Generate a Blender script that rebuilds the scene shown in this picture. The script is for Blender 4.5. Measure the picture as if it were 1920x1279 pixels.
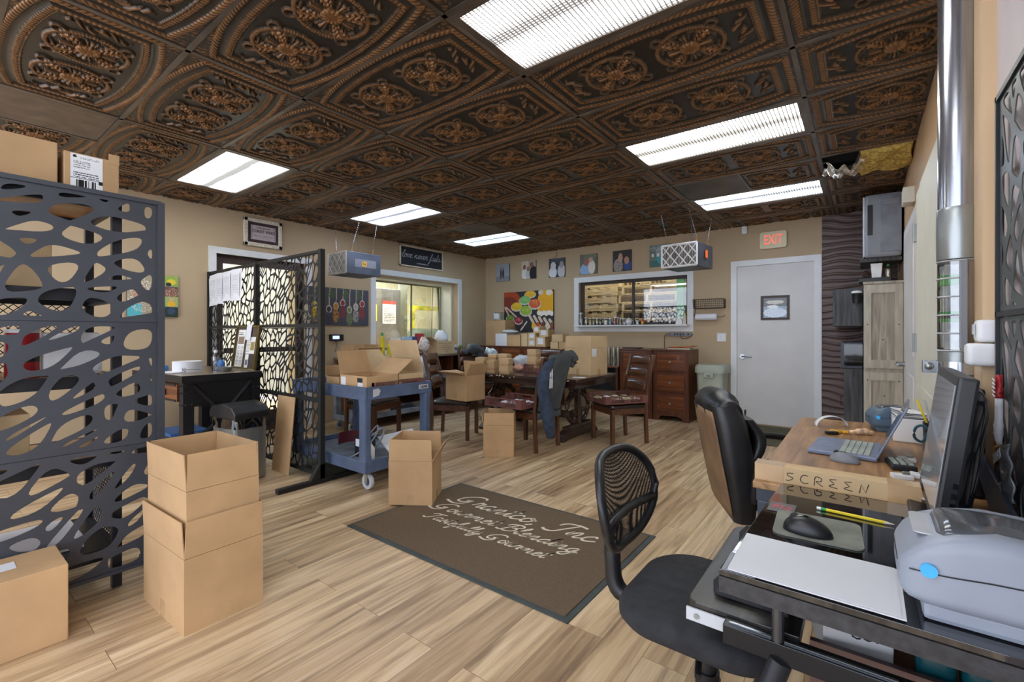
import bpy, bmesh, math, random
import numpy as np
from mathutils import Vector, Matrix
for _o in list(bpy.data.objects): bpy.data.objects.remove(_o)
SC = bpy.context.scene; C = SC.collection
PI = math.pi; R = math.radians
rnd = random.Random(7)

# ------------------------------------------------------------------ camera, world, exposure
CAMH = 1.22
cam = bpy.data.cameras.new('camera'); camo = bpy.data.objects.new('camera', cam); C.objects.link(camo)
camo.location = (0, 0, CAMH); camo.rotation_euler = (PI/2, 0, R(37.38))
cam.sensor_width = 36; cam.lens = 860.6/1920*36; cam.shift_y = -15.8/1920
cam.clip_start = .02; cam.clip_end = 100
SC.camera = camo
w = bpy.data.worlds.new('world'); SC.world = w; w.use_nodes = True
w.node_tree.nodes['Background'].inputs[0].default_value = (.86, .92, 1.06, 1)
w.node_tree.nodes['Background'].inputs[1].default_value = 1.7
SC.view_settings.view_transform = 'Standard'; SC.view_settings.look = 'None'
SC.view_settings.exposure = 1.03; SC.view_settings.gamma = 1.0; SC.view_settings.use_curve_mapping = False

# ------------------------------------------------------------------ helpers: colour and materials
def lin(c):
    return tuple((x/12.92 if x <= .04045 else ((x+.055)/1.055)**2.4) for x in c)
def hx(s):
    return lin(tuple(int(s[i:i+2], 16)/255 for i in (0, 2, 4)))
def nt(name):
    m = bpy.data.materials.new(name); m.use_nodes = True
    return m, m.node_tree, m.node_tree.nodes['Principled BSDF']
def N(t, kind, **kw):
    n = t.nodes.new(kind)
    for k, v in kw.items(): setattr(n, k, v)
    return n
def ramp(t, stops, fac=None):
    r = N(t, 'ShaderNodeValToRGB'); e = r.color_ramp.elements
    while len(e) < len(stops): e.new(.5)
    for i, (p, c) in enumerate(stops):
        e[i].position = p; e[i].color = (*c, 1) if len(c) == 3 else c
    if fac is not None: t.links.new(fac, r.inputs[0])
    return r
def coords(t, scale=(1, 1, 1), rot=(0, 0, 0), kind='Object'):
    tc = N(t, 'ShaderNodeTexCoord'); mp = N(t, 'ShaderNodeMapping')
    mp.inputs['Scale'].default_value = scale; mp.inputs['Rotation'].default_value = rot
    t.links.new(tc.outputs[kind], mp.inputs[0]); return mp.outputs[0]
def pm(name, col, rough=.6, metal=0, var=.12, scale=6, stretch=(1, 1, 1), bump=0, bscale=60, coat=0, spec=.5, trans=0, alpha=1, emit=None, es=0):
    """plain procedural material: base colour broken up by stretched noise, optional bump"""
    m, t, b = nt(name)
    c = hx(col) if isinstance(col, str) else col
    v = coords(t, stretch)
    n = N(t, 'ShaderNodeTexNoise'); n.inputs['Scale'].default_value = scale; n.inputs['Detail'].default_value = 4
    t.links.new(v, n.inputs['Vector'])
    lo = tuple(max(0, x*(1-var*2)) for x in c); hi = tuple(min(1, x*(1+var*2)) for x in c)
    r = ramp(t, [(.3, lo), (.7, hi)], n.outputs['Fac'])
    t.links.new(r.outputs[0], b.inputs['Base Color'])
    b.inputs['Roughness'].default_value = rough; b.inputs['Metallic'].default_value = metal
    b.inputs['Coat Weight'].default_value = coat; b.inputs['Specular IOR Level'].default_value = spec
    b.inputs['Transmission Weight'].default_value = trans; b.inputs['Alpha'].default_value = alpha
    if emit:
        b.inputs['Emission Color'].default_value = (*hx(emit), 1); b.inputs['Emission Strength'].default_value = es
    if bump:
        n2 = N(t, 'ShaderNodeTexNoise'); n2.inputs['Scale'].default_value = bscale
        t.links.new(v, n2.inputs['Vector'])
        bp = N(t, 'ShaderNodeBump'); bp.inputs['Strength'].default_value = bump; bp.inputs['Distance'].default_value = .004
        t.links.new(n2.outputs['Fac'], bp.inputs['Height']); t.links.new(bp.outputs[0], b.inputs['Normal'])
    return m
def wood(name, dark, light, rough=.4, axis=0, scale=9, coat=0):
    m, t, b = nt(name); s = [14, 14, 14]; s[axis] = 1.1
    v = coords(t, tuple(s))
    n = N(t, 'ShaderNodeTexNoise'); n.inputs['Scale'].default_value = scale/4; n.inputs['Detail'].default_value = 8
    n.inputs['Distortion'].default_value = .6; t.links.new(v, n.inputs['Vector'])
    r = ramp(t, [(.32, hx(dark)), (.68, hx(light))], n.outputs['Fac'])
    t.links.new(r.outputs[0], b.inputs['Base Color']); b.inputs['Roughness'].default_value = rough
    b.inputs['Coat Weight'].default_value = coat
    bp = N(t, 'ShaderNodeBump'); bp.inputs['Strength'].default_value = .15; bp.inputs['Distance'].default_value = .003
    t.links.new(n.outputs['Fac'], bp.inputs['Height']); t.links.new(bp.outputs[0], b.inputs['Normal'])
    return m
def vcol(name, rough=.6, metal=0, bump=0):
    """material that reads the mesh's own colour attribute (printed pictures)"""
    m, t, b = nt(name); a = N(t, 'ShaderNodeAttribute'); a.attribute_name = 'Col'
    t.links.new(a.outputs['Color'], b.inputs['Base Color']); b.inputs['Roughness'].default_value = rough
    return m
M = {}
def mat_floor():
    m, t, b = nt('oak_laminate'); L = t.links
    v = coords(t, (1, 1, 1), (0, 0, PI/2))
    br = N(t, 'ShaderNodeTexBrick'); br.offset = .37; br.inputs['Scale'].default_value = 1
    br.inputs['Brick Width'].default_value = 1.22; br.inputs['Row Height'].default_value = .165
    br.inputs['Mortar Size'].default_value = .0012; br.inputs['Mortar Smooth'].default_value = .1; br.inputs['Bias'].default_value = 0
    br.inputs['Color1'].default_value = (0, 0, 0, 1); br.inputs['Color2'].default_value = (1, 1, 1, 1); br.inputs['Mortar'].default_value = (.5, .5, .5, 1)
    L.new(v, br.inputs['Vector'])
    v2 = coords(t, (14, .8, 1))
    n = N(t, 'ShaderNodeTexNoise', noise_dimensions='4D'); n.inputs['Scale'].default_value = 1.6; n.inputs['Detail'].default_value = 9; n.inputs['Roughness'].default_value = .62; n.inputs['Distortion'].default_value = .5
    mul = N(t, 'ShaderNodeMath', operation='MULTIPLY'); mul.inputs[1].default_value = 37
    L.new(br.outputs['Color'], mul.inputs[0]); L.new(mul.outputs[0], n.inputs['W']); L.new(v2, n.inputs['Vector'])
    r1 = ramp(t, [(.27, hx('6f6255')), (.40, hx('b09a80')), (.54, hx('d6c1a2')), (.72, hx('ecdfc9'))], n.outputs['Fac'])
    # grey-brown knots and streaks
    v3 = coords(t, (5, .55, 1))
    n2 = N(t, 'ShaderNodeTexNoise', noise_dimensions='4D'); n2.inputs['Scale'].default_value = 2.3; n2.inputs['Detail'].default_value = 5
    L.new(mul.outputs[0], n2.inputs['W']); L.new(v3, n2.inputs['Vector'])
    r2 = ramp(t, [(.56, (0, 0, 0)), (.70, (1, 1, 1))], n2.outputs['Fac'])
    mx = N(t, 'ShaderNodeMix', data_type='RGBA'); L.new(r2.outputs[0], mx.inputs['Factor'])
    L.new(r1.outputs[0], mx.inputs['A']); mx.inputs['B'].default_value = (*hx('8d7760'), 1)
    # plank to plank tint
    r3 = ramp(t, [(0, hx('cfc0b0')), (.5, hx('efe4d4')), (1, hx('fff8ec'))], br.outputs['Color'])
    m2 = N(t, 'ShaderNodeMix', data_type='RGBA', blend_type='MULTIPLY'); m2.inputs['Factor'].default_value = 1
    L.new(mx.outputs['Result'], m2.inputs['A']); L.new(r3.outputs[0], m2.inputs['B'])
    m3 = N(t, 'ShaderNodeMix', data_type='RGBA'); L.new(br.outputs['Fac'], m3.inputs['Factor'])
    L.new(m2.outputs['Result'], m3.inputs['A']); m3.inputs['B'].default_value = (*hx('7d6244'), 1)
    L.new(m3.outputs['Result'], b.inputs['Base Color']); b.inputs['Roughness'].default_value = .42
    bp = N(t, 'ShaderNodeBump'); bp.inputs['Strength'].default_value = .12; bp.inputs['Distance'].default_value = .002
    L.new(n.outputs['Fac'], bp.inputs['Height']); L.new(bp.outputs[0], b.inputs['Normal'])
    return m
def mat_tile():
    m, t, b = nt('antique_copper_tile'); L = t.links
    a = N(t, 'ShaderNodeAttribute'); a.attribute_name = 'Col'
    v = coords(t, (1, 1, 1)); n = N(t, 'ShaderNodeTexNoise'); n.inputs['Scale'].default_value = 14; n.inputs['Detail'].default_value = 5
    L.new(v, n.inputs['Vector'])
    mu = N(t, 'ShaderNodeMath', operation='MULTIPLY_ADD'); mu.inputs[1].default_value = .5; mu.inputs[2].default_value = -.22
    L.new(n.outputs['Fac'], mu.inputs[0])
    ad = N(t, 'ShaderNodeMath', operation='ADD', use_clamp=True); L.new(a.outputs['Fac'], ad.inputs[0]); L.new(mu.outputs[0], ad.inputs[1])
    r = ramp(t, [(.10, hx('3c3834')), (.45, hx('5c4836')), (.95, hx('a0744b'))], ad.outputs[0])
    L.new(r.outputs[0], b.inputs['Base Color']); b.inputs['Roughness'].default_value = .30; b.inputs['Metallic'].default_value = .5
    return m
def mat_lens(name, tint, a=9.0, fine=False):
    """prismatic troffer lens lit by tubes behind it: bright tube bands, darker gaps, fine ribs"""
    m, t, b = nt(name); L = t.links
    tc = N(t, 'ShaderNodeTexCoord'); sp = N(t, 'ShaderNodeSeparateXYZ'); L.new(tc.outputs['Object'], sp.inputs[0])
    # bands across the width (object Y, -.3 .. .3)
    mr = N(t, 'ShaderNodeMapRange'); mr.inputs['From Min'].default_value = -.3; mr.inputs['From Max'].default_value = .3
    n = N(t, 'ShaderNodeTexNoise'); n.inputs['Scale'].default_value = 3; L.new(coords(t, (1.2, 6, 1)), n.inputs['Vector'])
    ad = N(t, 'ShaderNodeMath', operation='MULTIPLY_ADD'); ad.inputs[1].default_value = .06; L.new(n.outputs['Fac'], ad.inputs[0]); L.new(sp.outputs['Y'], ad.inputs[2])
    L.new(ad.outputs[0], mr.inputs['Value'])
    r = ramp(t, [(0, (.05, .05, .05)), (.10, (.055, .055, .055)), (.2, (.8, .8, .8)), (.36, (.7, .7, .7)), (.47, (.03, .03, .03)), (.56, (.025, .025, .025)), (.66, (.8, .8, .8)), (.84, (.9, .9, .9)), (.95, (.06, .06, .06))], mr.outputs[0])
    w1 = N(t, 'ShaderNodeMath', operation='MULTIPLY'); w1.inputs[1].default_value = 2*PI/.0225; L.new(sp.outputs['X'], w1.inputs[0])
    s1 = N(t, 'ShaderNodeMath', operation='SINE'); L.new(w1.outputs[0], s1.inputs[0])
    g1 = N(t, 'ShaderNodeMath', operation='GREATER_THAN'); g1.inputs[1].default_value = .45; L.new(s1.outputs[0], g1.inputs[0])
    w2 = N(t, 'ShaderNodeMath', operation='MULTIPLY'); w2.inputs[1].default_value = 2*PI/.0165; L.new(sp.outputs['Y'], w2.inputs[0])
    s2 = N(t, 'ShaderNodeMath', operation='SINE'); L.new(w2.outputs[0], s2.inputs[0])
    g2 = N(t, 'ShaderNodeMath', operation='GREATER_THAN'); g2.inputs[1].default_value = .45; L.new(s2.outputs[0], g2.inputs[0])
    mxx = N(t, 'ShaderNodeMath', operation='MAXIMUM'); L.new(g1.outputs[0], mxx.inputs[0]); L.new(g2.outputs[0], mxx.inputs[1])
    inv = N(t, 'ShaderNodeMath', operation='MULTIPLY_ADD'); inv.inputs[1].default_value = -.99; inv.inputs[2].default_value = 1; L.new(mxx.outputs[0], inv.inputs[0])
    ml = N(t, 'ShaderNodeMix', data_type='RGBA', blend_type='MULTIPLY'); ml.inputs['Factor'].default_value = 1
    L.new(r.outputs[0], ml.inputs['A']); L.new(inv.outputs[0], ml.inputs['B'])
    m2 = N(t, 'ShaderNodeMix', data_type='RGBA', blend_type='MULTIPLY'); m2.inputs['Factor'].default_value = 1
    L.new(ml.outputs['Result'], m2.inputs['A']); m2.inputs['B'].default_value = (*tint, 1)
    L.new(m2.outputs['Result'], b.inputs['Emission Color']); b.inputs['Emission Strength'].default_value = a
    b.inputs['Base Color'].default_value = (.5, .5, .5, 1); b.inputs['Roughness'].default_value = .3
    return m
def glassy(name, col=(1, 1, 1), rough=.02, alpha=.15):
    """thin clear pane: mostly see-through with a real reflection"""
    m, t, b = nt(name); L = t.links
    g = N(t, 'ShaderNodeBsdfGlossy'); g.inputs['Roughness'].default_value = rough
    tr = N(t, 'ShaderNodeBsdfTransparent'); tr.inputs['Color'].default_value = (*col, 1)
    fr = N(t, 'ShaderNodeFresnel'); fr.inputs['IOR'].default_value = 1.45
    ad = N(t, 'ShaderNodeMath', operation='ADD', use_clamp=True); ad.inputs[1].default_value = alpha*.4; L.new(fr.outputs[0], ad.inputs[0])
    mx = N(t, 'ShaderNodeMixShader'); L.new(ad.outputs[0], mx.inputs[0]); L.new(tr.outputs[0], mx.inputs[1]); L.new(g.outputs[0], mx.inputs[2])
    L.new(mx.outputs[0], t.nodes['Material Output'].inputs[0]); return m
M['floor'] = mat_floor(); M['tile'] = mat_tile(); M['print'] = vcol('printed_picture', .45); M['paperprint'] = vcol('printed_paper', .8)
M['wall'] = pm('tan_wall_paint', 'b9a384', .75, var=.03, scale=1.5, bump=.05)
M['wallr'] = pm('tan_wall_paint_right', 'c4a27a', .55, var=.04, scale=2)
M['trimw'] = pm('white_trim_paint', 'dfe1e2', .45, var=.02)
M['doorw'] = pm('grey_white_door_paint', 'd2d0ce', .5, var=.03, scale=3)
M['doorc'] = pm('cream_door_paint', 'd9d8cb', .5, var=.02)
M['brownframe'] = pm('brown_metal_frame', '3d3029', .5)
M['tbar'] = pm('bronze_ceiling_bar', '6b6055', .35, metal=.5, var=.2, scale=3)
M['plain_tile'] = pm('plain_bronze_tile', '57514a', .45, metal=.3, var=.25, scale=3)
M['vent'] = pm('perforated_vent', '6e6052', .5, metal=.3, var=.15, scale=8)
M['carton'] = pm('kraft_cardboard', 'bd9a70', .85, var=.05, scale=5, bump=.08, bscale=30)
M['carton2'] = pm('light_kraft_cardboard', 'c9ad84', .85, var=.05, scale=5)
M['cartong'] = pm('grey_kraft_cardboard', 'b9a99a', .85, var=.05, scale=5)
M['tape'] = pm('packing_tape', 'bf9e74', .22, var=.06, scale=12, coat=.5)
M['blackmetal'] = pm('black_powder_coat', '1d1e22', .42, metal=.2, var=.1)
M['screenmetal'] = pm('charcoal_screen_metal', '40434a', .5, metal=.25, var=.08, scale=3)
M['screenblack'] = pm('black_screen_metal', '202122', .5, metal=.2, var=.08, scale=3)
M['darkwood'] = wood('espresso_wood', '3a2117', '66402a', .3, 2, coat=.3)
M['darkwoodx'] = wood('espresso_wood_along', '3a2117', '66402a', .3, 0, coat=.3)
M['tablewood'] = wood('black_brown_table_wood', '2a1e1a', '4b352c', .25, 0, coat=.3)
M['cabwood'] = wood('cherry_brown_wood', '55290f', '8a4f28', .33, 0, coat=.3)
M['cabframe'] = wood('cherry_brown_frame_wood', '4a2616', '6f3d22', .35, 2, coat=.3)
M['deskwood'] = wood('rustic_oak_top', '74512e', 'b48a5a', .38, 1)
M['barnwood'] = wood('weathered_black_wood', '24262a', '565759', .6, 2)
M['greywood'] = wood('grey_oak', '8d8678', 'b9b3a4', .6, 2)
M['topwood'] = wood('worn_brown_tabletop', '5f5145', '97866f', .3, 0, coat=.2)
M['cart'] = pm('blue_grey_cart_plastic', '4d5d78', .5, var=.16, scale=5, bump=.1)
M['carttop'] = pm('grey_cart_plastic', '7d8896', .6, var=.2, scale=7)
M['grey'] = pm('grey_plastic', '80848c', .45, var=.06)
M['lgrey'] = pm('light_grey_plastic', 'b9bcc0', .4, var=.04)
M['white'] = pm('white_plastic', 'e3e4e6', .4, var=.03)
M['paper'] = pm('white_paper', 'dcdde2', .8, var=.02)
M['black'] = pm('black_plastic', '1c1d20', .38, var=.15)
M['gloss'] = pm('glossy_black', '0c0d0f', .06, coat=.5, var=.2)
M['fabric'] = pm('black_seat_fabric', '26272a', .9, var=.15, scale=30, bump=.4, bscale=300)
M['leather'] = pm('black_leather', '1d1e21', .38, var=.2, scale=9, bump=.15, bscale=50)
M['leatherw'] = pm('worn_brown_leather', '7a6046', .55, var=.2, scale=5, bump=.15, bscale=50)
M['seatleather'] = pm('dark_chair_seat_leather', '2b2321', .28, var=.15)
M['chrome'] = pm('brushed_chrome', 'b4b8bd', .22, metal=.95, var=.08)
M['steel'] = pm('stainless_steel', '9da2a2', .33, metal=.8, var=.12, stretch=(1, 1, .2))
M['brass'] = pm('brass_fitting', 'b07f3c', .35, metal=.8)
M['red'] = pm('red_plastic', 'a81f26', .4); M['blue'] = pm('blue_plastic', '3c6fae', .45); M['yellow'] = pm('yellow_plastic', 'e5cf27', .45)
M['green'] = pm('green_plastic', '2f9a4c', .45); M['orange'] = pm('orange_plastic', 'e2662a', .45)
M['denim'] = pm('dark_blue_cloth', '333f52', .9, var=.15, scale=20, bump=.3, bscale=200)
M['jacket'] = pm('charcoal_jersey', '474d50', .85, var=.12, scale=8, bump=.3, bscale=120)
M['mat'] = pm('brown_carpet_mat', '655440', .95, var=.12, scale=220, bump=.6, bscale=500)
M['matedge'] = pm('dark_rubber_edge', '3f4644', .8)
M['greenmat'] = pm('olive_carpet_mat', '55513c', .95, var=.2, scale=60, bump=.5, bscale=400)
M['cream'] = pm('cream_lettering', 'd9ccb6', .8, var=.04)
M['ink'] = pm('black_ink', '1b1b1f', .7)
M['bag'] = pm('clear_plastic_bag', 'd3d7dc', .15, var=.1, scale=12, alpha=.75, bump=.5, bscale=25)
M['pink'] = pm('pink_bagged_spice', 'd9a28e', .5, var=.15, scale=14)
M['crate'] = pm('brown_plastic_crate', '6e4640', .45)
M['sage'] = pm('sage_green_plastic', 'a9b09f', .5, var=.04)
M['wave'] = pm('plum_brown_wave_panel', '5a4743', .42, var=.1, scale=3)
M['glass'] = glassy('window_glass'); M['jar'] = glassy('jar_glass', (.9, .95, .95), .03, .35); M['tint'] = glassy('tinted_cover', (.35, .35, .38), .05, .4)
M['clearcup'] = glassy('clear_container', (.85, .9, .95), .05, .5)
M['kitchen'] = pm('bright_kitchen_wall', 'e3e2cd', .6, var=.03)
M['pallet'] = wood('pallet_pine', '9c8760', 'cbbb8f', .75, 0)
M['dark'] = pm('dark_warehouse_wall', '3a3d44', .8)
M['foil'] = pm('foil_facing', 'c9c5be', .25, metal=.85, var=.3, scale=20, bump=1, bscale=40)
M['insul'] = pm('yellow_insulation', 'c5a95a', .95, var=.25, scale=40, bump=1, bscale=90)
M['screen'] = pm('dark_display', '53565c', .08, var=.05, coat=.3)
M['lcd'] = pm('lit_lcd', 'a9b8e8', .3, emit='a9b8f0', es=.9)
M['led'] = pm('blue_lit_button', '39a6e0', .3, emit='42aef0', es=.08)
M['printer'] = pm('grey_label_printer', '8f96a3', .38, var=.04)
M['printerb'] = pm('blue_grey_label_printer', '4b5f73', .38, var=.04)
M['laptop'] = pm('slate_blue_laptop', '79839a', .4, metal=.2, var=.04)
M['keys'] = pm('grey_green_keys', '9aa39a', .5)
M['padmat'] = pm('dusty_grey_mouse_pad', '777a70', .8, var=.15, scale=12)
M['filter'] = pm('pleated_filter_media', 'b3a99a', .8)
M['outsidew'] = pm('pale_outdoor_wall', 'e9e6cc', .8)
M['pipem'] = pm('galvanised_duct', 'a9adb6', .2, metal=.9, var=.15, stretch=(6, 6, .3))
M['herb'] = pm('green_leaf', '4f7a3a', .6); M['spice1'] = pm('ground_spice', 'a9a07a', .8); M['gold'] = pm('gold_badge', 'dba83a', .4)
# ------------------------------------------------------------------ helpers: meshes
def BM(): return bmesh.new()
def xf(loc=(0, 0, 0), rot=(0, 0, 0), scale=(1, 1, 1)):
    from mathutils import Euler
    return Matrix.LocRotScale(Vector(loc), Euler(rot), Vector(scale))
def box(bm, c, s, rot=(0, 0, 0), bev=0, seg=2):
    g = bmesh.ops.create_cube(bm, size=1, matrix=xf(c, rot, s))
    if bev:
        es = list({e for v in g['verts'] for e in v.link_edges})
        bmesh.ops.bevel(bm, geom=es, offset=bev, segments=seg, affect='EDGES', profile=.6)
    return bm
def bb(bm, x0, x1, y0, y1, z0, z1, bev=0): return box(bm, ((x0+x1)/2, (y0+y1)/2, (z0+z1)/2), (abs(x1-x0), abs(y1-y0), abs(z1-z0)), bev=bev)
def cyl(bm, p0, p1, r0, r1=None, n=16, caps=True):
    p0 = Vector(p0); p1 = Vector(p1); d = p1-p0; r1 = r0 if r1 is None else r1
    q = d.to_track_quat('Z', 'Y').to_matrix().to_4x4()
    bmesh.ops.create_cone(bm, cap_ends=caps, segments=n, radius1=max(r0, 1e-5), radius2=max(r1, 1e-5), depth=d.length, matrix=Matrix.Translation((p0+p1)/2) @ q)
    return bm
def sph(bm, c, r, s=(1, 1, 1), u=16, v=10, rot=(0, 0, 0)):
    bmesh.ops.create_uvsphere(bm, u_segments=u, v_segments=v, radius=r, matrix=xf(c, rot, s)); return bm
def lathe(bm, prof, c=(0, 0, 0), n=20, rot=(0, 0, 0)):
    mt = xf(c, rot); rings = []
    for r, z in prof: rings.append([bm.verts.new(mt @ Vector((r*math.cos(2*PI*i/n), r*math.sin(2*PI*i/n), z))) for i in range(n)])
    for a, b in zip(rings, rings[1:]):
        for i in range(n): bm.faces.new((a[i], a[(i+1) % n], b[(i+1) % n], b[i]))
    if prof[0][0] > 1e-4: bm.faces.new(rings[0][::-1])
    if prof[-1][0] > 1e-4: bm.faces.new(rings[-1])
    return bm
def loft(bm, rings, caps=True):
    rs = [[bm.verts.new(p) for p in r] for r in rings]; n = len(rs[0])
    for a, b in zip(rs, rs[1:]):
        for i in range(n): bm.faces.new((a[i], a[(i+1) % n], b[(i+1) % n], b[i]))
    if caps: bm.faces.new(rs[0][::-1]); bm.faces.new(rs[-1])
    return bm
def smooth_pts(pts, k=5, closed=False):
    P = [Vector(p) for p in pts]; out = []; n = len(P)
    if n < 3: return P
    for i in range(n if closed else n-1):
        a = P[(i-1) % n] if (closed or i) else P[0]; b = P[i]; c = P[(i+1) % n]; d = P[(i+2) % n] if (closed or i+2 < n) else P[-1]
        for j in range(k):
            t = j/k; out.append(.5*((2*b)+(c-a)*t+(2*a-5*b+4*c-d)*t*t+(3*b-a-3*c+d)*t**3))
    if not closed: out.append(P[-1])
    return out
def tube(bm, pts, r, n=8, sm=0, closed=False):
    P = smooth_pts(pts, sm, closed) if sm else [Vector(p) for p in pts]; rings = []
    up = Vector((0, 0, 1)); m = len(P)
    for i, p in enumerate(P):
        d = (P[(i+1) % m]-P[i-1]) if closed else (P[min(i+1, m-1)]-P[max(i-1, 0)])
        d = d.normalized() if d.length > 1e-9 else up
        a = d.cross(up); a = a.normalized() if a.length > .05 else d.cross(Vector((1, 0, 0))).normalized()
        b = d.cross(a); rr = r[i*len(r)//m] if isinstance(r, (list, tuple)) else r
        rings.append([p+rr*(math.cos(2*PI*k/n)*a+math.sin(2*PI*k/n)*b) for k in range(n)])
    if closed: rings.append(rings[0]); return loft(bm, rings, False)
    return loft(bm, rings)
def prism(bm, poly, h0, h1, axis='z', mt=None):
    """extrude a 2D outline; axis z: (x,y), axis y: (x,z), axis x: (y,z)"""
    f = {'z': lambda a, b, h: (a, b, h), 'y': lambda a, b, h: (a, h, b), 'x': lambda a, b, h: (h, a, b)}[axis]
    mt = mt or Matrix.Identity(4)
    A = [bm.verts.new(mt @ Vector(f(a, b, h0))) for a, b in poly]; B = [bm.verts.new(mt @ Vector(f(a, b, h1))) for a, b in poly]
    n = len(poly); bm.faces.new(A); bm.faces.new(B[::-1])
    for i in range(n): bm.faces.new((A[i], B[i], B[(i+1) % n], A[(i+1) % n]))
    return bm
def grid(bm, fn, nu, nv):
    V = [[bm.verts.new(fn(i/nu, j/nv)) for j in range(nv+1)] for i in range(nu+1)]
    for i in range(nu):
        for j in range(nv): bm.faces.new((V[i][j], V[i+1][j], V[i+1][j+1], V[i][j+1]))
    return bm
def rrect(w, h, r, n=5, cx=0, cy=0):
    out = []
    for qx, qy, a0 in ((1, 1, 0), (-1, 1, 90), (-1, -1, 180), (1, -1, 270)):
        for k in range(n+1):
            a = R(a0+90*k/n); out.append((cx+qx*(w/2-r)+r*math.cos(a), cy+qy*(h/2-r)+r*math.sin(a)))
    return out
def link(name, me, m, parent=None, smooth=False, loc=None, rot=None):
    o = bpy.data.objects.new(name, me); C.objects.link(o)
    if m is not None and not me.materials: me.materials.append(m)
    if parent is not None: o.parent = parent
    if loc: o.location = loc
    if rot: o.rotation_euler = rot
    return o
def obj(name, bm, m, parent=None, smooth=False, bev=0, sub=0, solid=0, loc=None, rot=None, norm=True):
    if norm: bmesh.ops.recalc_face_normals(bm, faces=bm.faces)
    me = bpy.data.meshes.new(name); bm.to_mesh(me); bm.free()
    if smooth:
        for p in me.polygons: p.use_smooth = True
        if smooth is not True: me.set_sharp_from_angle(angle=R(smooth))
    o = link(name, me, m, parent, loc=loc, rot=rot)
    if bev:
        b = o.modifiers.new('bevel', 'BEVEL'); b.width = bev; b.segments = 2; b.limit_method = 'ANGLE'; b.angle_limit = R(40)
    if solid: s = o.modifiers.new('solid', 'SOLIDIFY'); s.thickness = solid
    if sub: s = o.modifiers.new('sub', 'SUBSURF'); s.levels = sub; s.render_levels = sub
    return o
def tag(o, label, cat, group=None, kind=None):
    if label: o['label'] = label
    if cat: o['category'] = cat
    if group: o['group'] = group
    if kind: o['kind'] = kind
    return o
def thing(name, label, cat, loc=(0, 0, 0), rz=0, group=None, rot=None):
    o = bpy.data.objects.new(name, None); C.objects.link(o); o.empty_display_size = .1
    o.location = loc; o.rotation_euler = rot if rot else (0, 0, rz); return tag(o, label, cat, group)
def struct(name, bm, m, parent=None, **kw):
    o = obj(name, bm, m, parent, **kw)
    if parent is None: o['kind'] = 'structure'
    return o
def copy_tree(o, loc, rz=None, label=None, parent=None, group=None):
    c = o.copy(); C.objects.link(c)
    if parent is not None: c.parent = parent
    else:
        c.location = loc
        if rz is not None: c.rotation_euler = (0, 0, rz)
        if label: c['label'] = label
        if group: c['group'] = group
    for ch in [x for x in bpy.data.objects if x.parent == o and x != c]: copy_tree(ch, None, parent=c)
    return c
# ---- printed pictures: a fine face grid coloured by simple painted shapes
def picture(name, W, H, nx, ny, bg, shapes, parent, loc=(0, 0, 0), rot=(0, 0, 0), m=None, seed=0, noise=.06):
    """flat print in local XZ plane, facing -Y"""
    X, Y = np.meshgrid((np.arange(nx)+.5)/nx, (np.arange(ny)+.5)/ny); asp = W/H
    rs = np.random.RandomState(seed); col = np.ones((ny, nx, 3))*np.array(hx(bg))
    for s in shapes:
        k = s[0]
        if k == 'e': mk = ((X-s[1])/s[3])**2+((Y-s[2])/s[4])**2 < 1; cc = s[5]
        elif k == 'r': mk = (X > s[1]) & (X < s[3]) & (Y > s[2]) & (Y < s[4]); cc = s[5]
        elif k == 'l':
            ax, ay, bx, by, wd, cc = s[1:7]; dx = (bx-ax)*asp; dy = by-ay; q = (((X-ax)*asp)*dx+(Y-ay)*dy)/(dx*dx+dy*dy+1e-9); q = np.clip(q, 0, 1)
            mk = np.hypot((X-ax)*asp-q*dx, (Y-ay)-q*dy) < wd
        elif k == 'n':   # speckle inside ellipse
            mk = (((X-s[1])/s[3])**2+((Y-s[2])/s[4])**2 < 1) & (rs.rand(ny, nx) < s[6]); cc = s[5]
        elif k == 't':   # text-like rows in a rect
            x0, y0, x1, y1, rows, cc = s[1:7]; ph = (Y-y0)/(y1-y0)*rows
            mk = (X > x0) & (X < x1) & (Y > y0) & (Y < y1) & ((ph % 1) < .5) & (rs.rand(ny, nx) < .75)
        elif k == 'b':   # bars
            x0, y0, x1, y1, bars, cc = s[1:7]; br = rs.rand(bars) < .55
            mk = (X > x0) & (X < x1) & (Y > y0) & (Y < y1) & br[np.clip(((X-x0)/(x1-x0)*bars).astype(int), 0, bars-1)]
        col[mk] = np.array(hx(cc))
    col *= (1+noise*rs.randn(ny, nx, 1)); col = np.clip(col, 0, 1)
    vx = np.linspace(-W/2, W/2, nx+1); vz = np.linspace(-H/2, H/2, ny+1)
    co = np.zeros(((ny+1)*(nx+1), 3)); co[:, 0] = np.tile(vx, ny+1); co[:, 2] = np.repeat(vz, nx+1)
    i = (np.arange(ny)[:, None]*(nx+1)+np.arange(nx)[None, :]).ravel()
    f = np.stack([i, i+1, i+nx+2, i+nx+1], 1)
    me = bpy.data.meshes.new(name); me.from_pydata(co.tolist(), [], f.tolist())
    a = me.attributes.new('Col', 'FLOAT_COLOR', 'FACE'); c4 = np.ones((nx*ny, 4), np.float32); c4[:, :3] = col.reshape(-1, 3)
    a.data.foreach_set('color', c4.ravel())
    return link(name, me, m or M['print'], parent, loc=loc, rot=rot)
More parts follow.
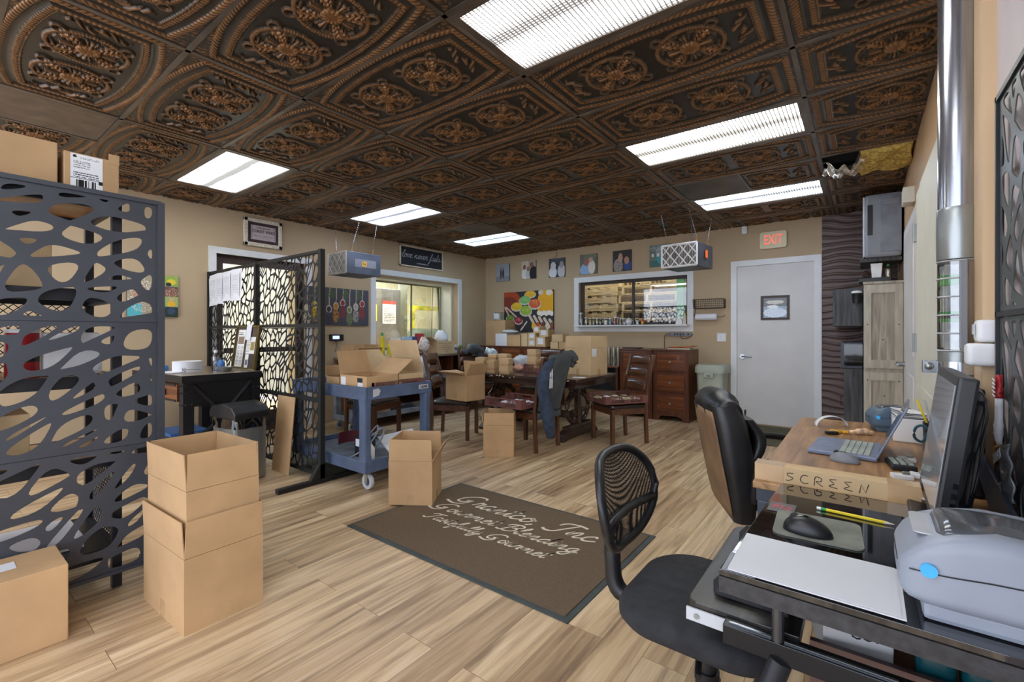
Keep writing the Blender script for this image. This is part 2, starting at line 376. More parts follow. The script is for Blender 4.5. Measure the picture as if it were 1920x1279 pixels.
# ---- lettering
def text(s, size, m, parent, loc=(0, 0, 0), rot=(0, 0, 0), ext=.001, align='CENTER', shear=0, name='lettering', offset=0, sx=1):
    cu = bpy.data.curves.new(name, 'FONT'); cu.body = s; cu.size = size; cu.extrude = ext; cu.align_x = align; cu.align_y = 'CENTER'; cu.shear = shear; cu.offset = offset; cu.resolution_u = 2
    t = bpy.data.objects.new(name, cu); C.objects.link(t)
    me = bpy.data.meshes.new_from_object(t.evaluated_get(bpy.context.evaluated_depsgraph_get())) if False else None
    bpy.context.view_layer.update()
    me = bpy.data.meshes.new_from_object(t); bpy.data.objects.remove(t); bpy.data.curves.remove(cu)
    if sx != 1:
        for v in me.vertices: v.co.x *= sx
    return link(name, me, m, parent, loc=loc, rot=rot)
# hand-drawn joined-up alphabet: strokes on x-height .5, ascender 1, descender -.45
GL = {
 'a': (.56, [[(.44,.42),(.27,.5),(.08,.3),(.1,.06),(.24,.02),(.4,.22),(.45,.48),(.42,.12),(.5,.02),(.62,.14)]]),
 'b': (.5, [[(0,.1),(.2,.6),(.25,.98),(.12,.95),(.1,.4),(.12,.05),(.3,.03),(.42,.25),(.3,.46),(.16,.36)],[(.4,.34),(.55,.3)]]),
 'c': (.46, [[(.38,.38),(.28,.5),(.08,.32),(.08,.08),(.24,0),(.52,.16)]]),
 'd': (.58, [[(.42,.42),(.27,.48),(.08,.28),(.1,.05),(.25,.03),(.42,.3),(.54,1),(.42,.15),(.5,.02),(.62,.14)]]),
 'e': (.44, [[(0,.12),(.3,.3),(.34,.46),(.2,.48),(.08,.25),(.14,.03),(.3,.02),(.5,.16)]]),
 'f': (.36, [[(-.02,.1),(.2,.5),(.32,.95),(.2,.98),(.12,.5),(.06,-.4),(-.06,-.42),(.08,-.1),(.24,.04),(.4,.14)]]),
 'g': (.54, [[(.42,.42),(.27,.5),(.08,.3),(.12,.06),(.28,.06),(.42,.46),(.36,-.3),(.16,-.44),(.04,-.3),(.3,-.04),(.6,.14)]]),
 'i': (.3, [[(0,.12),(.17,.48),(.12,.12),(.18,.01),(.34,.14)],[(.2,.7),(.22,.73)]]),
 'l': (.32, [[(0,.12),(.22,.65),(.26,.95),(.17,.95),(.1,.4),(.12,.05),(.22,.02),(.38,.14)]]),
 'm': (.82, [[(0,.1),(.12,.48),(.08,.02),(.2,.4),(.32,.48),(.34,.3),(.3,.02),(.44,.4),(.56,.48),(.6,.3),(.58,.06),(.68,.01),(.86,.14)]]),
 'n': (.58, [[(0,.1),(.12,.48),(.08,.02),(.2,.38),(.34,.49),(.38,.3),(.34,.06),(.44,.01),(.62,.14)]]),
 'o': (.5, [[(.26,.49),(.1,.36),(.07,.12),(.2,.01),(.38,.12),(.42,.36),(.28,.49),(.3,.38),(.54,.36)]]),
 'r': (.44, [[(0,.1),(.12,.54),(.18,.44),(.34,.46),(.28,.2),(.34,.02),(.48,.14)]]),
 's': (.42, [[(0,.1),(.2,.52),(.28,.3),(.34,.1),(.2,0),(.08,.08)],[(.26,.03),(.46,.14)]]),
 't': (.34, [[(0,.12),(.2,.55),(.28,.88),(.14,.2),(.2,.01),(.38,.14)],[(.06,.6),(.4,.64)]]),
 'u': (.58, [[(0,.14),(.14,.48),(.08,.14),(.18,.01),(.34,.16),(.42,.48),(.38,.1),(.46,.01),(.62,.14)]]),
 'v': (.48, [[(0,.2),(.12,.48),(.16,.2),(.2,.01),(.34,.2),(.38,.5),(.52,.4)]]),
 'y': (.54, [[(0,.14),(.14,.48),(.08,.14),(.18,.03),(.34,.16),(.42,.48),(.34,-.3),(.16,-.44),(.06,-.3),(.3,-.04),(.58,.14)]]),
 'G': (1.0, [[(.92,.82),(.76,1),(.4,.95),(.1,.6),(.12,.2),(.4,.12),(.66,.4),(.4,.36)],[(.66,.46),(.6,-.02),(.3,-.2),(-.2,-.06)]]),
 'I': (.8, [[(.1,.6),(.2,.9),(.6,1),(.98,.92)],[(.66,.97),(.5,.5),(.36,.04),(.1,-.06),(-.12,.06)]]),
 'B': (.86, [[(.36,.96),(.24,.4),(.14,0),(-.12,.02)],[(.02,.62),(.1,.9),(.5,1.02),(.76,.86),(.62,.6),(.38,.54),(.7,.46),(.68,.14),(.38,-.02),(.16,.08)]]),
 'T': (.76, [[(.04,.66),(.16,.9),(.5,.92),(.92,1.0)],[(.58,.92),(.44,.4),(.3,.02),(.06,-.04),(-.08,.1)]]),
 ',': (.3, [[(.14,.06),(.14,-.02),(.04,-.16)]]), ' ': (.42, [])}
def script(s, size, slant=.35, wd=.05):
    x = 0; out = []
    for ch in s:
        adv, st = GL[ch]
        for pl in st:
            pts = smooth_pts([(x+p[0], p[1], 0) for p in pl], 5)
            out.append([Vector(((p.x+p.y*slant)*size, p.y*size, 0)) for p in pts])
        x += adv
    return out, x*size
def ribbons(bm, lines, wd, off=(0, 0), z=0, pen=40, mn=.35, th=.0015):
    a = R(pen); pv = Vector((math.cos(a), math.sin(a), 0))
    for L in lines:
        prev = None
        for i, p in enumerate(L):
            d = (L[min(i+1, len(L)-1)]-L[max(i-1, 0)]); d = d.normalized() if d.length > 0 else Vector((1, 0, 0))
            n = Vector((-d.y, d.x, 0)); wv = wd*max(mn, abs(d.x*pv.y-d.y*pv.x))/2
            c = p+Vector((off[0], off[1], z)); q = [bm.verts.new(c+n*wv), bm.verts.new(c-n*wv)]
            if prev: bm.faces.new((prev[0], prev[1], q[1], q[0]))
            prev = q
    return bm
# ---- organic cut-out sheet: Voronoi cells shrunk and rounded, cut through a plate
def cutout_panel(name, W, H, seed, cell, web, parent, m, loc, rot, stretch=1.7, ang=20, th=.0025, margin=.012, jit=.5):
    rs = random.Random(seed); ca, sa = math.cos(R(ang)), math.sin(R(ang))
    def fw(x, y): return ((x*ca+y*sa)/stretch, (-x*sa+y*ca))
    def bw(u, v): u *= stretch; return (u*ca-v*sa, u*sa+v*ca)
    pts = []; nx = int(W/cell)+3; ny = int(H/cell*1.0)+3
    S = []
    hw = (abs(W*ca)+abs(H*sa))/2/stretch+cell*2; hh = (abs(W*sa)+abs(H*ca))/2+cell*2
    a = int(2*hw/cell)+1; b = int(2*hh/cell)+1
    for i in range(a):
        for j in range(b): S.append((-hw+(i+.5+rs.uniform(-jit, jit))*cell, -hh+(j+.5+rs.uniform(-jit, jit))*cell))
    cu = bpy.data.curves.new(name, 'CURVE'); cu.dimensions = '2D'; cu.fill_mode = 'BOTH'; cu.extrude = th/2
    def spline(poly):
        sp = cu.splines.new('POLY'); sp.points.add(len(poly)-1)
        for k, p in enumerate(poly): sp.points[k].co = (p[0], p[1], 0, 1)
        sp.use_cyclic_u = True
    spline([(-W/2, -H/2), (W/2, -H/2), (W/2, H/2), (-W/2, H/2)])
    def clip(poly, nx_, ny_, d):     # keep n.p <= d
        out = []
        for i in range(len(poly)):
            p, q = poly[i], poly[(i+1) % len(poly)]; a_, b_ = p[0]*nx_+p[1]*ny_-d, q[0]*nx_+q[1]*ny_-d
            if a_ <= 0: out.append(p)
            if a_*b_ < 0: t = a_/(a_-b_); out.append((p[0]+(q[0]-p[0])*t, p[1]+(q[1]-p[1])*t))
        return out
    for i, s in enumerate(S):
        poly = [(s[0]-3*cell, s[1]-3*cell), (s[0]+3*cell, s[1]-3*cell), (s[0]+3*cell, s[1]+3*cell), (s[0]-3*cell, s[1]+3*cell)]
        wb = web*rs.uniform(.75, 1.5)
        for j, q in enumerate(S):
            dx, dy = q[0]-s[0], q[1]-s[1]; L = math.hypot(dx, dy)
            if j == i or L > 4*cell: continue
            poly = clip(poly, dx/L, dy/L, (dx*(s[0]+q[0])/2+dy*(s[1]+q[1])/2)/L-wb/2)
            if len(poly) < 3: break
        if len(poly) < 3: continue
        P = []
        for u, v in poly:
            x, y = bw(u, v); x2 = x+.25*cell*math.sin(y*5.3/.6+seed); y2 = y+.3*cell*math.sin(x*4.1/.6+1.3*seed); P.append((x2, y2))
        P2 = P
        for nx_, ny_, d in ((1, 0, W/2-margin), (-1, 0, W/2-margin), (0, 1, H/2-margin), (0, -1, H/2-margin)):
            P2 = clip(P2, nx_, ny_, d)
            if len(P2) < 3: break
        if len(P2) < 3: continue
        ar = abs(sum(P2[k][0]*P2[(k+1) % len(P2)][1]-P2[(k+1) % len(P2)][0]*P2[k][1] for k in range(len(P2))))/2
        if ar < (cell*.2)**2: continue
        for _ in range(2):      # Chaikin rounding
            Q = []
            for k in range(len(P2)):
                p, q = P2[k], P2[(k+1) % len(P2)]
                Q += [(p[0]*.75+q[0]*.25, p[1]*.75+q[1]*.25), (p[0]*.25+q[0]*.75, p[1]*.25+q[1]*.75)]
            P2 = Q
        spline(P2)
    t = bpy.data.objects.new(name, cu); C.objects.link(t); bpy.context.view_layer.update()
    me = bpy.data.meshes.new_from_object(t); bpy.data.objects.remove(t); bpy.data.curves.remove(cu)
    return link(name, me, m, parent, loc=loc, rot=rot)
# ---- cardboard carton with hinged flaps.  flaps: side -> angle (0 upright, 90 out flat, -90 folded shut)
def carton(label, loc, rz, w, d, h, flaps=None, fl=None, m='carton', name='cardboard_box', group=None, closed=False, tape=True, sheet=None, mside=None):
    root = thing(name, label, 'box', loc, rz, group); t = .004; mt = M[m]
    bm = BM()
    if closed: box(bm, (0, 0, h/2), (w, d, h), bev=.004)
    else:
        bb(bm, -w/2, w/2, -d/2, d/2, 0, t)
        bb(bm, -w/2, w/2, -d/2, -d/2+t, t, h); bb(bm, -w/2, w/2, d/2-t, d/2, t, h)
        bb(bm, -w/2, -w/2+t, -d/2+t, d/2-t, t, h); bb(bm, w/2-t, w/2, -d/2+t, d/2-t, t, h)
    o = obj('body', bm, mt, root)
    fl = fl or min(w, d)/2
    for side, ang in (flaps or {}).items():
        a = R(ang); L = fl
        bm = BM(); wd = (w if side in 'fb' else d)-.003
        prism(bm, [(-wd/2, .002), (wd/2, .002), (wd/2-.006, L), (-wd/2+.006, L)], -t/2, t/2, 'y')
        rz_ = {'f': 0, 'r': PI/2, 'b': PI, 'l': -PI/2}[side]; off = {'f': (0, -d/2+t/2), 'b': (0, d/2-t/2), 'l': (-w/2+t/2, 0), 'r': (w/2-t/2, 0)}[side]
        mat = Matrix.Translation((off[0], off[1], h)) @ Matrix.Rotation(rz_, 4, 'Z') @ Matrix.Rotation(a, 4, 'X')
        bmesh.ops.transform(bm, matrix=mat, verts=bm.verts); obj('flap', bm, mt, root)
    if tape and h > .12:
        bm = BM(); tw = min(.048, w/4)
        if closed: bb(bm, -w/2-.001, w/2+.001, -tw/2, tw/2, h-.001, h+.001); bb(bm, -w/2-.001, -w/2+.001, -tw/2, tw/2, h*.75, h); bb(bm, w/2-.001, w/2+.001, -tw/2, tw/2, h*.75, h); obj('tape', bm, M['tape'], root); bm = BM()
        obj('tape', bb(bm, -tw/2, tw/2, -d/2-.001, -d/2+.001, .0, min(.07, h*.4)), M['tape'], root)
        obj('tape', bb(BM(), w/2-.001, w/2+.001, -tw/2, tw/2, 0, min(.07, h*.4)), M['tape'], root)
    return root
# ------------------------------------------------------------------ room constants
XL, XR, YB, ZC = -5.85, .317, 6.81, 2.653
GX0, GY0 = -.28, .852
def wallbm(u0, u1, holes, v0, v1, f):
    """rectangles around the holes; f(u0,u1,v0,v1) adds one slab"""
    us = sorted({u0, u1, *[h[0] for h in holes], *[h[1] for h in holes]}); vs = sorted({v0, v1, *[h[2] for h in holes], *[h[3] for h in holes]})
    for a, b in zip(us, us[1:]):
        run = None
        for c, d in zip(vs, vs[1:]):
            hole = any(h[0] <= a and b <= h[1] and h[2] <= c and d <= h[3] for h in holes)
            if not hole: run = (run[0], d) if run else (c, d)
            if hole and run: f(a, b, *run); run = None
        if run: f(a, b, *run)
struct('floor', bb(BM(), -9, 3.2, -2.2, 10, -.1, 0), M['floor'])
bm = BM(); wallbm(-1.2, YB+.15, [(2.1, 3.17, -.1, 2.13), (4.25, 6.03, .9, 2.1)], -.1, ZC+.3, lambda a, b, c, d: bb(bm, XL-.15, XL, a, b, c, d))
struct('wall_left', bm, M['wall'])
bm = BM(); wallbm(XL, XR, [(-3.78, -1.99, 1.33, 2.06)], -.1, ZC+.3, lambda a, b, c, d: bb(bm, a, b, YB, YB+.15, c, d))
struct('wall_back', bm, M['wall'])
struct('wall_right', bb(BM(), XR, XR+.12, 1.93, YB+.15, -.1, ZC+.3), M['wallr'])
struct('wall_right_near', bb(BM(), XR-.004, XR+.12, -.2, 1.93, -.1, ZC+.3), pm('pale_lilac_wall', 'bdb4b6', .6, var=.03))
struct('trim_1', bb(BM(), XR-.035, XR-.002, 1.93, 2.06, 0, ZC), pm('tan_post_paint', 'cdb08a', .45, var=.04, stretch=(1, 1, .3)))
# --- ceiling: plenum slab, embossed tiles, bars
ceil = struct('ceiling', bb(BM(), XL-.1, XR+.1, -1.3, YB+.1, ZC+.12, ZC+.2), M['dark'])
def tile_h(U, V):
    vb = .288-.078*(np.abs(U)/.56)**2.2; dv = vb-np.abs(V); du = .565-np.abs(U); ds = np.minimum(dv, du); al = np.where(dv < du, U, V)
    h = np.zeros_like(U); c = np.full_like(U, .12)
    def put(mask, hh, cc):
        nonlocal h, c; h = np.where(mask, hh, h); c = np.where(mask, cc, c)
    fil = np.sin(U*95+3*np.sin(V*60))*np.sin(V*110+2.5*np.sin(U*70))
    edge = np.minimum(.6096-np.abs(U), .3048-np.abs(V))
    put((ds < -.014) & (edge > .02), .003*np.clip(fil*1.6, 0, 1), .15+.5*np.clip(fil*1.5, 0, 1))
    q = np.clip(1-(ds/.015)**2, 0, 1); tw = np.abs(np.sin(al*120+ds*110))
    put(np.abs(ds) < .015, .009*np.sqrt(q)*(.45+.55*tw), .25+.65*tw)
    put((ds >= .015) & (ds < .046), -.006*np.sin((ds-.015)/.031*PI), .08)
    ed = np.abs(np.sin(al*150)); put((ds >= .05) & (ds < .072), .006*(.4+.6*ed), .3+.55*ed)
    put((ds >= .075) & (ds < .081), .004, .7)
    put(ds >= .084, -.006, .04)
    for s in (-1, 1):
        x = U-s*.2; r = np.hypot(x, V*1.0); th = np.arctan2(V, x); ins = ds >= .084
        put(ins & (np.abs(r-.157) < .009), .007*(.4+.6*np.abs(np.sin(th*38))), .35+.5*np.abs(np.sin(th*38)))
        put(ins & (np.abs(r-.132) < .006) & (np.abs(np.sin(2*th)) > .35), .006, .4)
        lf = np.clip(np.cos(4*(th-PI/4)), 0, 1)**.6*(.55+.45*np.sin(r*230+3*np.cos(16*th))); put(ins & (r > .046) & (r < .146) & (lf > .28), .012*lf, .25+.75*lf)
        pal = np.clip(np.cos(4*th), 0, 1)**1.5*(.6+.4*np.cos(th*28)); put(ins & (r > .05) & (r < .108) & (pal > .3), .009*pal, .2+.6*pal)
        pet = np.abs(np.cos(6*th)); put(ins & (r < .048) & (r > .02), .007+.006*pet*np.sin((r-.02)/.028*PI), .4+.6*pet)
        put(ins & (r <= .02), .006+.005*np.abs(np.sin(r*420)), .8)
        for qx, qy in ((1, 1), (-1, 1), (1, -1), (-1, -1)):
            rr = np.hypot(x-qx*.128, (V-qy*.128)); put(ins & (np.abs(rr-.026) < .005), .006, .55)
        xs = U-s*(.437+.02*np.sin(V*48)); lw = .03*np.clip(1-(V/.13)**2, 0, 1)
        wv = np.sin(V*150+xs*120*s); put(ins & (np.abs(xs) < lw*(.55+.45*np.abs(np.sin(V*55)))) & (wv > -.4), .008*(.5+.5*wv), .35+.5*np.clip(wv, 0, 1))
    return h, c
def tile_mesh(u0, u1, v0, v1):
    nu = max(2, int((u1-u0)/.0038)); nv = max(2, int((v1-v0)/.0038))
    us = np.linspace(u0, u1, nu+1); vs = np.linspace(v0, v1, nv+1); U, V = np.meshgrid(us, vs); h, c = tile_h(U, V)
    co = np.stack([U.ravel(), V.ravel(), -h.ravel()], 1); i = (np.arange(nv)[:, None]*(nu+1)+np.arange(nu)[None, :]).ravel()
    f = np.stack([i, i+nu+1, i+nu+2, i+1], 1)
    me = bpy.data.meshes.new('ceiling_tile'); me.vertices.add(len(co)); me.vertices.foreach_set('co', co.ravel().astype(np.float32))
    me.loops.add(f.size); me.loops.foreach_set('vertex_index', f.ravel().astype(np.int32)); me.polygons.add(len(f))
    me.polygons.foreach_set('loop_start', (np.arange(len(f))*4).astype(np.int32)); me.update(calc_edges=True)
    a = me.attributes.new('Col', 'FLOAT_COLOR', 'POINT'); cc = np.repeat(c.ravel()[:, None], 4, 1).astype(np.float32); cc[:, 3] = 1; a.data.foreach_set('color', cc.ravel())
    me.materials.append(M['tile'])
    for p in me.polygons: p.use_smooth = True
    return me
TM = {}
def put_tile(k, j):
    cx = GX0-1.2192*(k-.5); cy = GY0+.6096*(j+.5); u0, u1, v0, v1 = -.6096, .6096, -.3048, .3048
    if k == 0: u1 = XR-cx
    if k == 5: u0 = XL-cx
    if j == 9: v1 = YB-cy
    half = {(4, -1): (-.6096, 0), (1, 6): (0, .6096), (4, 6): (-.6096, 0)}.get((k, j))
    if half: u0, u1 = half
    key = tuple(round(q, 3) for q in (u0, u1, v0, v1))
    if key not in TM: TM[key] = tile_mesh(u0, u1, v0, v1)
    link('ceiling_tile', TM[key], None, ceil, loc=(cx, cy, ZC))
    if half:
        a, b = (0, .6096) if half[0] < 0 else (-.6096, 0)
        obj('vent_panel' if j == -1 else 'plain_panel', bb(BM(), a+.02, b-.01, -.29, .29, -.004, .01), M['vent' if j == -1 else 'plain_tile'], ceil, loc=(cx, cy, ZC))
LENS_E = 18.0
LIGHTS = [(4, 1), (4, 4), (4, 7), (1, 1), (1, 4), (1, 7)]; HOLE = (0, 6)
for k in range(6):
    for j in range(-3, 10):
        if (k, j) in LIGHTS or (k, j) == HOLE or (k, j) == (4, -2) or (k, j) == (1, -2): continue
        put_tile(k, j)
LIGHTS += [(4, -2), (1, -2)]  # unseen pair added behind the camera, continuing the grid, lighting the foreground
bm = BM()
for i in range(5): x = GX0-1.2192*i; bb(bm, x-.012, x+.012, -1, YB, ZC-.007, ZC+.02)
for j in range(-3, 10): y = GY0+.6096*j; bb(bm, XL, XR, y-.012, y+.012, ZC-.007, ZC+.02)
for k, j in ((1, 6), (4, 6), (4, -1)): x = GX0-1.2192*(k-.5); bb(bm, x-.01, x+.01, GY0+.6096*j, GY0+.6096*(j+1), ZC-.008, ZC+.02)
obj('ceiling_bars', bm, M['tbar'], ceil)
LT = {(4, 1): ('cool white lens', (.93, 1, 1), 'rectangular fluorescent ceiling light at the left above the framed photo board'),
      (4, 4): ('', (.86, .93, 1.15), 'warm and blue tinted ceiling light near the left wall, above the hanging air cleaner'),
      (4, 7): ('', (.6, .85, 1.1), 'bluish ceiling light nearest the far left corner, smallest in view'),
      (1, 1): ('', (1, 1, 1), 'largest and nearest ceiling light, cut off by the top edge of view'),
      (1, 4): ('', (1, 1, .93), 'long ceiling light in the middle of three on the right side'),
      (1, 7): ('', (.82, .92, 1.1), 'bluish ceiling light in front of the exit door and wave panel'),
      (4, -2): ('', (1, 1, 1), 'ceiling light out of view behind and left of the camera'), (1, -2): ('', (1, 1, 1), 'ceiling light out of view right behind the camera')}
for k, j in LIGHTS:
    cx = GX0-1.2192*(k-.5); cy = GY0+.6096*(j+.5); t = thing('ceiling_light', LT[(k, j)][2], 'ceiling light', (cx, cy, ZC), group='troffer lights in the tiled ceiling')
    bm = BM(); e = .036
    for s in (-1, 1): bb(bm, s*(.6-e), s*.6, -.29, .29, -.006, .07); bb(bm, -.6+e, .6-e, s*(.292-e), s*.292, -.006, .07)
    bb(bm, -.6, .6, -.292, .292, .07, .08)
    obj('frame', bm, M['tbar'], t)
    obj('lens', bb(BM(), -.6+e, .6-e, -.292+e, .292-e, .0, .008), mat_lens('lens_%d_%d' % (k, j+3), LT[(k, j)][1], LENS_E), t)
# dislodged insulation at the missing tile by the right wall
y0 = GY0+.6096*6
o = obj('ceiling_insulation', grid(BM(), lambda u, v: (-.02+.33*u, y0+.03+.56*v, ZC+.02+.015*math.sin(9*u+5*v)+.01*math.sin(23*v)), 12, 14), M['insul'], solid=.05); tag(o, 'yellow fibreglass batt showing in the missing ceiling tile', 'insulation')
def foil(u, v):
    x = -.26+.27*u; y = y0+.08+.42*v; return (x+.03*math.sin(7*v+4*u), y+.02*math.sin(11*u), ZC+.01-.13*math.sin(PI*min(1, u*.8+.12))*(.55+.45*math.sin(3*v+1))+.022*math.sin(19*u+7*v)+.014*math.sin(31*v+5*u))
o = obj('foil_sheet', grid(BM(), foil, 26, 26), M['foil'], solid=.003); tag(o, 'crumpled foil facing hanging out of the missing ceiling tile', 'foil')
# --- windows and doors
def frame_on(axis, pos, u0, u1, v0, v1, w, d, wb=None):
    """picture-frame trim; axis 'x': on plane x=pos spanning y,z.  d = signed protrusion"""
    bm = BM(); wb = w if wb is None else wb
    def s(a, b, c, e):
        if axis == 'x': bb(bm, min(pos, pos+d), max(pos, pos+d), a, b, c, e)
        else: bb(bm, a, b, min(pos, pos+d), max(pos, pos+d), c, e)
    s(u0, u0+w, v0, v1); s(u1-w, u1, v0, v1); s(u0+w, u1-w, v1-w, v1)
    if wb: s(u0+w, u1-w, v0, v0+wb)
    return bm
struct('trim_2', frame_on('x', XL, 2.03, 3.24, 0, 2.2, .075, .02, 0), M['trimw'])
d1 = struct('door_1', frame_on('x', XL-.06, 2.1, 3.17, 0, 2.13, .1, -.04, .25), M['brownframe'])
obj('glass', bb(BM(), XL-.085, XL-.08, 2.2, 3.07, .25, 2.03), M['glass'], d1)
obj('push_bar', bb(BM(), XL-.06, XL-.02, 2.2, 3.07, .98, 1.04, bev=.01), M['brownframe'], d1)
struct('wall_outside', bb(BM(), XL-2.6, XL-2.55, -1.0, 3.1, -.1, 3.0), M['outsidew'])
struct('trim_3', frame_on('x', XL, 4.17, 6.12, .82, 2.19, .085, .018), M['trimw'])
w1 = struct('window_1', frame_on('x', XL-.15, 4.25, 6.03, .9, 2.1, .03, -.27), M['kitchen'])
bm = frame_on('x', XL-.4, 4.26, 6.02, .93, 2.09, .045, -.03); bb(bm, XL-.43, XL-.4, 5.28, 5.31, .93, 2.09)
obj('sash', bm, pm('bronze_window_sash', '8f8f78', .5), w1)
obj('glass', bb(BM(), XL-.415, XL-.412, 4.3, 6.0, .96, 2.05), M['glass'], w1)
struct('trim_4', frame_on('y', YB, -3.87, -1.925, 1.235, 2.14, .085, -.02), M['trimw'])
w2 = struct('window_2', frame_on('y', YB+.05, -3.78, -1.99, 1.33, 2.06, .05, .05), M['brownframe'])
bm = BM(); bb(bm, -2.875, -2.84, YB+.05, YB+.09, 1.38, 2.02); obj('mullion', bm, M['brownframe'], w2)
obj('glass', bb(BM(), -3.74, -2.03, YB+.075, YB+.079, 1.37, 2.02), M['glass'], w2)
struct('trim_5', bb(BM(), -3.8, -1.97, YB-.16, YB+.05, 1.315, 1.34, bev=.004), M['trimw'])
struct('trim_6', frame_on('y', YB, -1.43, -.4, 0, 2.185, .075, -.025, 0), M['trimw'])
d2 = struct('door_2', bb(BM(), -1.35, -.475, YB-.015, YB-.002, .015, 2.105), M['doorw'])
obj('window_frame', frame_on('y', YB-.015, -1.066, -.739, 1.385, 1.70, .03, -.012), M['brownframe'], d2)
picture('window_pane', .267, .255, 30, 30, '8fa5bb', [('r', 0, .55, 1, 1, '5a5f63'), ('e', .5, .78, .4, .1, 'c9c7bd'), ('e', .5, .25, .5, .25, 'd3dfee'), ('e', .4, .55, .25, .08, 'e8ecee')], d2, (-.9025, YB-.018, 1.5425), m=vcol('frosted_pane', .15))
def lever(parent, x, y, z, s=1):
    bm = BM(); cyl(bm, (x, y, z), (x, y-.015, z), .032, n=20); cyl(bm, (x, y-.015, z), (x, y-.06, z), .011); tube(bm, [(x, y-.055, z), (x+.05*s, y-.06, z), (x+.12*s, y-.055, z-.005)], .01, sm=3)
    return obj('lever_handle', bm, M['chrome'], parent, smooth=40)
lever(d2, -1.285, YB-.015, .9)
bm = BM(); box(bm, (-1.25, YB-.03, .16), (.02, .03, .05)); cyl(bm, (-1.25, YB-.03, .15), (-1.25, YB-.045, .06), .008); obj('door_holder', bm, M['blackmetal'], d2)
# right wall: two cream doors with white casings, seen edge-on
d3 = struct('door_3', bb(BM(), XR-.03, XR-.004, 4.15, 5.3, .02, 2.02), M['doorw'])
bm = BM(); bb(bm, XR-.036, XR-.03, 4.3, 5.15, 1.05, 1.9); bb(bm, XR-.036, XR-.03, 4.3, 5.15, .15, .9); obj('raised_panel', bm, M['doorw'], d3)
bm = BM(); cyl(bm, (XR-.03, 5.15, .95), (XR-.09, 5.15, .95), .02); cyl(bm, (XR-.085, 5.15, .95), (XR-.085, 5.03, .95), .011); obj('lever_handle', bm, M['chrome'], d3, smooth=40)
struct('trim_7', frame_on('x', XR, 4.02, 5.42, 0, 2.12, .1, -.022, 0), M['trimw'])
d4 = struct('door_4', bb(BM(), XR-.045, XR-.005, 2.55, 3.9, .02, 2.1), M['doorc'])
bm = BM(); bb(bm, XR-.05, XR-.045, 2.7, 3.7, 1.05, 1.95); bb(bm, XR-.05, XR-.045, 2.7, 3.7, .15, .9); obj('raised_panel', bm, M['doorc'], d4)
for z in (.35, 1.1, 1.8):
    bm = BM(); bb(bm, XR-.056, XR-.045, 3.86, 3.93, z, z+.11); cyl(bm, (XR-.055, 3.9, z-.005), (XR-.055, 3.9, z+.115), .007, n=8); obj('hinge', bm, M['steel'], d4)
struct('trim_8', frame_on('x', XR, 2.45, 4.02, 0, 2.2, .09, -.02, 0), M['doorc'])
# wavy plum-brown panel on the back wall beside the exit door
def wave(u, v):
    x = -.398+.71*u; z = .0+ZC*v
    ph = z/.0125+1.7*math.sin(x*7+z*3)+1.1*math.sin(x*12-z*9+1)+1.2*math.sin(z*6.3); a = (math.sin(ph)*.5+.5)**3
    return (x, YB-.006-.012*a, z)
struct('wall_wave_panel', grid(BM(), wave, 24, 520), M['wave'], smooth=True)
# --- kitchen beyond the left window
bm = BM(); bb(bm, -8.9, -8.8, 3.15, 8.2, .3, 2.75); bb(bm, -8.8, -6.28, 8.1, 8.2, .3, 2.75); bb(bm, -8.8, -6.28, 3.15, 3.25, .3, 2.75); bb(bm, -8.9, -6.28, 3.15, 8.2, 2.7, 2.8)
struct('wall_kitchen', bm, M['kitchen'])
def area(name, loc, rot, sx, sy, e, col=(1, 1, 1)):
    l = bpy.data.lights.new(name, 'AREA'); l.shape = 'RECTANGLE'; l.size = sx; l.size_y = sy; l.energy = e; l.color = col
    o = bpy.data.objects.new(name, l); C.objects.link(o); o.location = loc; o.rotation_euler = rot; return o
area('kitchen_lamp', (-7.4, 5.2, 2.6), (0, 0, 0), 1.2, 2.5, 110, (1, 1, .92))
k = thing('cold_room_door', 'stainless steel door with posted notices seen through the left window', 'door', (-7.45, 0, 0))
obj('leaf', bb(BM(), -.03, .03, 4.6, 6.0, .35, 2.08, bev=.005), M['steel'], k)
obj('frame', bb(BM(), -.04, -.0, 6.0, 6.2, .35, 2.3), pm('olive_steel', '8a8f80', .4, metal=.4), k)
picture('notice', .32, .45, 30, 40, 'ecebe4', [('r', 0, .86, 1, 1, 'b04a3c'), ('t', .1, .1, .9, .8, 9, '9a9a98')], k, (.035, 5.72, 1.62), (0, 0, PI/2), M['paperprint'])
picture('yellow_notice', .26, .32, 26, 30, 'e3dc48', [('e', .5, .6, .25, .22, '3a3a3a'), ('e', .45, .65, .08, .06, 'b7b7a0')], k, (.035, 5.3, 1.6), (0, 0, PI/2), M['paperprint'])
k = thing('mixer_machine', 'green-grey drum mixing machine seen through the left window', 'machine', (-7.5, 6.75, 0))
bm = BM(); cyl(bm, (-.1, -.25, 1.05), (-.1, .35, 1.05), .26, n=28); cyl(bm, (-.1, .35, 1.05), (-.1, .5, 1.05), .26, .1, n=28); obj('drum', bm, pm('green_grey_enamel', '5c6b62', .35, metal=.3), k, smooth=40)
bm = BM(); bb(bm, -.35, .15, -.3, .7, .3, .8); bb(bm, -.1, .1, .5, 1.1, .8, 1.1); obj('base', bm, pm('dark_green_enamel', '4a554d', .5), k)
bm = BM(); cyl(bm, (-.1, .62, 1.12), (-.1, .62, 1.32), .12, .03, n=20); cyl(bm, (-.1, .62, 1.3), (-.1, .62, 1.45), .02, n=10); obj('red_funnel', bm, M['red'], k, smooth=40)
k = thing('striped_post', 'yellow and white striped post and beam in the kitchen', 'post', (-8.3, 0, 0))
bm = BM(); bb(bm, -.04, .04, 7.0, 7.1, .4, 1.85); bb(bm, -.04, .04, 7.1, 8.05, 1.75, 1.85)
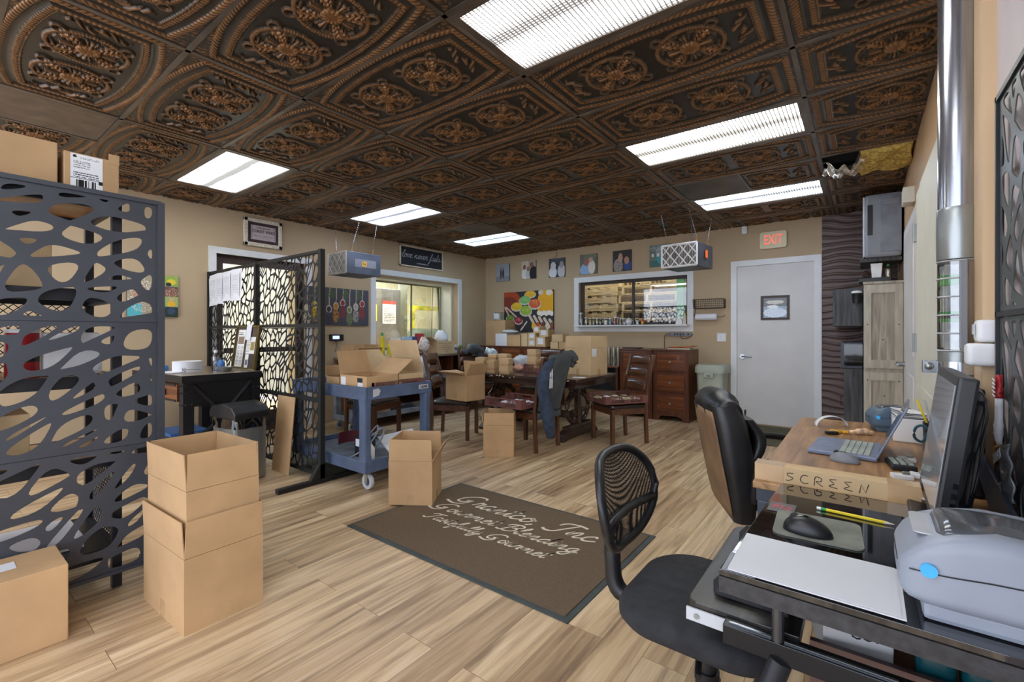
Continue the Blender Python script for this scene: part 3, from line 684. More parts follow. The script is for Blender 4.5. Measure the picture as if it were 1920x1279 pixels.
obj('post', bm, pm('yellow_striped_paint', 'd9c23a', .6, var=.4, scale=3), k)
o = obj('power_cable', tube(BM(), [(-6.9, 6.42, 2.65), (-6.92, 6.4, 1.8), (-6.9, 6.36, 1.1)], .01, sm=4), M['black']); tag(o, 'black cable hanging from the kitchen ceiling', 'cable')
# --- warehouse beyond the back window
bm = BM(); bb(bm, -6.2, -.5, 10, 10.1, 0, 3.2); bb(bm, -6.3, -6.2, YB+.15, 10.1, 0, 3.2); bb(bm, -.6, -.5, YB+.15, 10.1, 0, 3.2); bb(bm, -6.3, -.5, YB+.15, 10.1, 3.2, 3.3)
struct('wall_warehouse', bm, M['dark'])
area('warehouse_fill', (-2.9, 7.15, 2.9), (R(25), 0, 0), 2.5, .4, 26, (1, .98, .9))  # unseen area light added to light the pallets, no fixture modelled
def pallet(loc, rz, label):
    t = thing('pallet', label, 'pallet', loc, rz, 'pallets stacked behind the window')
    bm = BM()
    for i in range(7): bb(bm, -.6+i*.185, -.6+i*.185+.09, -.5, .5, .115, .135)
    for i in range(3): bb(bm, -.6+i*.555, -.6+i*.555+.09, -.5, .5, 0, .02)
    obj('deck_boards', bm, M['pallet'], t)
    for y in (-.5, -.02, .46): obj('stringer', bb(BM(), -.6, .6, y, y+.04, .02, .115), M['pallet'], t)
    return t
p0 = pallet((-3.95, 7.85, 1.02), .03, 'lowest visible pallet in the left stack behind the window')
ORD = ['first', 'second', 'third', 'fourth', 'fifth', 'sixth', 'seventh', 'eighth', 'ninth', 'tenth']
for i in range(7): copy_tree(p0, (-3.95+.015*math.sin(i*3), 7.85, 1.16+.14*i), .02*math.cos(i*2), 'long-side pallet, %s from the bottom of the left stack behind the window' % ORD[i+1])
for i in range(8): copy_tree(p0, (-2.78+.03*math.sin(i*2+1), 7.95, 1.02+.14*i), PI/2+.03*math.cos(i*3), 'end-on pallet, %s from the bottom of the right stack behind the window' % ORD[i])
o = struct('pallet_platform', bb(BM(), -4.7, -1.2, 7.15, 8.7, .8, .995), M['dark'])
o = obj('steel_post', bb(BM(), -2.29, -2.19, 7.2, 7.3, .996, 2.9), M['green']); tag(o, 'green steel post behind the window right of the pallets', 'post')
for i, (x, y) in enumerate(((-1.93, 7.5), (-1.45, 7.6))):
    t = thing('drum', ('dark blue plastic drum behind the green post, left one', 'dark blue plastic drum behind the window, right one')[i], 'drum', (x, y, .996), group='drums behind the window')
    obj('body', lathe(BM(), [(.2, 0), (.21, .3), (.2, .33), (.21, .36), (.21, .62), (.17, .7), (.1, .72)], n=24), pm('navy_drum_plastic', '27344a', .35), t, smooth=50)
    bm = BM(); tube(bm, [(-.1, 0, .7), (-.08, 0, .8), (.08, 0, .8), (.1, 0, .7)], .015, sm=3); obj('handle', bm, M['lgrey'], t)
# ================================================================== doormats
mt = thing('doormat', 'large brown carpet mat with cream script lettering in the middle of the floor', 'mat', (-1.78, 2.18, 0))
obj('carpet', bb(BM(), -.77, .77, -.485, .485, .001, .011), M['mat'], mt)
obj('rubber_edge', bb(BM(), -.8, .8, -.515, .515, 0, .006, bev=.002), M['matedge'], mt)
for s, sz, off, wtot, wd in (('Grantco, Inc', .165, (-.575, .19), 1.17, .021), ('Gourmet Blending', .115, (-.60, .02), 1.17, .0165), ('Tastefully Gourmet', .095, (-.52, -.13), .97, .0145)):
    L, wdt = script(s, sz); k_ = wtot/(wdt+sz*.35); L = [[Vector((p.x*k_, p.y, 0)) for p in l] for l in L]
    obj('lettering', ribbons(BM(), L, wd, off, .0125, pen=60, mn=.62), M['cream'], mt)
o = obj('doormat', bb(BM(), -1.33, -.3, 5.6, 6.72, 0, .012, bev=.003), M['greenmat']); tag(o, 'olive brown carpet mat at the foot of the exit door', 'mat')
o = obj('doormat', bb(BM(), -4.75, -3.5, 2.12, 3.3, 0, .003), M['greenmat']); tag(o, 'olive mat on the floor underneath the blue-grey cart', 'mat')
# ================================================================== cut-metal privacy screens
def posts(bm, pts, z0, z1, s=.03):
    for x, y in pts: bb(bm, x-s/2, x+s/2, y-s/2, y+s/2, z0, z1)
    return bm
# left foreground screen in the plane x = -2.8
XA = -2.80
sa = thing('privacy_screen', 'charcoal cut-metal privacy screen filling the left edge of view, in front of the shelving', 'screen', (XA, .17, 0))
for i, z in enumerate((.385, .975, 1.565)):
    cutout_panel('cutout_panel', 1.15, .587, 3+i, .080, .024, sa, M['screenmetal'], (0, 0, z), (PI/2, 0, PI/2), stretch=1.9, ang=28, margin=.02, jit=.85)
bm = posts(BM(), [(0, .59), (0, -.59)], .03, 1.87, .028); bb(bm, -.012, .012, -.59, .59, 1.855, 1.875); bb(bm, -.012, .012, -.59, .59, .085, .1); bb(bm, -.012, -.003, -.58, .58, .66, .70); bb(bm, -.012, -.003, -.58, .58, 1.25, 1.29)
obj('frame', bm, M['screenmetal'], sa)
for y in (.59, -.59):
    bm = BM(); bb(bm, -.28, .165, y-.02, y+.02, 0, .035, bev=.004); prism(bm, [(-.09, .035), (.09, .035), (.02, .13), (-.02, .13)], y-.017, y+.017, 'y'); obj('foot', bm, M['screenmetal'], sa)
# middle black screen in the plane y = 2.03
sb = thing('privacy_screen', 'black cut-metal room divider two panels wide between desk and utility cart', 'screen', (-4.66, 2.03, 0))
for i, x in enumerate((-.575, .575)):
    for j, z in enumerate((.36, .97, 1.58)):
        cutout_panel('cutout_panel', 1.12, .585, 11, .064, .0105, sb, M['screenblack'], (x, 0, z), (PI/2, 0, 0), stretch=1.6, ang=62, margin=.006, jit=.8)
bm = BM()
for z in (.055, .665, 1.275, 1.885):
    bb(bm, -1.14, 1.14, -.011, .011, z-.01, z+.012)
obj('rails', bm, M['screenblack'], sb)
for x in (-1.155, 0, 1.155): obj('post', bb(BM(), x-.02, x+.02, -.02, .02, .0, 1.9), M['screenblack'], sb)
for x in (-1.155, 1.155):
    bm = BM(); bb(bm, x-.025, x+.025, -.36, .36, 0, .035, bev=.004); prism(bm, [(-.1, .035), (.1, .035), (.025, .15), (-.025, .15)], x-.02, x+.02, 'x'); obj('foot', bm, M['screenblack'], sb)
# right foreground screen hung on the wall
sc_ = thing('wall_screen', 'black cut-metal screen against the wall at the right edge of view', 'screen', (.295, 1.1, 0))
for z in (.975, 1.562): cutout_panel('cutout_panel', 1.36, .57, 5, .075, .016, sc_, pm('grey_green_screen_metal', '4d5252', .4, metal=.3), (0, 0, z), (PI/2, 0, PI/2), stretch=1.5, ang=70, margin=.01)
bm = BM(); bb(bm, -.008, .008, -.7, .7, 1.845, 1.86); bb(bm, -.008, .008, .685, .7, .6, 1.86); bb(bm, -.008, .008, -.7, .7, 1.262, 1.275); obj('frame', bm, M['blackmetal'], sc_)
# ================================================================== shelving rack behind the left screen
RX0, RX1, RY0, RY1 = -3.42, -2.86, -.6, .6
rk = thing('shelving_rack', 'black metal shelving rack behind the left screen, full of boxes and supplies', 'shelf', (0, 0, 0))
for x in (RX0, RX1):
    for y in (RY0, RY1): obj('post', bb(BM(), x-.018, x+.018, y-.018, y+.018, 0, 1.86), M['blackmetal'], rk)
for z in (.18, .62, 1.0, 1.4, 1.84):
    bm = BM(); bb(bm, RX0, RX1, RY0, RY1, z, z+.018); obj('shelf_board', bm, M['deskwood' if z > .3 else 'blackmetal'], rk)
    bm = BM(); bb(bm, RX1-.01, RX1+.01, RY0, RY1, z-.035, z+.02); bb(bm, RX0-.01, RX0+.01, RY0, RY1, z-.035, z+.02); bb(bm, RX0, RX1, RY1-.01, RY1+.01, z-.035, z+.02); obj('shelf_rail', bm, M['blackmetal'], rk)
def mesh_panel(bm, o, ux, uz, W, H, s, r):
    o, ux, uz = Vector(o), Vector(ux), Vector(uz); n = int((W+H)/s)
    for k in range(1, n):
        d = k*s
        a = (min(d, W), max(0, d-W)); b = (max(0, d-H), min(d, H)); cyl(bm, o+ux*a[0]+uz*a[1], o+ux*b[0]+uz*b[1], r, n=4, caps=False)
        a = (W-min(d, W), max(0, d-W)); b = (W-max(0, d-H), min(d, H)); cyl(bm, o+ux*a[0]+uz*a[1], o+ux*b[0]+uz*b[1], r, n=4, caps=False)
    return bm
obj('wire_back', mesh_panel(BM(), (RX0-.01, -.6, 1.02), (0, 1, 0), (0, 0, 1), 1.2, .36, .035, .0022), M['blackmetal'], rk)
obj('wire_side', mesh_panel(BM(), (RX0, RY1+.012, .2), (1, 0, 0), (0, 0, 1), .56, .4, .035, .0022), M['blackmetal'], rk)
# boxes on top of the rack
cb = carton('open kraft box with a shipping label standing on top of the shelving rack', (-3.12, .53, 1.86), R(0), .34, .20, .21, closed=True, m='carton', tape=False)
# label on +X face
lab = picture('shipping_label', .115, .17, 46, 68, 'eeeef0', [('e', .13, .93, .06, .04, '222222'), ('t', .3, .88, .9, .95, 2, '777777'), ('t', .08, .62, .6, .84, 4, '8a8a8a'), ('t', .08, .36, .9, .52, 3, '333333'), ('r', 0, .33, 1, .34, '111111'), ('b', .12, .1, .78, .3, 30, '111111'), ('r', .88, .24, 1, .33, '111111')], cb, (.1715, -.02, .12), (0, 0, PI/2), M['paperprint'], noise=.02)
text('CONTAINER', .026, M['ink'], cb, (.1725, -.01, .026), (PI/2, 0, PI/2), offset=.0006)
obj('label_flap', bb(BM(), .169, .173, .06, .1, .19, .24), M['carton'], cb)
carton('long closed kraft box on top of the shelving rack, at the left edge of view', (-3.12, .13, 1.86), 0, .34, .56, .235, closed=True, m='carton', tape=False)
def bagged(name, label, cat, loc, s, m, seed, group=None, parent=None):
    rs = random.Random(seed); bm = BM(); sph(bm, (0, 0, s[2]/2), .5, s, 14, 9)
    for v in bm.verts:
        v.co.x *= 1+.12*math.sin(9*v.co.z/s[2]+seed)+rs.uniform(-.06, .06); v.co.z = max(0, v.co.z*(1+rs.uniform(-.08, .08))); v.co.y *= 1+rs.uniform(-.08, .08)
    o = obj(name, bm, m, parent, smooth=True, loc=loc)
    if parent is None: tag(o, label, cat, group)
    return o
G = 'supplies on the shelving rack behind the screen'
for i, (y, w_, h, z, mm, lb) in enumerate(((-.35, .3, .24, 1.419, 'carton2', 'tan carton on the top shelf behind the screen, leftmost'), (-.02, .3, .26, 1.419, 'carton', 'brown carton on the top shelf behind the screen, second from left'),
        (.28, .22, .22, 1.419, 'carton2', 'tan carton on the top shelf behind the screen, nearest its right post'),
        (-.3, .34, .2, .639, 'carton', 'carton on the middle shelf behind the screen, left'), (.12, .4, .22, .639, 'carton2', 'wide carton on the middle shelf behind the screen, centre'), (-.2, .5, .2, .2, 'carton', 'long carton on the bottom shelf behind the screen'))):
    carton(lb, (-3.12, y, z), 0, .36, w_, h, closed=True, m=mm, tape=False)
def bottle(label, loc, r, h, body, cap, name='bottle', group=None, neck=.4):
    t = thing(name, label, 'bottle', loc, group=group)
    obj('body', lathe(BM(), [(r*.95, 0), (r, h*.03), (r, h*.62), (r*.9, h*.7), (r*neck, h*.84), (r*neck, h*.88)], n=18), M[body] if isinstance(body, str) else body, t, smooth=50)
    obj('cap', lathe(BM(), [(r*neck*1.15, h*.87), (r*neck*1.15, h), (0, h)], n=14), M[cap], t, smooth=50); return t
def hat(y, z, m1, m2, label):
    t = thing('ball_cap', label, 'cap', (-3.05, y, z)); obj('crown', lathe(BM(), [(.095, 0), (.1, .04), (.085, .09), (.05, .125), (0, .135)], n=18), M[m1], t, smooth=60)
    obj('brim', prism(BM(), [(.04, -.08), (.16, -.06), (.185, 0), (.16, .06), (.04, .08)], 0, .006), M[m2], t)
hat(-.02, 1.12, 'white', 'blue', 'white ball cap with a blue brim on the rack behind the screen')
o = obj('storage_bin', bb(BM(), -3.3, -2.95, -.15, .1, 1.019, 1.12, bev=.01), M['black']); tag(o, 'black storage bin under the ball cap on the rack', 'bin')
for i, (y, m1, m2, lb) in enumerate(((.16, 'red', 'white', 'red can with white band on the rack behind the screen, left one'), (.3, 'red', 'black', 'red and black can on the rack behind the screen, right one'))):
    t = thing('spice_can', lb, 'can', (-2.98, y, 1.019), group='red cans on the rack behind the screen'); obj('body', lathe(BM(), [(.055, 0), (.055, .2)], n=22), M[m1], t, smooth=50); obj('band', lathe(BM(), [(.0556, .07), (.0556, .11)], n=22), M[m2], t, smooth=50); obj('lid', lathe(BM(), [(.056, .2), (.056, .215), (0, .217)], n=22), M['white'], t, smooth=50)
o = obj('plastic_tote', bb(BM(), -3.3, -2.95, .36, .57, 1.019, 1.22, bev=.02), M['white']); tag(o, 'white plastic tote on the rack beside the red cans', 'tote')
o = obj('folder_stack', bb(BM(), -3.35, -2.9, -.5, -.2, 1.019, 1.07, bev=.003), M['blue']); tag(o, 'blue folder stack lying on the rack behind the screen', 'folder')
o = obj('paper_stack', bb(BM(), -3.3, -2.95, .05, .5, .2, .25), M['paper']); tag(o, 'white paper stack on the bottom shelf of the rack', 'paper')
# ================================================================== photo canvases on the left wall
def canvas(label, x, y, z, W, H, rz, shapes, bg, n=(44, 44), seed=1, group=None, name='photo_canvas', th=.02):
    t = thing(name, label, 'picture', (x, y, z), rz, group)
    obj('canvas_block', bb(BM(), -W/2, W/2, 0, th, -H/2, H/2), M['dark'], t)
    picture('print', W, H, n[0], n[1], bg, shapes, t, (0, -.001, 0), seed=seed); return t
WL = XL+.022
canvas('narrow photo collage canvas on the left wall right of the big screen', WL, 1.675, 1.60, .12, .43, PI/2, [('r', 0, .75, 1, 1, '8fae4a'), ('e', .5, .86, .35, .07, 'e0c83a'), ('e', .3, .8, .2, .05, '222831'), ('r', 0, .5, 1, .75, '6b4c46'), ('n', .5, .6, .5, .12, 'd9a58a', .3), ('r', 0, .25, 1, .5, 'a3b871'), ('e', .5, .42, .16, .05, 'd8a488'), ('e', .5, .32, .32, .07, 'e7b52e'), ('r', 0, 0, 1, .25, '283a36'), ('e', .5, .14, .3, .08, '3b4d66')], '8899aa', (24, 90), 2)
canvas('wide photo collage canvas on the left wall, half hidden by the big screen', WL, 1.455, 1.60, .3, .43, PI/2, [('e', .8, .5, .2, .4, '232326'), ('e', .8, .9, .08, .06, 'd0a58c'), ('r', 0, 0, .4, .3, '5bb7c4'), ('e', .3, .6, .2, .2, 'b98b72'), ('n', .4, .5, .4, .4, 'e8e2d6', .2)], 'a89c82', (50, 70), 3)
# framed board above the door
t = thing('framed_sign', 'small framed sign with distressed cream frame high on the left wall', 'picture', (XL+.02, 2.615, 2.43), PI/2)
bm = BM(); W_, H_ = .45, .335
for s in (-1, 1): bb(bm, s*(W_/2-.045), s*W_/2, -.02, .015, -H_/2, H_/2); bb(bm, -W_/2, W_/2, -.02, .015, s*(H_/2-.045), s*H_/2)
obj('frame', bm, pm('distressed_cream_paint', 'cfc6b3', .6, var=.15, scale=50), t, bev=.006)
obj('mat_board', bb(BM(), -.18, .18, -.006, .012, -.125, .125), pm('plum_matboard', '3d2b33', .8), t)
picture('print', .29, .18, 60, 40, 'b5a9a9', [('r', 0, 0, 1, .03, '55474c'), ('r', 0, .97, 1, 1, '55474c'), ('r', .04, .08, .05, .92, '55474c'), ('r', .95, .08, .96, .92, '55474c'), ('t', .2, .14, .8, .22, 1, '7a6a6e'), ('t', .12, .24, .88, .34, 2, '6a5a5e')], t, (0, -.008, 0), noise=.02)
text('I CAN DO ALL', .026, M['ink'], t, (0, -.0095, .058), (PI/2, 0, 0), name='lettering'); text('CHRIST WHO', .05, M['ink'], t, (0, -.0095, .016), (PI/2, 0, 0), name='lettering', sx=.85)
# script sign above the window
t = thing('script_sign', 'black wooden sign with white script above the left window', 'sign', (XL+.02, 5.165, 2.455), PI/2)
bm = BM(); W_, H_ = .93, .33
for s in (-1, 1): bb(bm, s*(W_/2-.018), s*W_/2, -.012, .01, -H_/2, H_/2); bb(bm, -W_/2, W_/2, -.012, .01, s*(H_/2-.018), s*H_/2)
obj('frame', bm, M['cream'], t); obj('board', bb(BM(), -.45, .45, -.004, .01, -.15, .15), M['ink'], t)
L, wdt = script('love never fails', .118); L = [[p+Vector((-wdt/2-.02, -.03, 0)) for p in l] for l in L]
L.append([Vector((-wdt/2-.02-.1+.02*i, .03-.012*math.sin(i*.8)-.02, 0)) for i in range(7)]); L.append([Vector((wdt/2-.01+.02*i, -.02+.02*math.sin(i*.7), 0)) for i in range(6)])
bm = ribbons(BM(), L, .0085, mn=.55); obj('lettering', bm, M['paper'], t, loc=(0, -.006, .01), rot=(PI/2, 0, 0))
text('1 CORINTHIANS 13:8', .026, M['paper'], t, (0, -.0062, -.1), (PI/2, 0, 0))
# spice spoon canvas
sh = []; cs = ['d8cdb8', 'e8c11c', 'b5651f', '3d3444', 'c98a1e', '8c3034', '7b8a5a', 'b7b0a0', 'a03a2e']
for i, c in enumerate(cs):
    x = .05+.105*i; y = .52+.09*(i % 3-1); sh += [('l', x, y, x+.01, .98, .014, 'bfa98a'), ('e', x, y, .042, .1, 'd9cdbb'), ('e', x, y, .032, .075, c), ('n', x, y-.25, .05, .18, c, .6)]
    if i % 2: sh += [('n', x+.04, .85, .05, .14, '4f7038', .5)]
canvas('spice spoons canvas on the left wall behind the black screen', WL, 3.62, 1.58, 1.0, .52, PI/2, sh, '4a4c57', (130, 70), 5, th=.02)
# postage scale display hanging on wall
t = thing('scale_display', 'small black display with lit screen on the wall below the spoon canvas', 'display', (XL+.03, 3.595, 1.15), PI/2)
obj('case', bb(BM(), -.1, .1, -.02, .03, -.045, .045, bev=.01), M['black'], t); obj('lcd', bb(BM(), -.07, .03, -.022, -.019, -.02, .025), M['lcd'], t); obj('cord', tube(BM(), [(0, .01, -.045), (.01, .02, -.12), (-.01, .02, -.2)], .003, sm=3), M['black'], t)
# ================================================================== hanging air cleaners
def aircleaner(label, loc, rz, W, D, H, face, chains):
    t = thing('air_cleaner', label, 'air cleaner', loc, rz)
    obj('housing', box(BM(), (0, 0, 0), (W, D, H), bev=.006), pm('slate_steel_housing', '5b6472', .4, metal=.3) if face == 'l' else pm('charcoal_steel_housing', '44484f', .4, metal=.3), t)
    # filter on the intake end: frame, pleats, lattice
    bm = BM(); g = BM(); q = BM()
    if True:
        y = -D/2-.004; u0, u1 = -W/2+.008, W/2-.008; P = lambda u, v, h=0: (u, y-h, v)
    v0, v1 = -H/2+.008, H/2-.008
    def bar(b, p, q_, r): cyl(b, P(*p), P(*q_), r, n=4)
    for a, b_ in (((u0, v0), (u1, v0)), ((u1, v0), (u1, v1)), ((u1, v1), (u0, v1)), ((u0, v1), (u0, v0))): bar(bm, a, b_, .012)
    n = 4
    w_ = (u1-u0)/n*2; h_ = v1-v0
    k = -2
    while u0+k*w_/2 < u1:
        for s in (1, -1):
            a = u0+k*w_/2; pts = []
            for f in np.linspace(0, 1, 21):
                u = a+f*w_; v = (v0+f*h_) if s > 0 else (v1-f*h_)
                if u0 <= u <= u1: pts.append((u, v))
            if len(pts) > 1: bar(bm, pts[0], pts[-1], .007)
        k += 1
    obj('filter_lattice', bm, M['white'] if face != 'l' else pm('grey_filter_card', 'b0a9a0', .7), t)
    for i in range(22 if face != 'l' else 16):
        u = u0+(u1-u0)*(i+.5)/(22 if face != 'l' else 16); c = P(u, 0, -.002); box(q, c, (.006, .004, h_))
    obj('filter_pleats', q, M['filter'], t)
    for (hx_, hy_) in chains:
        c = BM(); top = ZC-loc[2]
        cyl(c, (hx_[0], hx_[1], H/2), (hx_[0], hx_[1], H/2+.04), .004, n=6); tube(c, [(hx_[0]+.012*math.cos(a), hx_[1], H/2+.05+.012*math.sin(a)) for a in np.linspace(0, 2*PI, 9)], .003, n=5)
        obj('eye_hook', c, M['brass'], t)
        c = BM(); p0 = Vector((hx_[0], hx_[1], H/2+.06)); p1 = Vector((hy_[0], hy_[1], top)); 
        for s in range(28):
            a = p0.lerp(p1, s/28); b = p0.lerp(p1, (s+1)/28); off = Vector((.003, 0, 0)) if s % 2 else Vector((0, .003, 0))
            cyl(c, a+off, b-off, .0022, n=4)
        obj('chain', c, M['chrome'], t)
    return t
a1 = aircleaner('grey hanging air cleaner with gold crown badge near the left wall', (-5.165, 3.445, 2.08), R(0), .41, .49, .27, 'l', [((.17, -.15), (.28, -.1)), ((-.17, -.15), (-.3, -.1)), ((.17, .15), (.2, .2)), ((-.17, .15), (-.25, .2))])
obj('badge_plate', bb(BM(), .205, .209, -.14, .17, -.05, .05, bev=.001), M['grey'], a1)
bm = prism(BM(), [(-.032, -.035), (.032, -.035), (.032, .0), (.038, .035), (.018, .012), (0, .035), (-.018, .012), (-.038, .035), (-.032, 0)], .209, .212, 'x'); obj('crown_badge', bm, M['gold'], a1)
text('W', .045, M['ink'], a1, (.2125, 0, -.008), (PI/2, 0, PI/2), ext=.0005)
a2 = aircleaner('charcoal hanging air cleaner with white lattice filter in front of the back wall', (-1.665, 5.62, 2.115), R(-6), .43, .46, .27, 'f', [((-.17, -.17), (-.27, -.12)), ((.18, -.17), (.1, -.2)), ((.18, .17), (.2, .25))])
obj('warning_sticker', bb(BM(), .23, .232, -.04, .03, -.03, .06), M['orange'], a2)
obj('power_cord', tube(BM(), [(0, .1, .135), (.02, .12, .25), (-.01, .14, .38), (.03, .15, .53)], .005, sm=4), M['black'], a2)
# ================================================================== left desk area
TX, TY = -4.98, 1.63
t = thing('work_table', 'black industrial work table with rustic brown top by the left wall', 'table', (TX, TY, 0), R(3))
W_, D_, H_ = 1.12, .64, .865
obj('tabletop', bb(BM(), -W_/2, W_/2, -D_/2, D_/2, H_-.045, H_, bev=.006), M['topwood'], t)
obj('top_rim', (lambda b: (bb(b, -W_/2-.004, W_/2+.004, -D_/2-.004, -D_/2+.004, H_-.06, H_-.002), bb(b, W_/2-.004, W_/2+.004, -D_/2, D_/2, H_-.06, H_-.002), b)[2])(BM()), M['blackmetal'], t)
for x in (-1, 1):
    for y in (-1, 1):
        bm = BM(); bb(bm, x*(W_/2-.09), x*(W_/2-.01), y*(D_/2-.09), y*(D_/2-.01), 0, H_-.05)
        for z in (.12, .2, .62, .72, .78):
            for dx in (-.02, .02): sph(bm, (x*(W_/2-.05)+dx, y*(D_/2-.008), z), .008, u=8, v=6); sph(bm, (x*(W_/2-.008), y*(D_/2-.05)+dx, z), .008, u=8, v=6)
        obj('leg', bm, M['blackmetal'], t)
bm = BM(); bb(bm, W_/2-.03, W_/2-.02, -D_/2+.09, D_/2-.09, .6, H_-.05); bb(bm, -W_/2+.09, W_/2-.09, D_/2-.03, D_/2-.02, .6, H_-.05); obj('apron', bm, M['blackmetal'], t)
for s in (-1, 1):
    bm = BM(); cyl(bm, (W_/2-.015, s*(D_/2-.09), .78), (W_/2-.015, -s*.05, .45), .018, n=4); cyl(bm, (W_/2-.015, -s*.05, .45), (W_/2-.015, -s*(D_/2-.07), .3), .018, n=4); obj('brace', bm, M['blackmetal'], t)
d = obj('drawer', bb(BM(), -.02, W_/2-.1, -D_/2-.002, -D_/2+.4, .645, H_-.075, bev=.003), M['cabwood'], t)
bm = BM(); bb(bm, .0, W_/2-.12, -D_/2-.008, -D_/2-.002, .645, .66); bb(bm, .0, W_/2-.12, -D_/2-.008, -D_/2-.002, H_-.09, H_-.075); obj('drawer_trim', bm, M['blackmetal'], d)
bm = BM(); bb(bm, .17, .24, -D_/2-.012, -D_/2-.002, .69, .74, bev=.003); obj('pull', bm, M['black'], d)
tp = H_+.001
o = obj('paper_roll', lathe(BM(), [(.03, 0), (.115, 0), (.115, .095), (.03, .095), (.03, 0)], n=36), M['paper'], None, smooth=40, loc=(-4.86, 1.52, tp)); tag(o, 'wide white label roll standing on the work table', 'roll')
bottle('clear water bottle with white cap on the work table', (-4.84, 1.74, tp), .033, .19, 'clearcup', 'white'); bottle('small dark blue bottle in front of the water bottle', (-4.74, 1.75, tp), .032, .12, 'blue', 'black')
o = obj('steel_bowl', lathe(BM(), [(.045, 0), (.06, .03), (.066, .042), (.062, .042), (.055, .03), (.04, .006), (0, .005)], n=24), M['steel'], None, smooth=40, loc=(-4.62, 1.74, tp)); tag(o, 'small steel bowl on the work table before the photo board', 'bowl')
o = obj('clipboard', box(BM(), (0, 0, .006), (.22, .15, .006), (0, 0, .2)), M['paper'], None, loc=(-4.86, 1.42, tp-.002)); tag(o, 'white notepad lying beside the label roll', 'notepad')
t = thing('eyeglasses', 'black rimmed eyeglasses folded on the notepad', 'glasses', (-4.74, 1.45, tp+.012))
bm = BM()
for s in (-1, 1): tube(bm, [(s*.035+.022*math.cos(a), 0, .014+.014*math.sin(a)) for a in np.linspace(0, 2*PI, 11)], .002, n=5); cyl(bm, (s*.06, 0, .02), (s*.05, .12, .012), .002, n=5)
cyl(bm, (-.013, 0, .018), (.013, 0, .018), .002, n=5); obj('rims', bm, M['black'], t)
o = obj('blue_box', bb(BM(), -5.16, -5.08, 1.36, 1.44, tp, tp+.05, bev=.003), M['blue']); tag(o, 'small blue box at the left end of the work table', 'box')
# framed article board
t = thing('article_board', 'framed board of newspaper articles leaning on the work table', 'board', (-4.72, 1.93, tp+.004), rot=(R(-8), 0, R(5)))
obj('backing', bb(BM(), -.2, .2, -.004, .01, 0, .42), pm('brown_matboard', '4e4034', .7), t)
bm = BM()
for a in ((-.205, -.19, 0, .42), (.19, .205, 0, .42), (-.2, .2, 0, .015), (-.2, .2, .405, .42)): bb(bm, a[0], a[1], -.012, .012, a[2], a[3])
obj('frame', bm, pm('olive_gold_frame', '6b5d2c', .4, metal=.4), t)
for (x, z, w_, h, sh) in ((-.09, .2, .13, .36, [('t', .05, .86, .7, .96, 2, '222222'), ('r', .1, .62, .9, .82, '8a7563'), ('t', .08, .05, .46, .58, 16, '8f8f8f'), ('t', .54, .05, .92, .58, 16, '8f8f8f')]), (.09, .23, .15, .16, [('r', .5, .2, .95, .7, '9a8448'), ('t', .06, .1, .45, .9, 9, '8f8f8f')]), (.05, .08, .06, .13, [('r', .15, .2, .85, .6, '5d6d7a')])):
    picture('clipping', w_, h, 40, 70, 'e2e0da', sh, t, (x, -.007, z), noise=.03, m=M['paperprint'])
obj('caption_plate', bb(BM(), .1, .18, -.009, -.004, .03, .15), pm('dark_caption_plate', '3e342b', .5), t)
obj('draped_note', bb(BM(), 0, .085, -.018, -.014, .28, .43), M['paper'], t)
# papers pinned to the screen
G = 'papers clipped along the top of the black screen'
for i, (x, z, w_, h, r_) in enumerate(((-5.6, 1.68, .23, .34, -.06), (-5.42, 1.69, .2, .33, .04), (-5.22, 1.7, .22, .31, -.03), (-5.0, 1.7, .24, .32, .02))):
    t = thing('paper_sheet', ('leftmost paper sheet clipped to the top of the black screen', 'second paper sheet from the left on the black screen', 'third paper sheet from the left on the black screen', 'rightmost paper sheet clipped to the black screen')[i], 'paper', (x, 2.002-.004*i, z), rot=(0, r_, 0), group=G)
    bm = grid(BM(), lambda u, v: ((u-.5)*w_, -.004-.012*math.sin(PI*u)*(1-v)-.01*(1-v)*(1-v), (v-.5)*h), 8, 8); obj('sheet', bm, M['paper'], t, smooth=True)
    picture('writing', w_*.8, h*.8, 40, 60, 'dcdde2', [('t', .05, .05, .9, .9, 20, 'b6b7c2')], t, (0, -.0185, 0), m=M['paperprint'], noise=.01)
# bins and storage below the table
t = thing('trash_can', 'stainless trash can with black lid and liner beside the work table', 'trash can', (-4.17, 1.68, 0), R(6))
obj('body', box(BM(), (0, 0, .26), (.36, .26, .52), bev=.03, seg=3), M['steel'], t)
bm = BM(); grid(bm, lambda u, v: ((.19+.012*math.sin(u*60)*(1-v))*math.copysign(abs(math.cos(2*PI*u))**.35, math.cos(2*PI*u)), (.14+.01*math.sin(u*70)*(1-v))*math.copysign(abs(math.sin(2*PI*u))**.35, math.sin(2*PI*u)), .44+.09*v), 60, 3); obj('bin_liner', bm, M['gloss'], t, smooth=True)
bm = BM(); prism(bm, [(-.2, 0), (.2, 0), (.205, .05), (.15, .1), (.0, .125), (-.15, .1), (-.205, .05)], -.145, .145, 'y'); obj('lid', bm, M['black'], t, bev=.012, loc=(0, 0, .515))
o = obj('cardboard_sheet', bb(BM(), -.15, .15, -.003, .003, 0, .66), M['carton'], None, loc=(-4.03, 1.95, 0.002), rot=(R(-5), 0, 0)); tag(o, 'flat cardboard sheet leaning on the black screen by the trash can', 'cardboard')
t = thing('storage_tote', 'clear plastic tote with blue lid under the work table', 'tote', (-5.25, 1.6, 0)); obj('body', box(BM(), (0, 0, .13), (.4, .3, .26), bev=.02), M['clearcup'], t); obj('lid', box(BM(), (0, 0, .27), (.42, .32, .03), bev=.008), M['blue'], t)
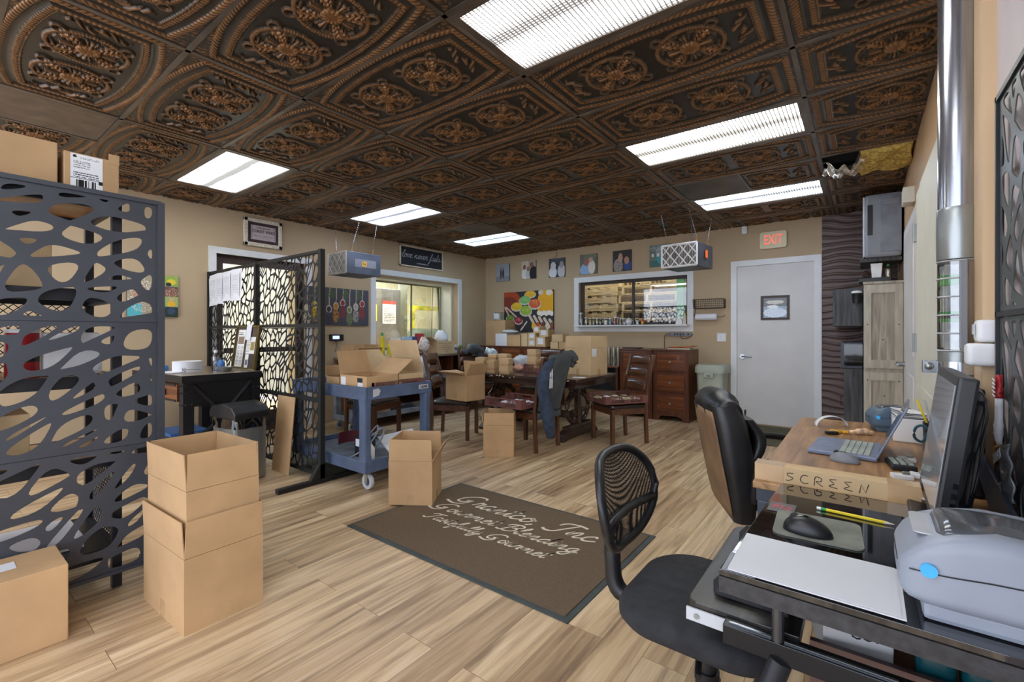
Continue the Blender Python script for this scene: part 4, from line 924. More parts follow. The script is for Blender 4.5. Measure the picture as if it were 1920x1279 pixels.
o = obj('storage_tote', box(BM(), (0, 0, .14), (.3, .3, .28), bev=.03), M['clearcup'], None, loc=(-4.85, 1.7, 0)); tag(o, 'clear lidless tote under the right end of the work table', 'tote')
# ================================================================== foreground cardboard
ang = math.atan2(.0, 1)
lb = carton('lower box of the two tall nested open boxes on the floor in front', (-2.395, .81, 0), R(2), .46, .31, .306, {'f': 3, 'b': 0, 'l': 5, 'r': 1}, .15, 'carton')
ub = carton('upper box nested in the tall pair of open boxes on the floor in front', (-2.395, .81, .3075), R(2), .435, .285, .265, {'f': 3, 'b': 0, 'l': -3, 'r': -3}, .15, 'carton', tape=False)
t = carton('closed taped cardboard box on the floor at the lower left edge', (-2.647, .12, 0), 0, .27, .52, .3, closed=True, m='carton')
obj('address_label', bb(BM(), -.06, .02, .02, .13, .3005, .3015), M['paper'], t)
carton('tall open box with one flap out, standing on the corner of the brown mat', (-2.60, 2.245, .0115), R(34), .31, .3, .307, {'f': 0, 'b': 2, 'r': 33, 'l': -4}, .15, 'carton')
carton('open box on the floor in front of the chair with the crate', (-2.915, 3.62, 0), R(32), .3, .3, .31, {'f': -2, 'b': 0, 'l': 10, 'r': 0}, .12, 'carton')
# ================================================================== dining chairs
def make_chair(label, loc, rz, group='ladder-back dining chairs'):
    t = thing('dining_chair', label, 'chair', loc, rz, group); s = .21
    for x in (-1, 1):
        obj('leg', prism(BM(), [(x*s-.018, 0), (x*s+.018, 0), (x*s+.022, .39), (x*s-.022, .39)], -s-.02, -s+.02, 'y'), M['darkwood'], t, bev=.003)
        bm = BM(); pts = [(s-.02+.03, 0), (s, .2), (s-.005, .42), (s+.035, .72), (s+.10, .97)]; poly = [(a-.018, b) for a, b in pts]+[(a+.018, b) for a, b in pts[::-1]]
        obj('leg', prism(bm, poly, x*s-.018, x*s+.018, 'x'), M['darkwood'], t, bev=.003)
    bm = BM(); bb(bm, -s+.02, s-.02, -s-.012, -s+.012, .33, .4); bb(bm, -s+.02, s-.02, s-.012, s+.012, .33, .4); bb(bm, -s-.012, -s+.012, -s+.02, s-.02, .33, .4); bb(bm, s-.012, s+.012, -s+.02, s-.02, .33, .4); obj('seat_frame', bm, M['darkwoodx'], t)
    bm = BM(); rings = []
    for f, z in ((.97, .395), (1.02, .41), (1.01, .43), (.9, .442), (.6, .447), (.05, .449)): rings.append([(p[0]*f, p[1]*f-.008, z) for p in rrect(.46, .44, .05)])
    obj('seat', loft(bm, rings), M['seatleather'], t, smooth=50)
    for z, h in ((.905, .105), (.765, .11), (.62, .12)):
        yy = s+.035+(z-.72)*.26; V = []
        bm = grid(BM(), lambda u, v: ((u-.5)*.385, yy+.028*math.sin(PI*u)+(v-.5)*h*.26, z+(v-.5)*h+(.012*math.sin(PI*u) if v > .5 else 0)), 10, 2); obj('back_slat', bm, M['darkwoodx'], t, solid=.016, smooth=True)
    return t
ch1 = make_chair('dining chair with a crate of spice packets on its seat, nearest the filing cabinets', (-2.19, 4.86, 0), R(-34))
def chair_at(x, y, rz, label): return copy_tree(ch1, (x, y, 0), rz, label)
chair_at(-2.84, 4.04, R(-90), 'dining chair with a dark zip jacket hung over its back')
chair_at(-3.83, 3.90, R(118), 'dining chair holding an open kraft box, beside the table end')
chair_at(-4.62, 3.33, R(102), 'empty dining chair behind the blue-grey cart')
chair_at(-3.78, 5.62, R(0), 'dining chair on the far side of the dark table')
chair_at(-4.98, 5.56, R(60), 'dining chair heaped with dark clothes in the far left corner')
# ---- plastic crates
def crate(label, loc, rz, W, D, H, group='brown plastic crates', name='plastic_crate', rail=True):
    t = thing(name, label, 'crate', loc, rz, group)
    bm = BM(); bb(bm, -W/2, W/2, -D/2, D/2, 0, .006); obj('base', bm, M['crate'], t)
    for ax, s in (('y', -1), ('y', 1), ('x', -1), ('x', 1)):
        L = W if ax == 'y' else D; o = (D if ax == 'y' else W)/2*s; bm = BM()
        def bl(a, b, c, d, th=.006):
            if ax == 'y': bb(bm, a, b, o-th/2, o+th/2, c, d)
            else: bb(bm, o-th/2, o+th/2, a, b, c, d)
        bl(-L/2, L/2, 0, .014, .012); 
        if ax == 'y' or H < .085: bl(-L/2, L/2, H-.01, H, .012)
        bl(-L/2, -L/2+.07, .014, H); bl(L/2-.07, L/2, .014, H); bl(-.045, .045, .014, H*.55)
        n = max(2, int((L/2-.12)/.018))
        for q in (-1, 1):
            for i in range(n):
                u = q*(.055+(L/2-.13)*(i+.5)/n); bl(u-.003, u+.003, .014, H-.01 if ax == 'y' else H*.7)
            bl(min(q*.045, q*(L/2-.07)), max(q*.045, q*(L/2-.07)), H*.5, H*.5+.005, .008)
        obj('side_grille', bm, M['crate'], t)
    return t
crate('brown plastic crate of spice packets on the chair by the filing cabinets', (-2.19, 4.80, .452), R(56.5), .53, .42, .085)
crate('brown plastic crate on the chair under the jacket, with papers inside', (-2.925, 3.88, .452), R(-3), .5, .40, .095)
crate('brown plastic crate on the dark table under the tall stack of kraft boxes', (-3.2, 4.86, .722), 0, .42, .3, .1)
def packets(label, cx, cy, cz, rz, W, D, n, seed, cat='packet', mats=('paper', 'cream', 'spice1'), name='spice_packet', grp='packets lying in the crates', where=''):
    rs = random.Random(seed); ca, sa = math.cos(rz), math.sin(rz)
    for i in range(n):
        u, v = (i % 4+.5)/4-.5, (i//4+.5)/math.ceil(n/4)-.5; x, y = u*W, v*D; bm = BM(); w_, h_ = rs.uniform(.08, .11), rs.uniform(.06, .09)
        grid(bm, lambda a, b: ((a-.5)*w_, (b-.5)*h_, .016*math.sin(PI*a)*math.sin(PI*b)+.003*math.sin(9*a+5*b)), 8, 6); r = bmesh.ops.extrude_face_region(bm, geom=bm.faces[:])
        for q in r['geom']:
            if isinstance(q, bmesh.types.BMVert): q.co.z = -q.co.z*.3
        o = obj(name, bm, M[mats[i % len(mats)]], None, smooth=True, loc=(cx+x*ca-y*sa, cy+x*sa+y*ca, cz+.02), rot=(rs.uniform(-.15, .15), rs.uniform(-.15, .15), rz+rs.uniform(-.4, .4)))
        rowc = ['left end', 'left of centre', 'right of centre', 'right end'][i % 4]; rw = ['front', 'middle', 'back'][min(2, i//4)]
        tag(o, 'spice packet, %s of %s row, %s' % (rowc, rw, where), cat, grp)
packets('', -2.19, 4.80, .468, R(56.5), .48, .36, 12, 3, where='crate nearest the filing cabinets')
packets('', -2.85, 3.88, .468, R(-3), .34, .32, 8, 5, mats=('paper', 'paper', 'bag'), where='crate by the jacket')
# ---- jacket
t = thing('jacket', 'dark grey-blue zip jacket with white sleeve stripes draped over a dining chair back', 'jacket', (-2.60, 4.05, 0), 0)
def jk(zz, k):
    out = []; wv = .215 if zz > .5 else .215+.02*math.sin(zz*9); th = .055 if zz < .93 else .045
    for a in np.linspace(0, 2*PI, 41)[:-1]:
        cx = math.copysign(abs(math.cos(a))**.7, math.cos(a)); cy = math.sin(a); f = 1+.22*math.sin(6*a+zz*3)*min(1, (1-zz)*1.6)
        rake = max(0, (zz-.44))*.24
        out.append((th*cy*f+rake+.0, wv*cx+.012*math.sin(zz*8), zz))
    return out
bm = BM(); zs = [.995, .985, .96, .9, .8, .7, .6, .5, .44, .40]; rings = [jk(z, 0) for z in zs]; c = rings[0]; rings[0] = [(.6*p[0]+.05, p[1]*.9, p[2]+.008) for p in c]
obj('body', loft(bm, rings), M['jacket'], t, smooth=True, sub=1)
bm = BM(); loft(bm, [[(p[0]*1.06-.003, p[1]*1.02, z) for p in jk(.42, 0)] for z in (.405, .345)]); obj('hem_band', bm, M['jacket'], t, smooth=60)
sl = [(.13, -.13, .97), (.13, -.22, .9), (.1, -.27, .76), (.09, -.24, .6), (.1, -.2, .45), (.1, -.17, .3), (.1, -.13, .17)]
obj('sleeve', tube(BM(), sl, [.03, .05, .06, .06, .058, .066, .06, .045], n=14, sm=4), M['denim'], t, smooth=True)
bm = BM()
for k in range(3):
    pts = [Vector((.19+.004*k, -.2+.02*k-.02*f, .9-.26*f)) for f in np.linspace(0, 1, 8)]
    tube(bm, [(.152+.012*math.sin(PI*i/7), -.235+.022*k-.012*math.sin(PI*i/7), .88-.03*i) for i in range(8)], .005, n=5)
obj('sleeve_stripes', bm, M['paper'], t)
bm = BM(); tube(bm, [(.11, .1, 1.0), (.13, .2, .99), (.13, .27, .93), (.11, .24, .86)], [.03, .05, .055, .035], n=12, sm=4); obj('hood', bm, M['jacket'], t, smooth=True)
# ---- dining table with scrolled trestles
TBX0, TBX1, TBY0, TBY1, TBZ = -4.1, -2.40, 4.275, 5.3, .72
t = thing('dining_table', 'large dark scroll-trestle dining table covered with small boxes', 'table', ((TBX0+TBX1)/2, (TBY0+TBY1)/2, 0))
W_, D_ = TBX1-TBX0, TBY1-TBY0
obj('tabletop', bb(BM(), -W_/2, W_/2, -D_/2, D_/2, TBZ-.035, TBZ, bev=.008), M['tablewood'], t)
obj('apron', bb(BM(), -W_/2+.05, W_/2-.05, -D_/2+.05, D_/2-.05, TBZ-.105, TBZ-.035), M['tablewood'], t)
rs = random.Random(4); bm = BM()
for i in range(26):
    u = rs.uniform(-W_/2, W_/2); r_ = rs.uniform(.004, .014); box(bm, (u, -D_/2-.0005, TBZ-rs.uniform(.004, .03)), (r_*2, .002, r_), (0, rs.uniform(-.5, .5), 0))
obj('chipped_edge', bm, M['cream'], t)
for s in (-1, 1):
    x0 = s*(W_/2-.28); tr = obj('trestle_foot', prism(BM(), [(-.42, 0), (-.33, 0), (-.3, .03), (.3, .03), (.33, 0), (.42, 0), (.42, .03), (.34, .09), (.27, .11), (-.27, .11), (-.34, .09), (-.42, .03)], x0-.05, x0+.05, 'x'), M['tablewood'], t, bev=.005)
    bm = BM(); bb(bm, x0-.025, x0+.025, -.035, .035, .11, TBZ-.1)
    for q in (-1, 1):
        tube(bm, [(x0, q*(.05+.05), .55+.06), (x0, q*.1, .5), (x0, q*.2, .44), (x0, q*.25, .35), (x0, q*.22, .25), (x0, q*.13, .18), (x0, q*.07, .23), (x0, q*.09, .3), (x0, q*.15, .29)], .026, n=8, sm=4)
        tube(bm, [(x0, q*.28, .615), (x0, q*.19, .6), (x0, q*.16, .53), (x0, q*.2, .47), (x0, q*.27, .42)], .024, n=8, sm=4)
    bb(bm, x0-.03, x0+.03, -.3, .3, .11, .15); obj('trestle_scroll', bm, M['tablewood'], t, smooth=50)
obj('stretcher', bb(BM(), -W_/2+.3, W_/2-.3, -.03, .03, .2, .28), M['tablewood'], t)
# ---- small kraft boxes on the table
rs = random.Random(12)
def stack(where, x, y, z, n, w_=.135, d_=.105, h_=.03, rz=0, g='small flat kraft boxes stacked on the dark table'):
    names = ['lowest', 'second from the bottom', 'third from the bottom', 'fourth from the bottom', 'fifth from the bottom', 'sixth from the bottom', 'seventh from the bottom', 'eighth from the bottom', 'topmost']
    for i in range(n):
        t = thing('small_kraft_box', 'flat kraft box %s %s' % (names[i] if i < n-1 else 'topmost', where), 'box', (x+rs.uniform(-.004, .004), y+rs.uniform(-.004, .004), z+i*(h_+.0008)+.0005), rz+rs.uniform(-.08, .08), g)
        obj('box_body', box(BM(), (0, 0, h_/2), (w_, d_, h_), bev=.0015), M['carton2' if (i+n) % 3 else 'carton'], t)
        obj('lid_edge', bb(BM(), -w_/2-.001, w_/2+.001, -d_/2-.0015, -d_/2-.0002, h_*.6, h_*.68), M['carton'], t)
stack('in the tall stack on the crate', -3.33, 4.82, .731, 9)
stack('in the front right stack on the table', -3.47, 4.42, TBZ+.001, 6, rz=.1)
stack('in the front middle stack on the table', -3.68, 4.43, TBZ+.001, 5, rz=-.1)
stack('in the second-row stack on the table', -3.64, 4.62, TBZ+.001, 7)
stack('in the front left stack on the table', -3.86, 4.42, TBZ+.001, 6, rz=.2)
stack('in the second-row left stack on the table', -3.82, 4.62, TBZ+.001, 7)
stack('in the far back stack on the table', -3.84, 4.85, TBZ+.001, 7)
for i, (x, y, s, mm, lb) in enumerate(((-3.62, 4.98, (.3, .22, .2), 'bag', 'crumpled clear plastic bag on the table behind the box stacks'), (-3.4, 5.12, (.26, .2, .17), 'bag', 'clear bag of packets on the table beside the tall stack'), (-3.5, 4.72, (.15, .13, .1), 'pink', 'pink bagged spice on the table left of the crate'), (-3.08, 4.86, (.16, .14, .13), 'bag', 'clear bag lying in the table crate'))):
    bagged('plastic_bag', lb, 'bag', (x, y, TBZ+(.012 if i == 3 else .002)), s, M[mm], 20+i, 'bags on the dark table')
carton('large open kraft carton with a white label at the right end of the dark table', (-2.66, 4.96, TBZ+.001), R(-8), .38, .33, .315, {'f': -3, 'r': -12, 'b': 5, 'l': 2}, .145, 'carton2')
obj('white_label', bb(BM(), .191, .1925, -.15, -.06, .22, .31), M['paper'], [o for o in bpy.data.objects if o.get('label', '').startswith('large open kraft carton with a white')][0])
o = obj('paper_slip', box(BM(), (0, 0, .001), (.14, .1, .002), (0, 0, .2)), M['paper'], None, loc=(-2.5, 4.5, TBZ+.001)); tag(o, 'white paper slip on the table corner', 'paper')
# box on chair three
t = carton('open kraft box with flaps spread standing on a dining chair seat', (-3.66, 3.90, .451), R(-5), .35, .29, .285, {'f': 72, 'r': 25, 'b': -8, 'l': 80}, .15, 'carton')
for i, (x, y) in enumerate(((-3.7, 3.88), (-3.6, 3.94))): bagged('white_packet', ('white bag in the open box on the chair, left', 'white bag in the open box on the chair, right')[i], 'bag', (x, y, .46), (.14, .13, .25), M['paper'], 31+i)
# ================================================================== filing cabinets along the back wall
def filing(label, x, n=3, grp='three-drawer wooden filing cabinets along the back wall'):
    w_, d_, h_ = .486, .47, .985; t = thing('filing_cabinet', label, 'cabinet', (x, 6.565, 0), 0, grp)
    bm = BM(); bb(bm, -w_/2, w_/2, -d_/2+.01, d_/2, .1, h_-.02); prism(bm, [(-w_/2, 0), (-w_/2+.07, 0), (-w_/2+.09, .045), (-w_/2+.14, .07), (w_/2-.14, .07), (w_/2-.09, .045), (w_/2-.07, 0), (w_/2, 0), (w_/2, .1), (-w_/2, .1)], -d_/2+.01, -d_/2+.03, 'y'); bb(bm, w_/2-.02, w_/2, -d_/2+.02, d_/2, 0, .1); bb(bm, -w_/2, -w_/2+.02, -d_/2+.02, d_/2, 0, .1)
    obj('case', bm, M['cabframe'], t)
    obj('top', bb(BM(), -w_/2-.001, w_/2+.001, -d_/2-.005, d_/2, h_-.02, h_, bev=.004), M['cabframe'], t)
    for k in range(n):
        z0 = .115+k*.286; dr = obj('drawer', bb(BM(), -w_/2+.035, w_/2-.035, -d_/2-.004, -d_/2+.012, z0, z0+.26, bev=.003), M['cabframe'], t)
        obj('drawer_panel', bb(BM(), -w_/2+.06, w_/2-.06, -d_/2-.007, -d_/2-.003, z0+.025, z0+.235, bev=.002), M['cabwood'], dr)
        obj('knob', lathe(BM(), [(.006, 0), (.006, .012), (.015, .018), (.013, .027), (0, .029)], n=14, rot=(PI/2, 0, 0), c=(0, -d_/2-.006, z0+.13)), M['steel'], dr, smooth=50)
    return t
f1 = filing('cherry-brown filing cabinet at the right end, next to the green trash can', -2.10)
copy_tree(f1, (-2.60, 6.565, 0), None, 'cherry-brown filing cabinet partly behind the ladder-back chair')
for x, lb in ((-5.345, 'filing cabinet in the far left corner holding the tall carton'), (-4.855, 'filing cabinet holding the white box, second from the left corner'), (-4.365, 'filing cabinet holding small labelled cartons, third from the left corner')): copy_tree(f1, (x, 6.565, 0), None, lb)
t = thing('side_desk', 'low reddish desk between the rows of filing cabinets', 'desk', (-3.48, 6.55, 0))
obj('desktop', bb(BM(), -.62, .62, -.24, .24, .695, .72, bev=.004), M['cabwood'], t)
for x in (-.59, .59): obj('side_panel', bb(BM(), x-.015, x+.015, -.22, .24, 0, .695), M['cabframe'], t)
obj('back_panel', bb(BM(), -.57, .57, .2, .22, .3, .69), M['dark'], t)
def lab(parent, w_, d_, h_): obj('white_label', bb(BM(), -w_*.3, w_*.3, -d_/2-.0015, -d_/2-.0002, h_*.25, h_*.85), M['paper'], parent)
G = 'small cartons stacked against the back wall'
def sm(label, x0, x1, z0, h, y=6.36, d_=.2, m='carton2', lb=False):
    t = thing('small_carton', label, 'box', ((x0+x1)/2, y+d_/2, z0+.0008), 0, G); w_ = x1-x0-.004
    obj('box_body', box(BM(), (0, 0, h/2), (w_, d_, h-.001), bev=.002), M[m], t); obj('seam_tape', bb(BM(), -w_/2, w_/2, -.012, .012, h-.0008, h+.0002), M['tape'], t)
    if lb: lab(t, w_, d_, h)
    return t
carton('white box with papers on top standing on the back cabinets', (-5.12, 6.5, .986), 0, .26, .24, .215, closed=True, m='paper', tape=False)
sm('plain kraft carton right of the white box on the cabinets', -4.98, -4.68, .985, .19, m='carton', d_=.24)
sm('lower of two small cartons beside the plain kraft carton', -4.66, -4.53, .985, .11); sm('upper of two small cartons beside the plain kraft carton', -4.66, -4.53, 1.096, .11)
sm('lower small carton with white label in the second column', -4.52, -4.365, .985, .115, lb=True); sm('upper small carton with white label in the second column', -4.52, -4.365, 1.1, .115, lb=True)
sm('small labelled carton on top of the second column', -4.44, -4.31, 1.216, .11, lb=True, y=6.4)
sm('tall small carton with a large white label at the cabinet end', -4.355, -4.17, .985, .165, lb=True); sm('labelled carton on top of the tall small carton', -4.29, -4.11, 1.151, .12, lb=True)
z = .72
for r_ in range(4):
    nm = ['bottom', 'second', 'third', 'top'][r_]
    if r_ < 3:
        sm('left carton in the %s row of the stack on the side desk' % nm, -4.07, -3.92, z, .115, m='carton2'); sm('right carton in the %s row of the stack on the side desk' % nm, -3.91, -3.69, z, .115, m='carton')
    else: sm('single carton crowning the stack on the side desk', -4.04, -3.83, z, .12, m='carton2')
    z += .1165
carton('tall open kraft carton on the corner filing cabinet', (-5.33, 6.62, .986), R(4), .42, .3, .33, {'f': 0, 'r': 0, 'b': 0, 'l': 0}, .13, 'carton', tape=True)
t = thing('glass_jar', 'square glass jar with white labels on top of the tall carton rim', 'jar', (-5.36, 6.60, 1.447)); obj('jar_body', box(BM(), (0, 0, .075), (.16, .1, .15), bev=.015), M['jar'], t); obj('jar_label', bb(BM(), -.05, .05, -.053, -.051, .03, .12), M['paper'], t)
obj('cardboard_tray', bb(BM(), -.2, .2, -.13, .13, -.006, 0), M['carton'], t)
o = bagged('plastic_bag', 'clear bag of papers draped over the white box', 'bag', (-5.0, 6.48, 1.203), (.34, .22, .07), M['bag'], 41)
# glass tubes on the side desk, flat tray and folded cloth on the right cabinets
for i, x in enumerate((-3.06, -2.98, -2.91)):
    t = thing('glass_cylinder', ('left', 'middle', 'right')[i]+' tall glass cylinder on the side desk', 'glass', (x, 6.42, .721), group='glass cylinders on the side desk'); obj('cylinder_wall', lathe(BM(), [(.028, 0), (.03, .01), (.03, .27), (.028, .28)], n=18), M['jar'], t, smooth=50)
o = obj('black_tray', bb(BM(), -2.83, -2.6, 6.4, 6.6, .9865, 1.0, bev=.003), M['black']); tag(o, 'thin black tray on the left cabinet of the right pair', 'tray')
t = thing('folded_cloth', 'folded cloth in an orange-red bag on the rightmost filing cabinet', 'cloth', (-2.02, 6.5, .9865), R(4)); obj('cloth', box(BM(), (0, 0, .01), (.3, .2, .02), bev=.006), M['cream'], t)
obj('red_cover', grid(BM(), lambda u, v: ((u-.5)*.36+.02, (v-.5)*.22, .024+.02*u*u+.006*math.sin(14*u+6*v)), 14, 8), M['orange'], t, solid=.004, smooth=True)
# ================================================================== back wall fixtures
PX = [(-5.57, -5.25, 2.35), (-4.97, -4.65, 2.357), (-4.37, -4.05, 2.345), (-3.755, -3.445, 2.35), (-3.165, -2.855, 2.352), (-2.565, -2.25, 2.372)]
PS = [('9fa9b3', [('r', 0, 0, 1, .3, '8d8f93'), ('e', .38, .45, .07, .3, '4a4048'), ('e', .55, .45, .07, .28, '35363c'), ('e', .38, .78, .06, .07, 'b08a78'), ('e', .55, .76, .06, .07, 'a9826e')], 'photo canvas of two people walking, leftmost of the six on the back wall'),
      ('b9a995', [('r', 0, .6, .5, 1, 'd5c8b2'), ('e', .25, .3, .22, .35, 'e5e2dd'), ('e', .22, .66, .12, .14, '8c6250'), ('e', .5, .28, .2, .3, 'c9c4be'), ('e', .48, .55, .11, .13, '9a6c58'), ('e', .82, .3, .25, .4, '1d1d22'), ('e', .72, .76, .13, .15, '8a5c48')], 'photo canvas of three people in a group hug, second of six'),
      ('23252e', [('e', .25, .25, .25, .3, 'd9d8dc'), ('e', .27, .6, .17, .22, 'cfc8c4'), ('e', .8, .3, .25, .35, 'bdbac0'), ('e', .8, .65, .13, .18, '9c9292'), ('n', .5, .9, .5, .1, '5a5f6a', .4)], 'nearly black and white photo canvas of two faces, third of six'),
      ('5d6350', [('e', .35, .2, .35, .35, '8fb0d8'), ('e', .38, .62, .16, .2, 'a0604e'), ('e', .7, .35, .2, .35, 'e3d9cc'), ('e', .65, .72, .12, .14, 'd3a58c'), ('n', .6, .9, .4, .15, '87906a', .4)], 'photo canvas of a person in light blue beside another, fourth of six'),
      ('2a2624', [('e', .3, .25, .25, .35, 'a39a92'), ('e', .42, .65, .12, .22, 'c79a82'), ('e', .8, .25, .2, .25, '24448c'), ('e', .75, .5, .13, .18, 'b98b72'), ('n', .3, .2, .25, .3, '4a443e', .3)], 'dark photo canvas of two people, one in a bright blue top, fifth of six'),
      ('6a7c74', [('r', 0, 0, 1, .3, '3c6b6a'), ('e', .5, .7, .2, .2, '8b9aa5'), ('e', .6, .35, .25, .25, '3f9aa3'), ('r', .1, .45, .2, .6, 'e8e4dc'), ('r', .35, .45, .47, .6, 'e8e4dc'), ('r', .7, .5, .82, .65, 'e8e4dc'), ('r', .62, .2, .85, .38, 'c9dbe6'), ('n', .5, .85, .5, .12, 'b9c3bb', .3)], 'teal and green photo canvas half hidden by the hanging air cleaner, rightmost of six')]
for (x0, x1, zc), (bg, sh, lb) in zip(PX, PS): canvas(lb, (x0+x1)/2, YB-.022, zc, x1-x0, .325, 0, sh, bg, (48, 48), 7, 'square photo canvases along the back wall')
sh = [('e', .12, .82, .22, .2, 'a8431f'), ('e', .1, .68, .2, .2, '7c2f22'), ('e', .88, .75, .18, .28, 'e2a516'), ('r', .7, .5, 1, .8, 'e0a112')]
for cx, cy, rx, ry, c in ((.27, .64, .12, .11, 'd9b41a'), (.55, .93, .12, .09, 'e3ae1c'), (.44, .79, .12, .11, '79b56b'), (.46, .53, .13, .13, '8fae35'), (.64, .69, .13, .13, 'cf5b2c'), (.13, .36, .09, .09, '6f8a35'), (.31, .29, .09, .09, '9c2a3c')):
    sh += [('e', cx, cy-.02, rx, ry, 'c9c4b8'), ('e', cx, cy, rx*.88, ry*.88, c), ('n', cx, cy+.02, rx*.6, ry*.5, 'f0d98a', .12)]
sh += [('l', .02, .62, .1, .42, .02, 'cdc2b0'), ('l', .05, .62, .26, .38, .02, 'cdc2b0')]
for i in range(5): sh += [('l', .53+.1*i, .36-.03*i+.05, .66+.09*i, .12, .035, 'cfc0ac'), ('e', .62+.09*i, .15, .04, .09, ['e3b31c', 'b9442c', '6b3a2e', 'd8cdb8', '8a4a33'][i])]
for i in range(5): sh += [('l', .02+.05*i, .2, .05+.05*i, .02, .014, '9c6a3c')]
for i in range(6): sh += [('e', .72+.05*i, .46-.02*(i % 2), .035, .06, 'e6dfd2')]
sh += [('e', .76, .95, .05, .06, 'd8c6b5'), ('e', .92, .94, .06, .07, 'e0d6c6'), ('l', .36, .05, .48, .25, .02, 'd9cbbb')]
canvas('large colourful spices canvas on the back wall left of the window', -4.82, YB-.032, 1.60, 1.09, .74, 0, sh, '2d2b31', (150, 100), 9, th=.03)
# exit sign
t = thing('exit_sign', 'cream exit sign with faded red lettering above the grey-white door', 'sign', (-.92, YB-.03, 2.42)); obj('sign_plate', prism(BM(), rrect(.305, .215, .03), -.02, .028, 'y'), pm('cream_sign_plate', 'd9cfae', .5, var=.03), t)
text('EXIT', .17, pm('faded_red_letters', 'e07a66', .5, emit='e8735c', es=.35), t, (0, -.0205, 0), (PI/2, 0, 0), offset=.004, sx=.62)
o = obj('motion_sensor', prism(BM(), rrect(.062, .1, .015), YB-.05, YB-.002, 'y'), M['white'], None, loc=(-1.257, 0, 2.59)); tag(o, 'small white motion sensor left of the exit sign', 'sensor')
o = obj('motion_sensor', prism(BM(), rrect(.12, .1, .03), YB-.03, YB-.002, 'y'), M['wall'], None, loc=(-4.28, 0, 2.58)); tag(o, 'tan wall bump above the third photo canvas', 'sensor')
t = thing('light_switch', 'white double rocker switch plate left of the door', 'switch', (-1.55, YB-.008, 1.155)); obj('plate', bb(BM(), -.058, .058, -.002, .006, -.058, .058, bev=.002), M['trimw'], t)
for x in (-.024, .024): obj('rocker', bb(BM(), x-.014, x+.014, -.006, -.002, -.032, .032), M['white'], t)
t = thing('wire_basket', 'black wire basket mounted on the wall over the paper towel roll', 'basket', (-1.70, YB-.005, 1.56)); bm = BM()
for z in (0, .03, .06, .09, .12):
    d = .10+z*.3; tube(bm, [(-.2, 0, z), (-.2, -d, z), (.2, -d, z), (.2, 0, z)], .0025 if z < .12 else .005, n=5)
for i in range(17): x = -.2+.025*i; tube(bm, [(x, 0, 0), (x, -.1, 0), (x, -.136, .12)], .002, n=4)
for i in range(5): y = -.02*i; tube(bm, [(-.2, y, 0), (-.2, y*1.3, .12)], .002, n=4); tube(bm, [(.2, y, 0), (.2, y*1.3, .12)], .002, n=4); tube(bm, [(-.2, y, 0), (.2, y, 0)], .002, n=4)
obj('wire_frame', bm, M['blackmetal'], t)
bm = BM(); tube(bm, [(-.2, 0, 0), (-.2, -.05, -.12), (-.15, -.06, -.125), (.17, -.06, -.125), (.21, -.06, -.1)], .004, n=6); obj('roll_bar', bm, M['blackmetal'], t)
o = obj('paper_towel_roll', lathe(BM(), [(.02, 0), (.045, 0), (.045, .28), (.02, .28), (.02, 0)], n=28, rot=(0, PI/2, 0)), M['paper'], None, smooth=40, loc=(-1.875, YB-.065, 1.437)); tag(o, 'white paper towel roll hanging below the wire basket', 'paper towel')
t = thing('power_strip', 'grey power strip on the wall under the back window', 'power strip', (-2.12, YB-.02, 1.195)); obj('housing', bb(BM(), -.18, .17, -.02, .018, -.025, .025, bev=.004), M['grey'], t)
for i, x in enumerate((-.06, -.02, .02, .06, .13)): obj('outlet', bb(BM(), x-.012, x+.012, -.022, -.019, -.012, .012), M['black'], t)
obj('switch_button', bb(BM(), -.15, -.125, -.024, -.019, -.01, .01), M['red'], t)
obj('power_cord', tube(BM(), [(-.18, 0, 0), (-.215, .0, -.03), (-.22, .005, -.2)], .005, sm=4), M['black'], t)
obj('plug_cord', tube(BM(), [(.02, -.02, 0), (.05, -.04, -.06), (.13, -.03, -.05), (.19, -.01, .0)], .004, sm=4), M['black'], t)
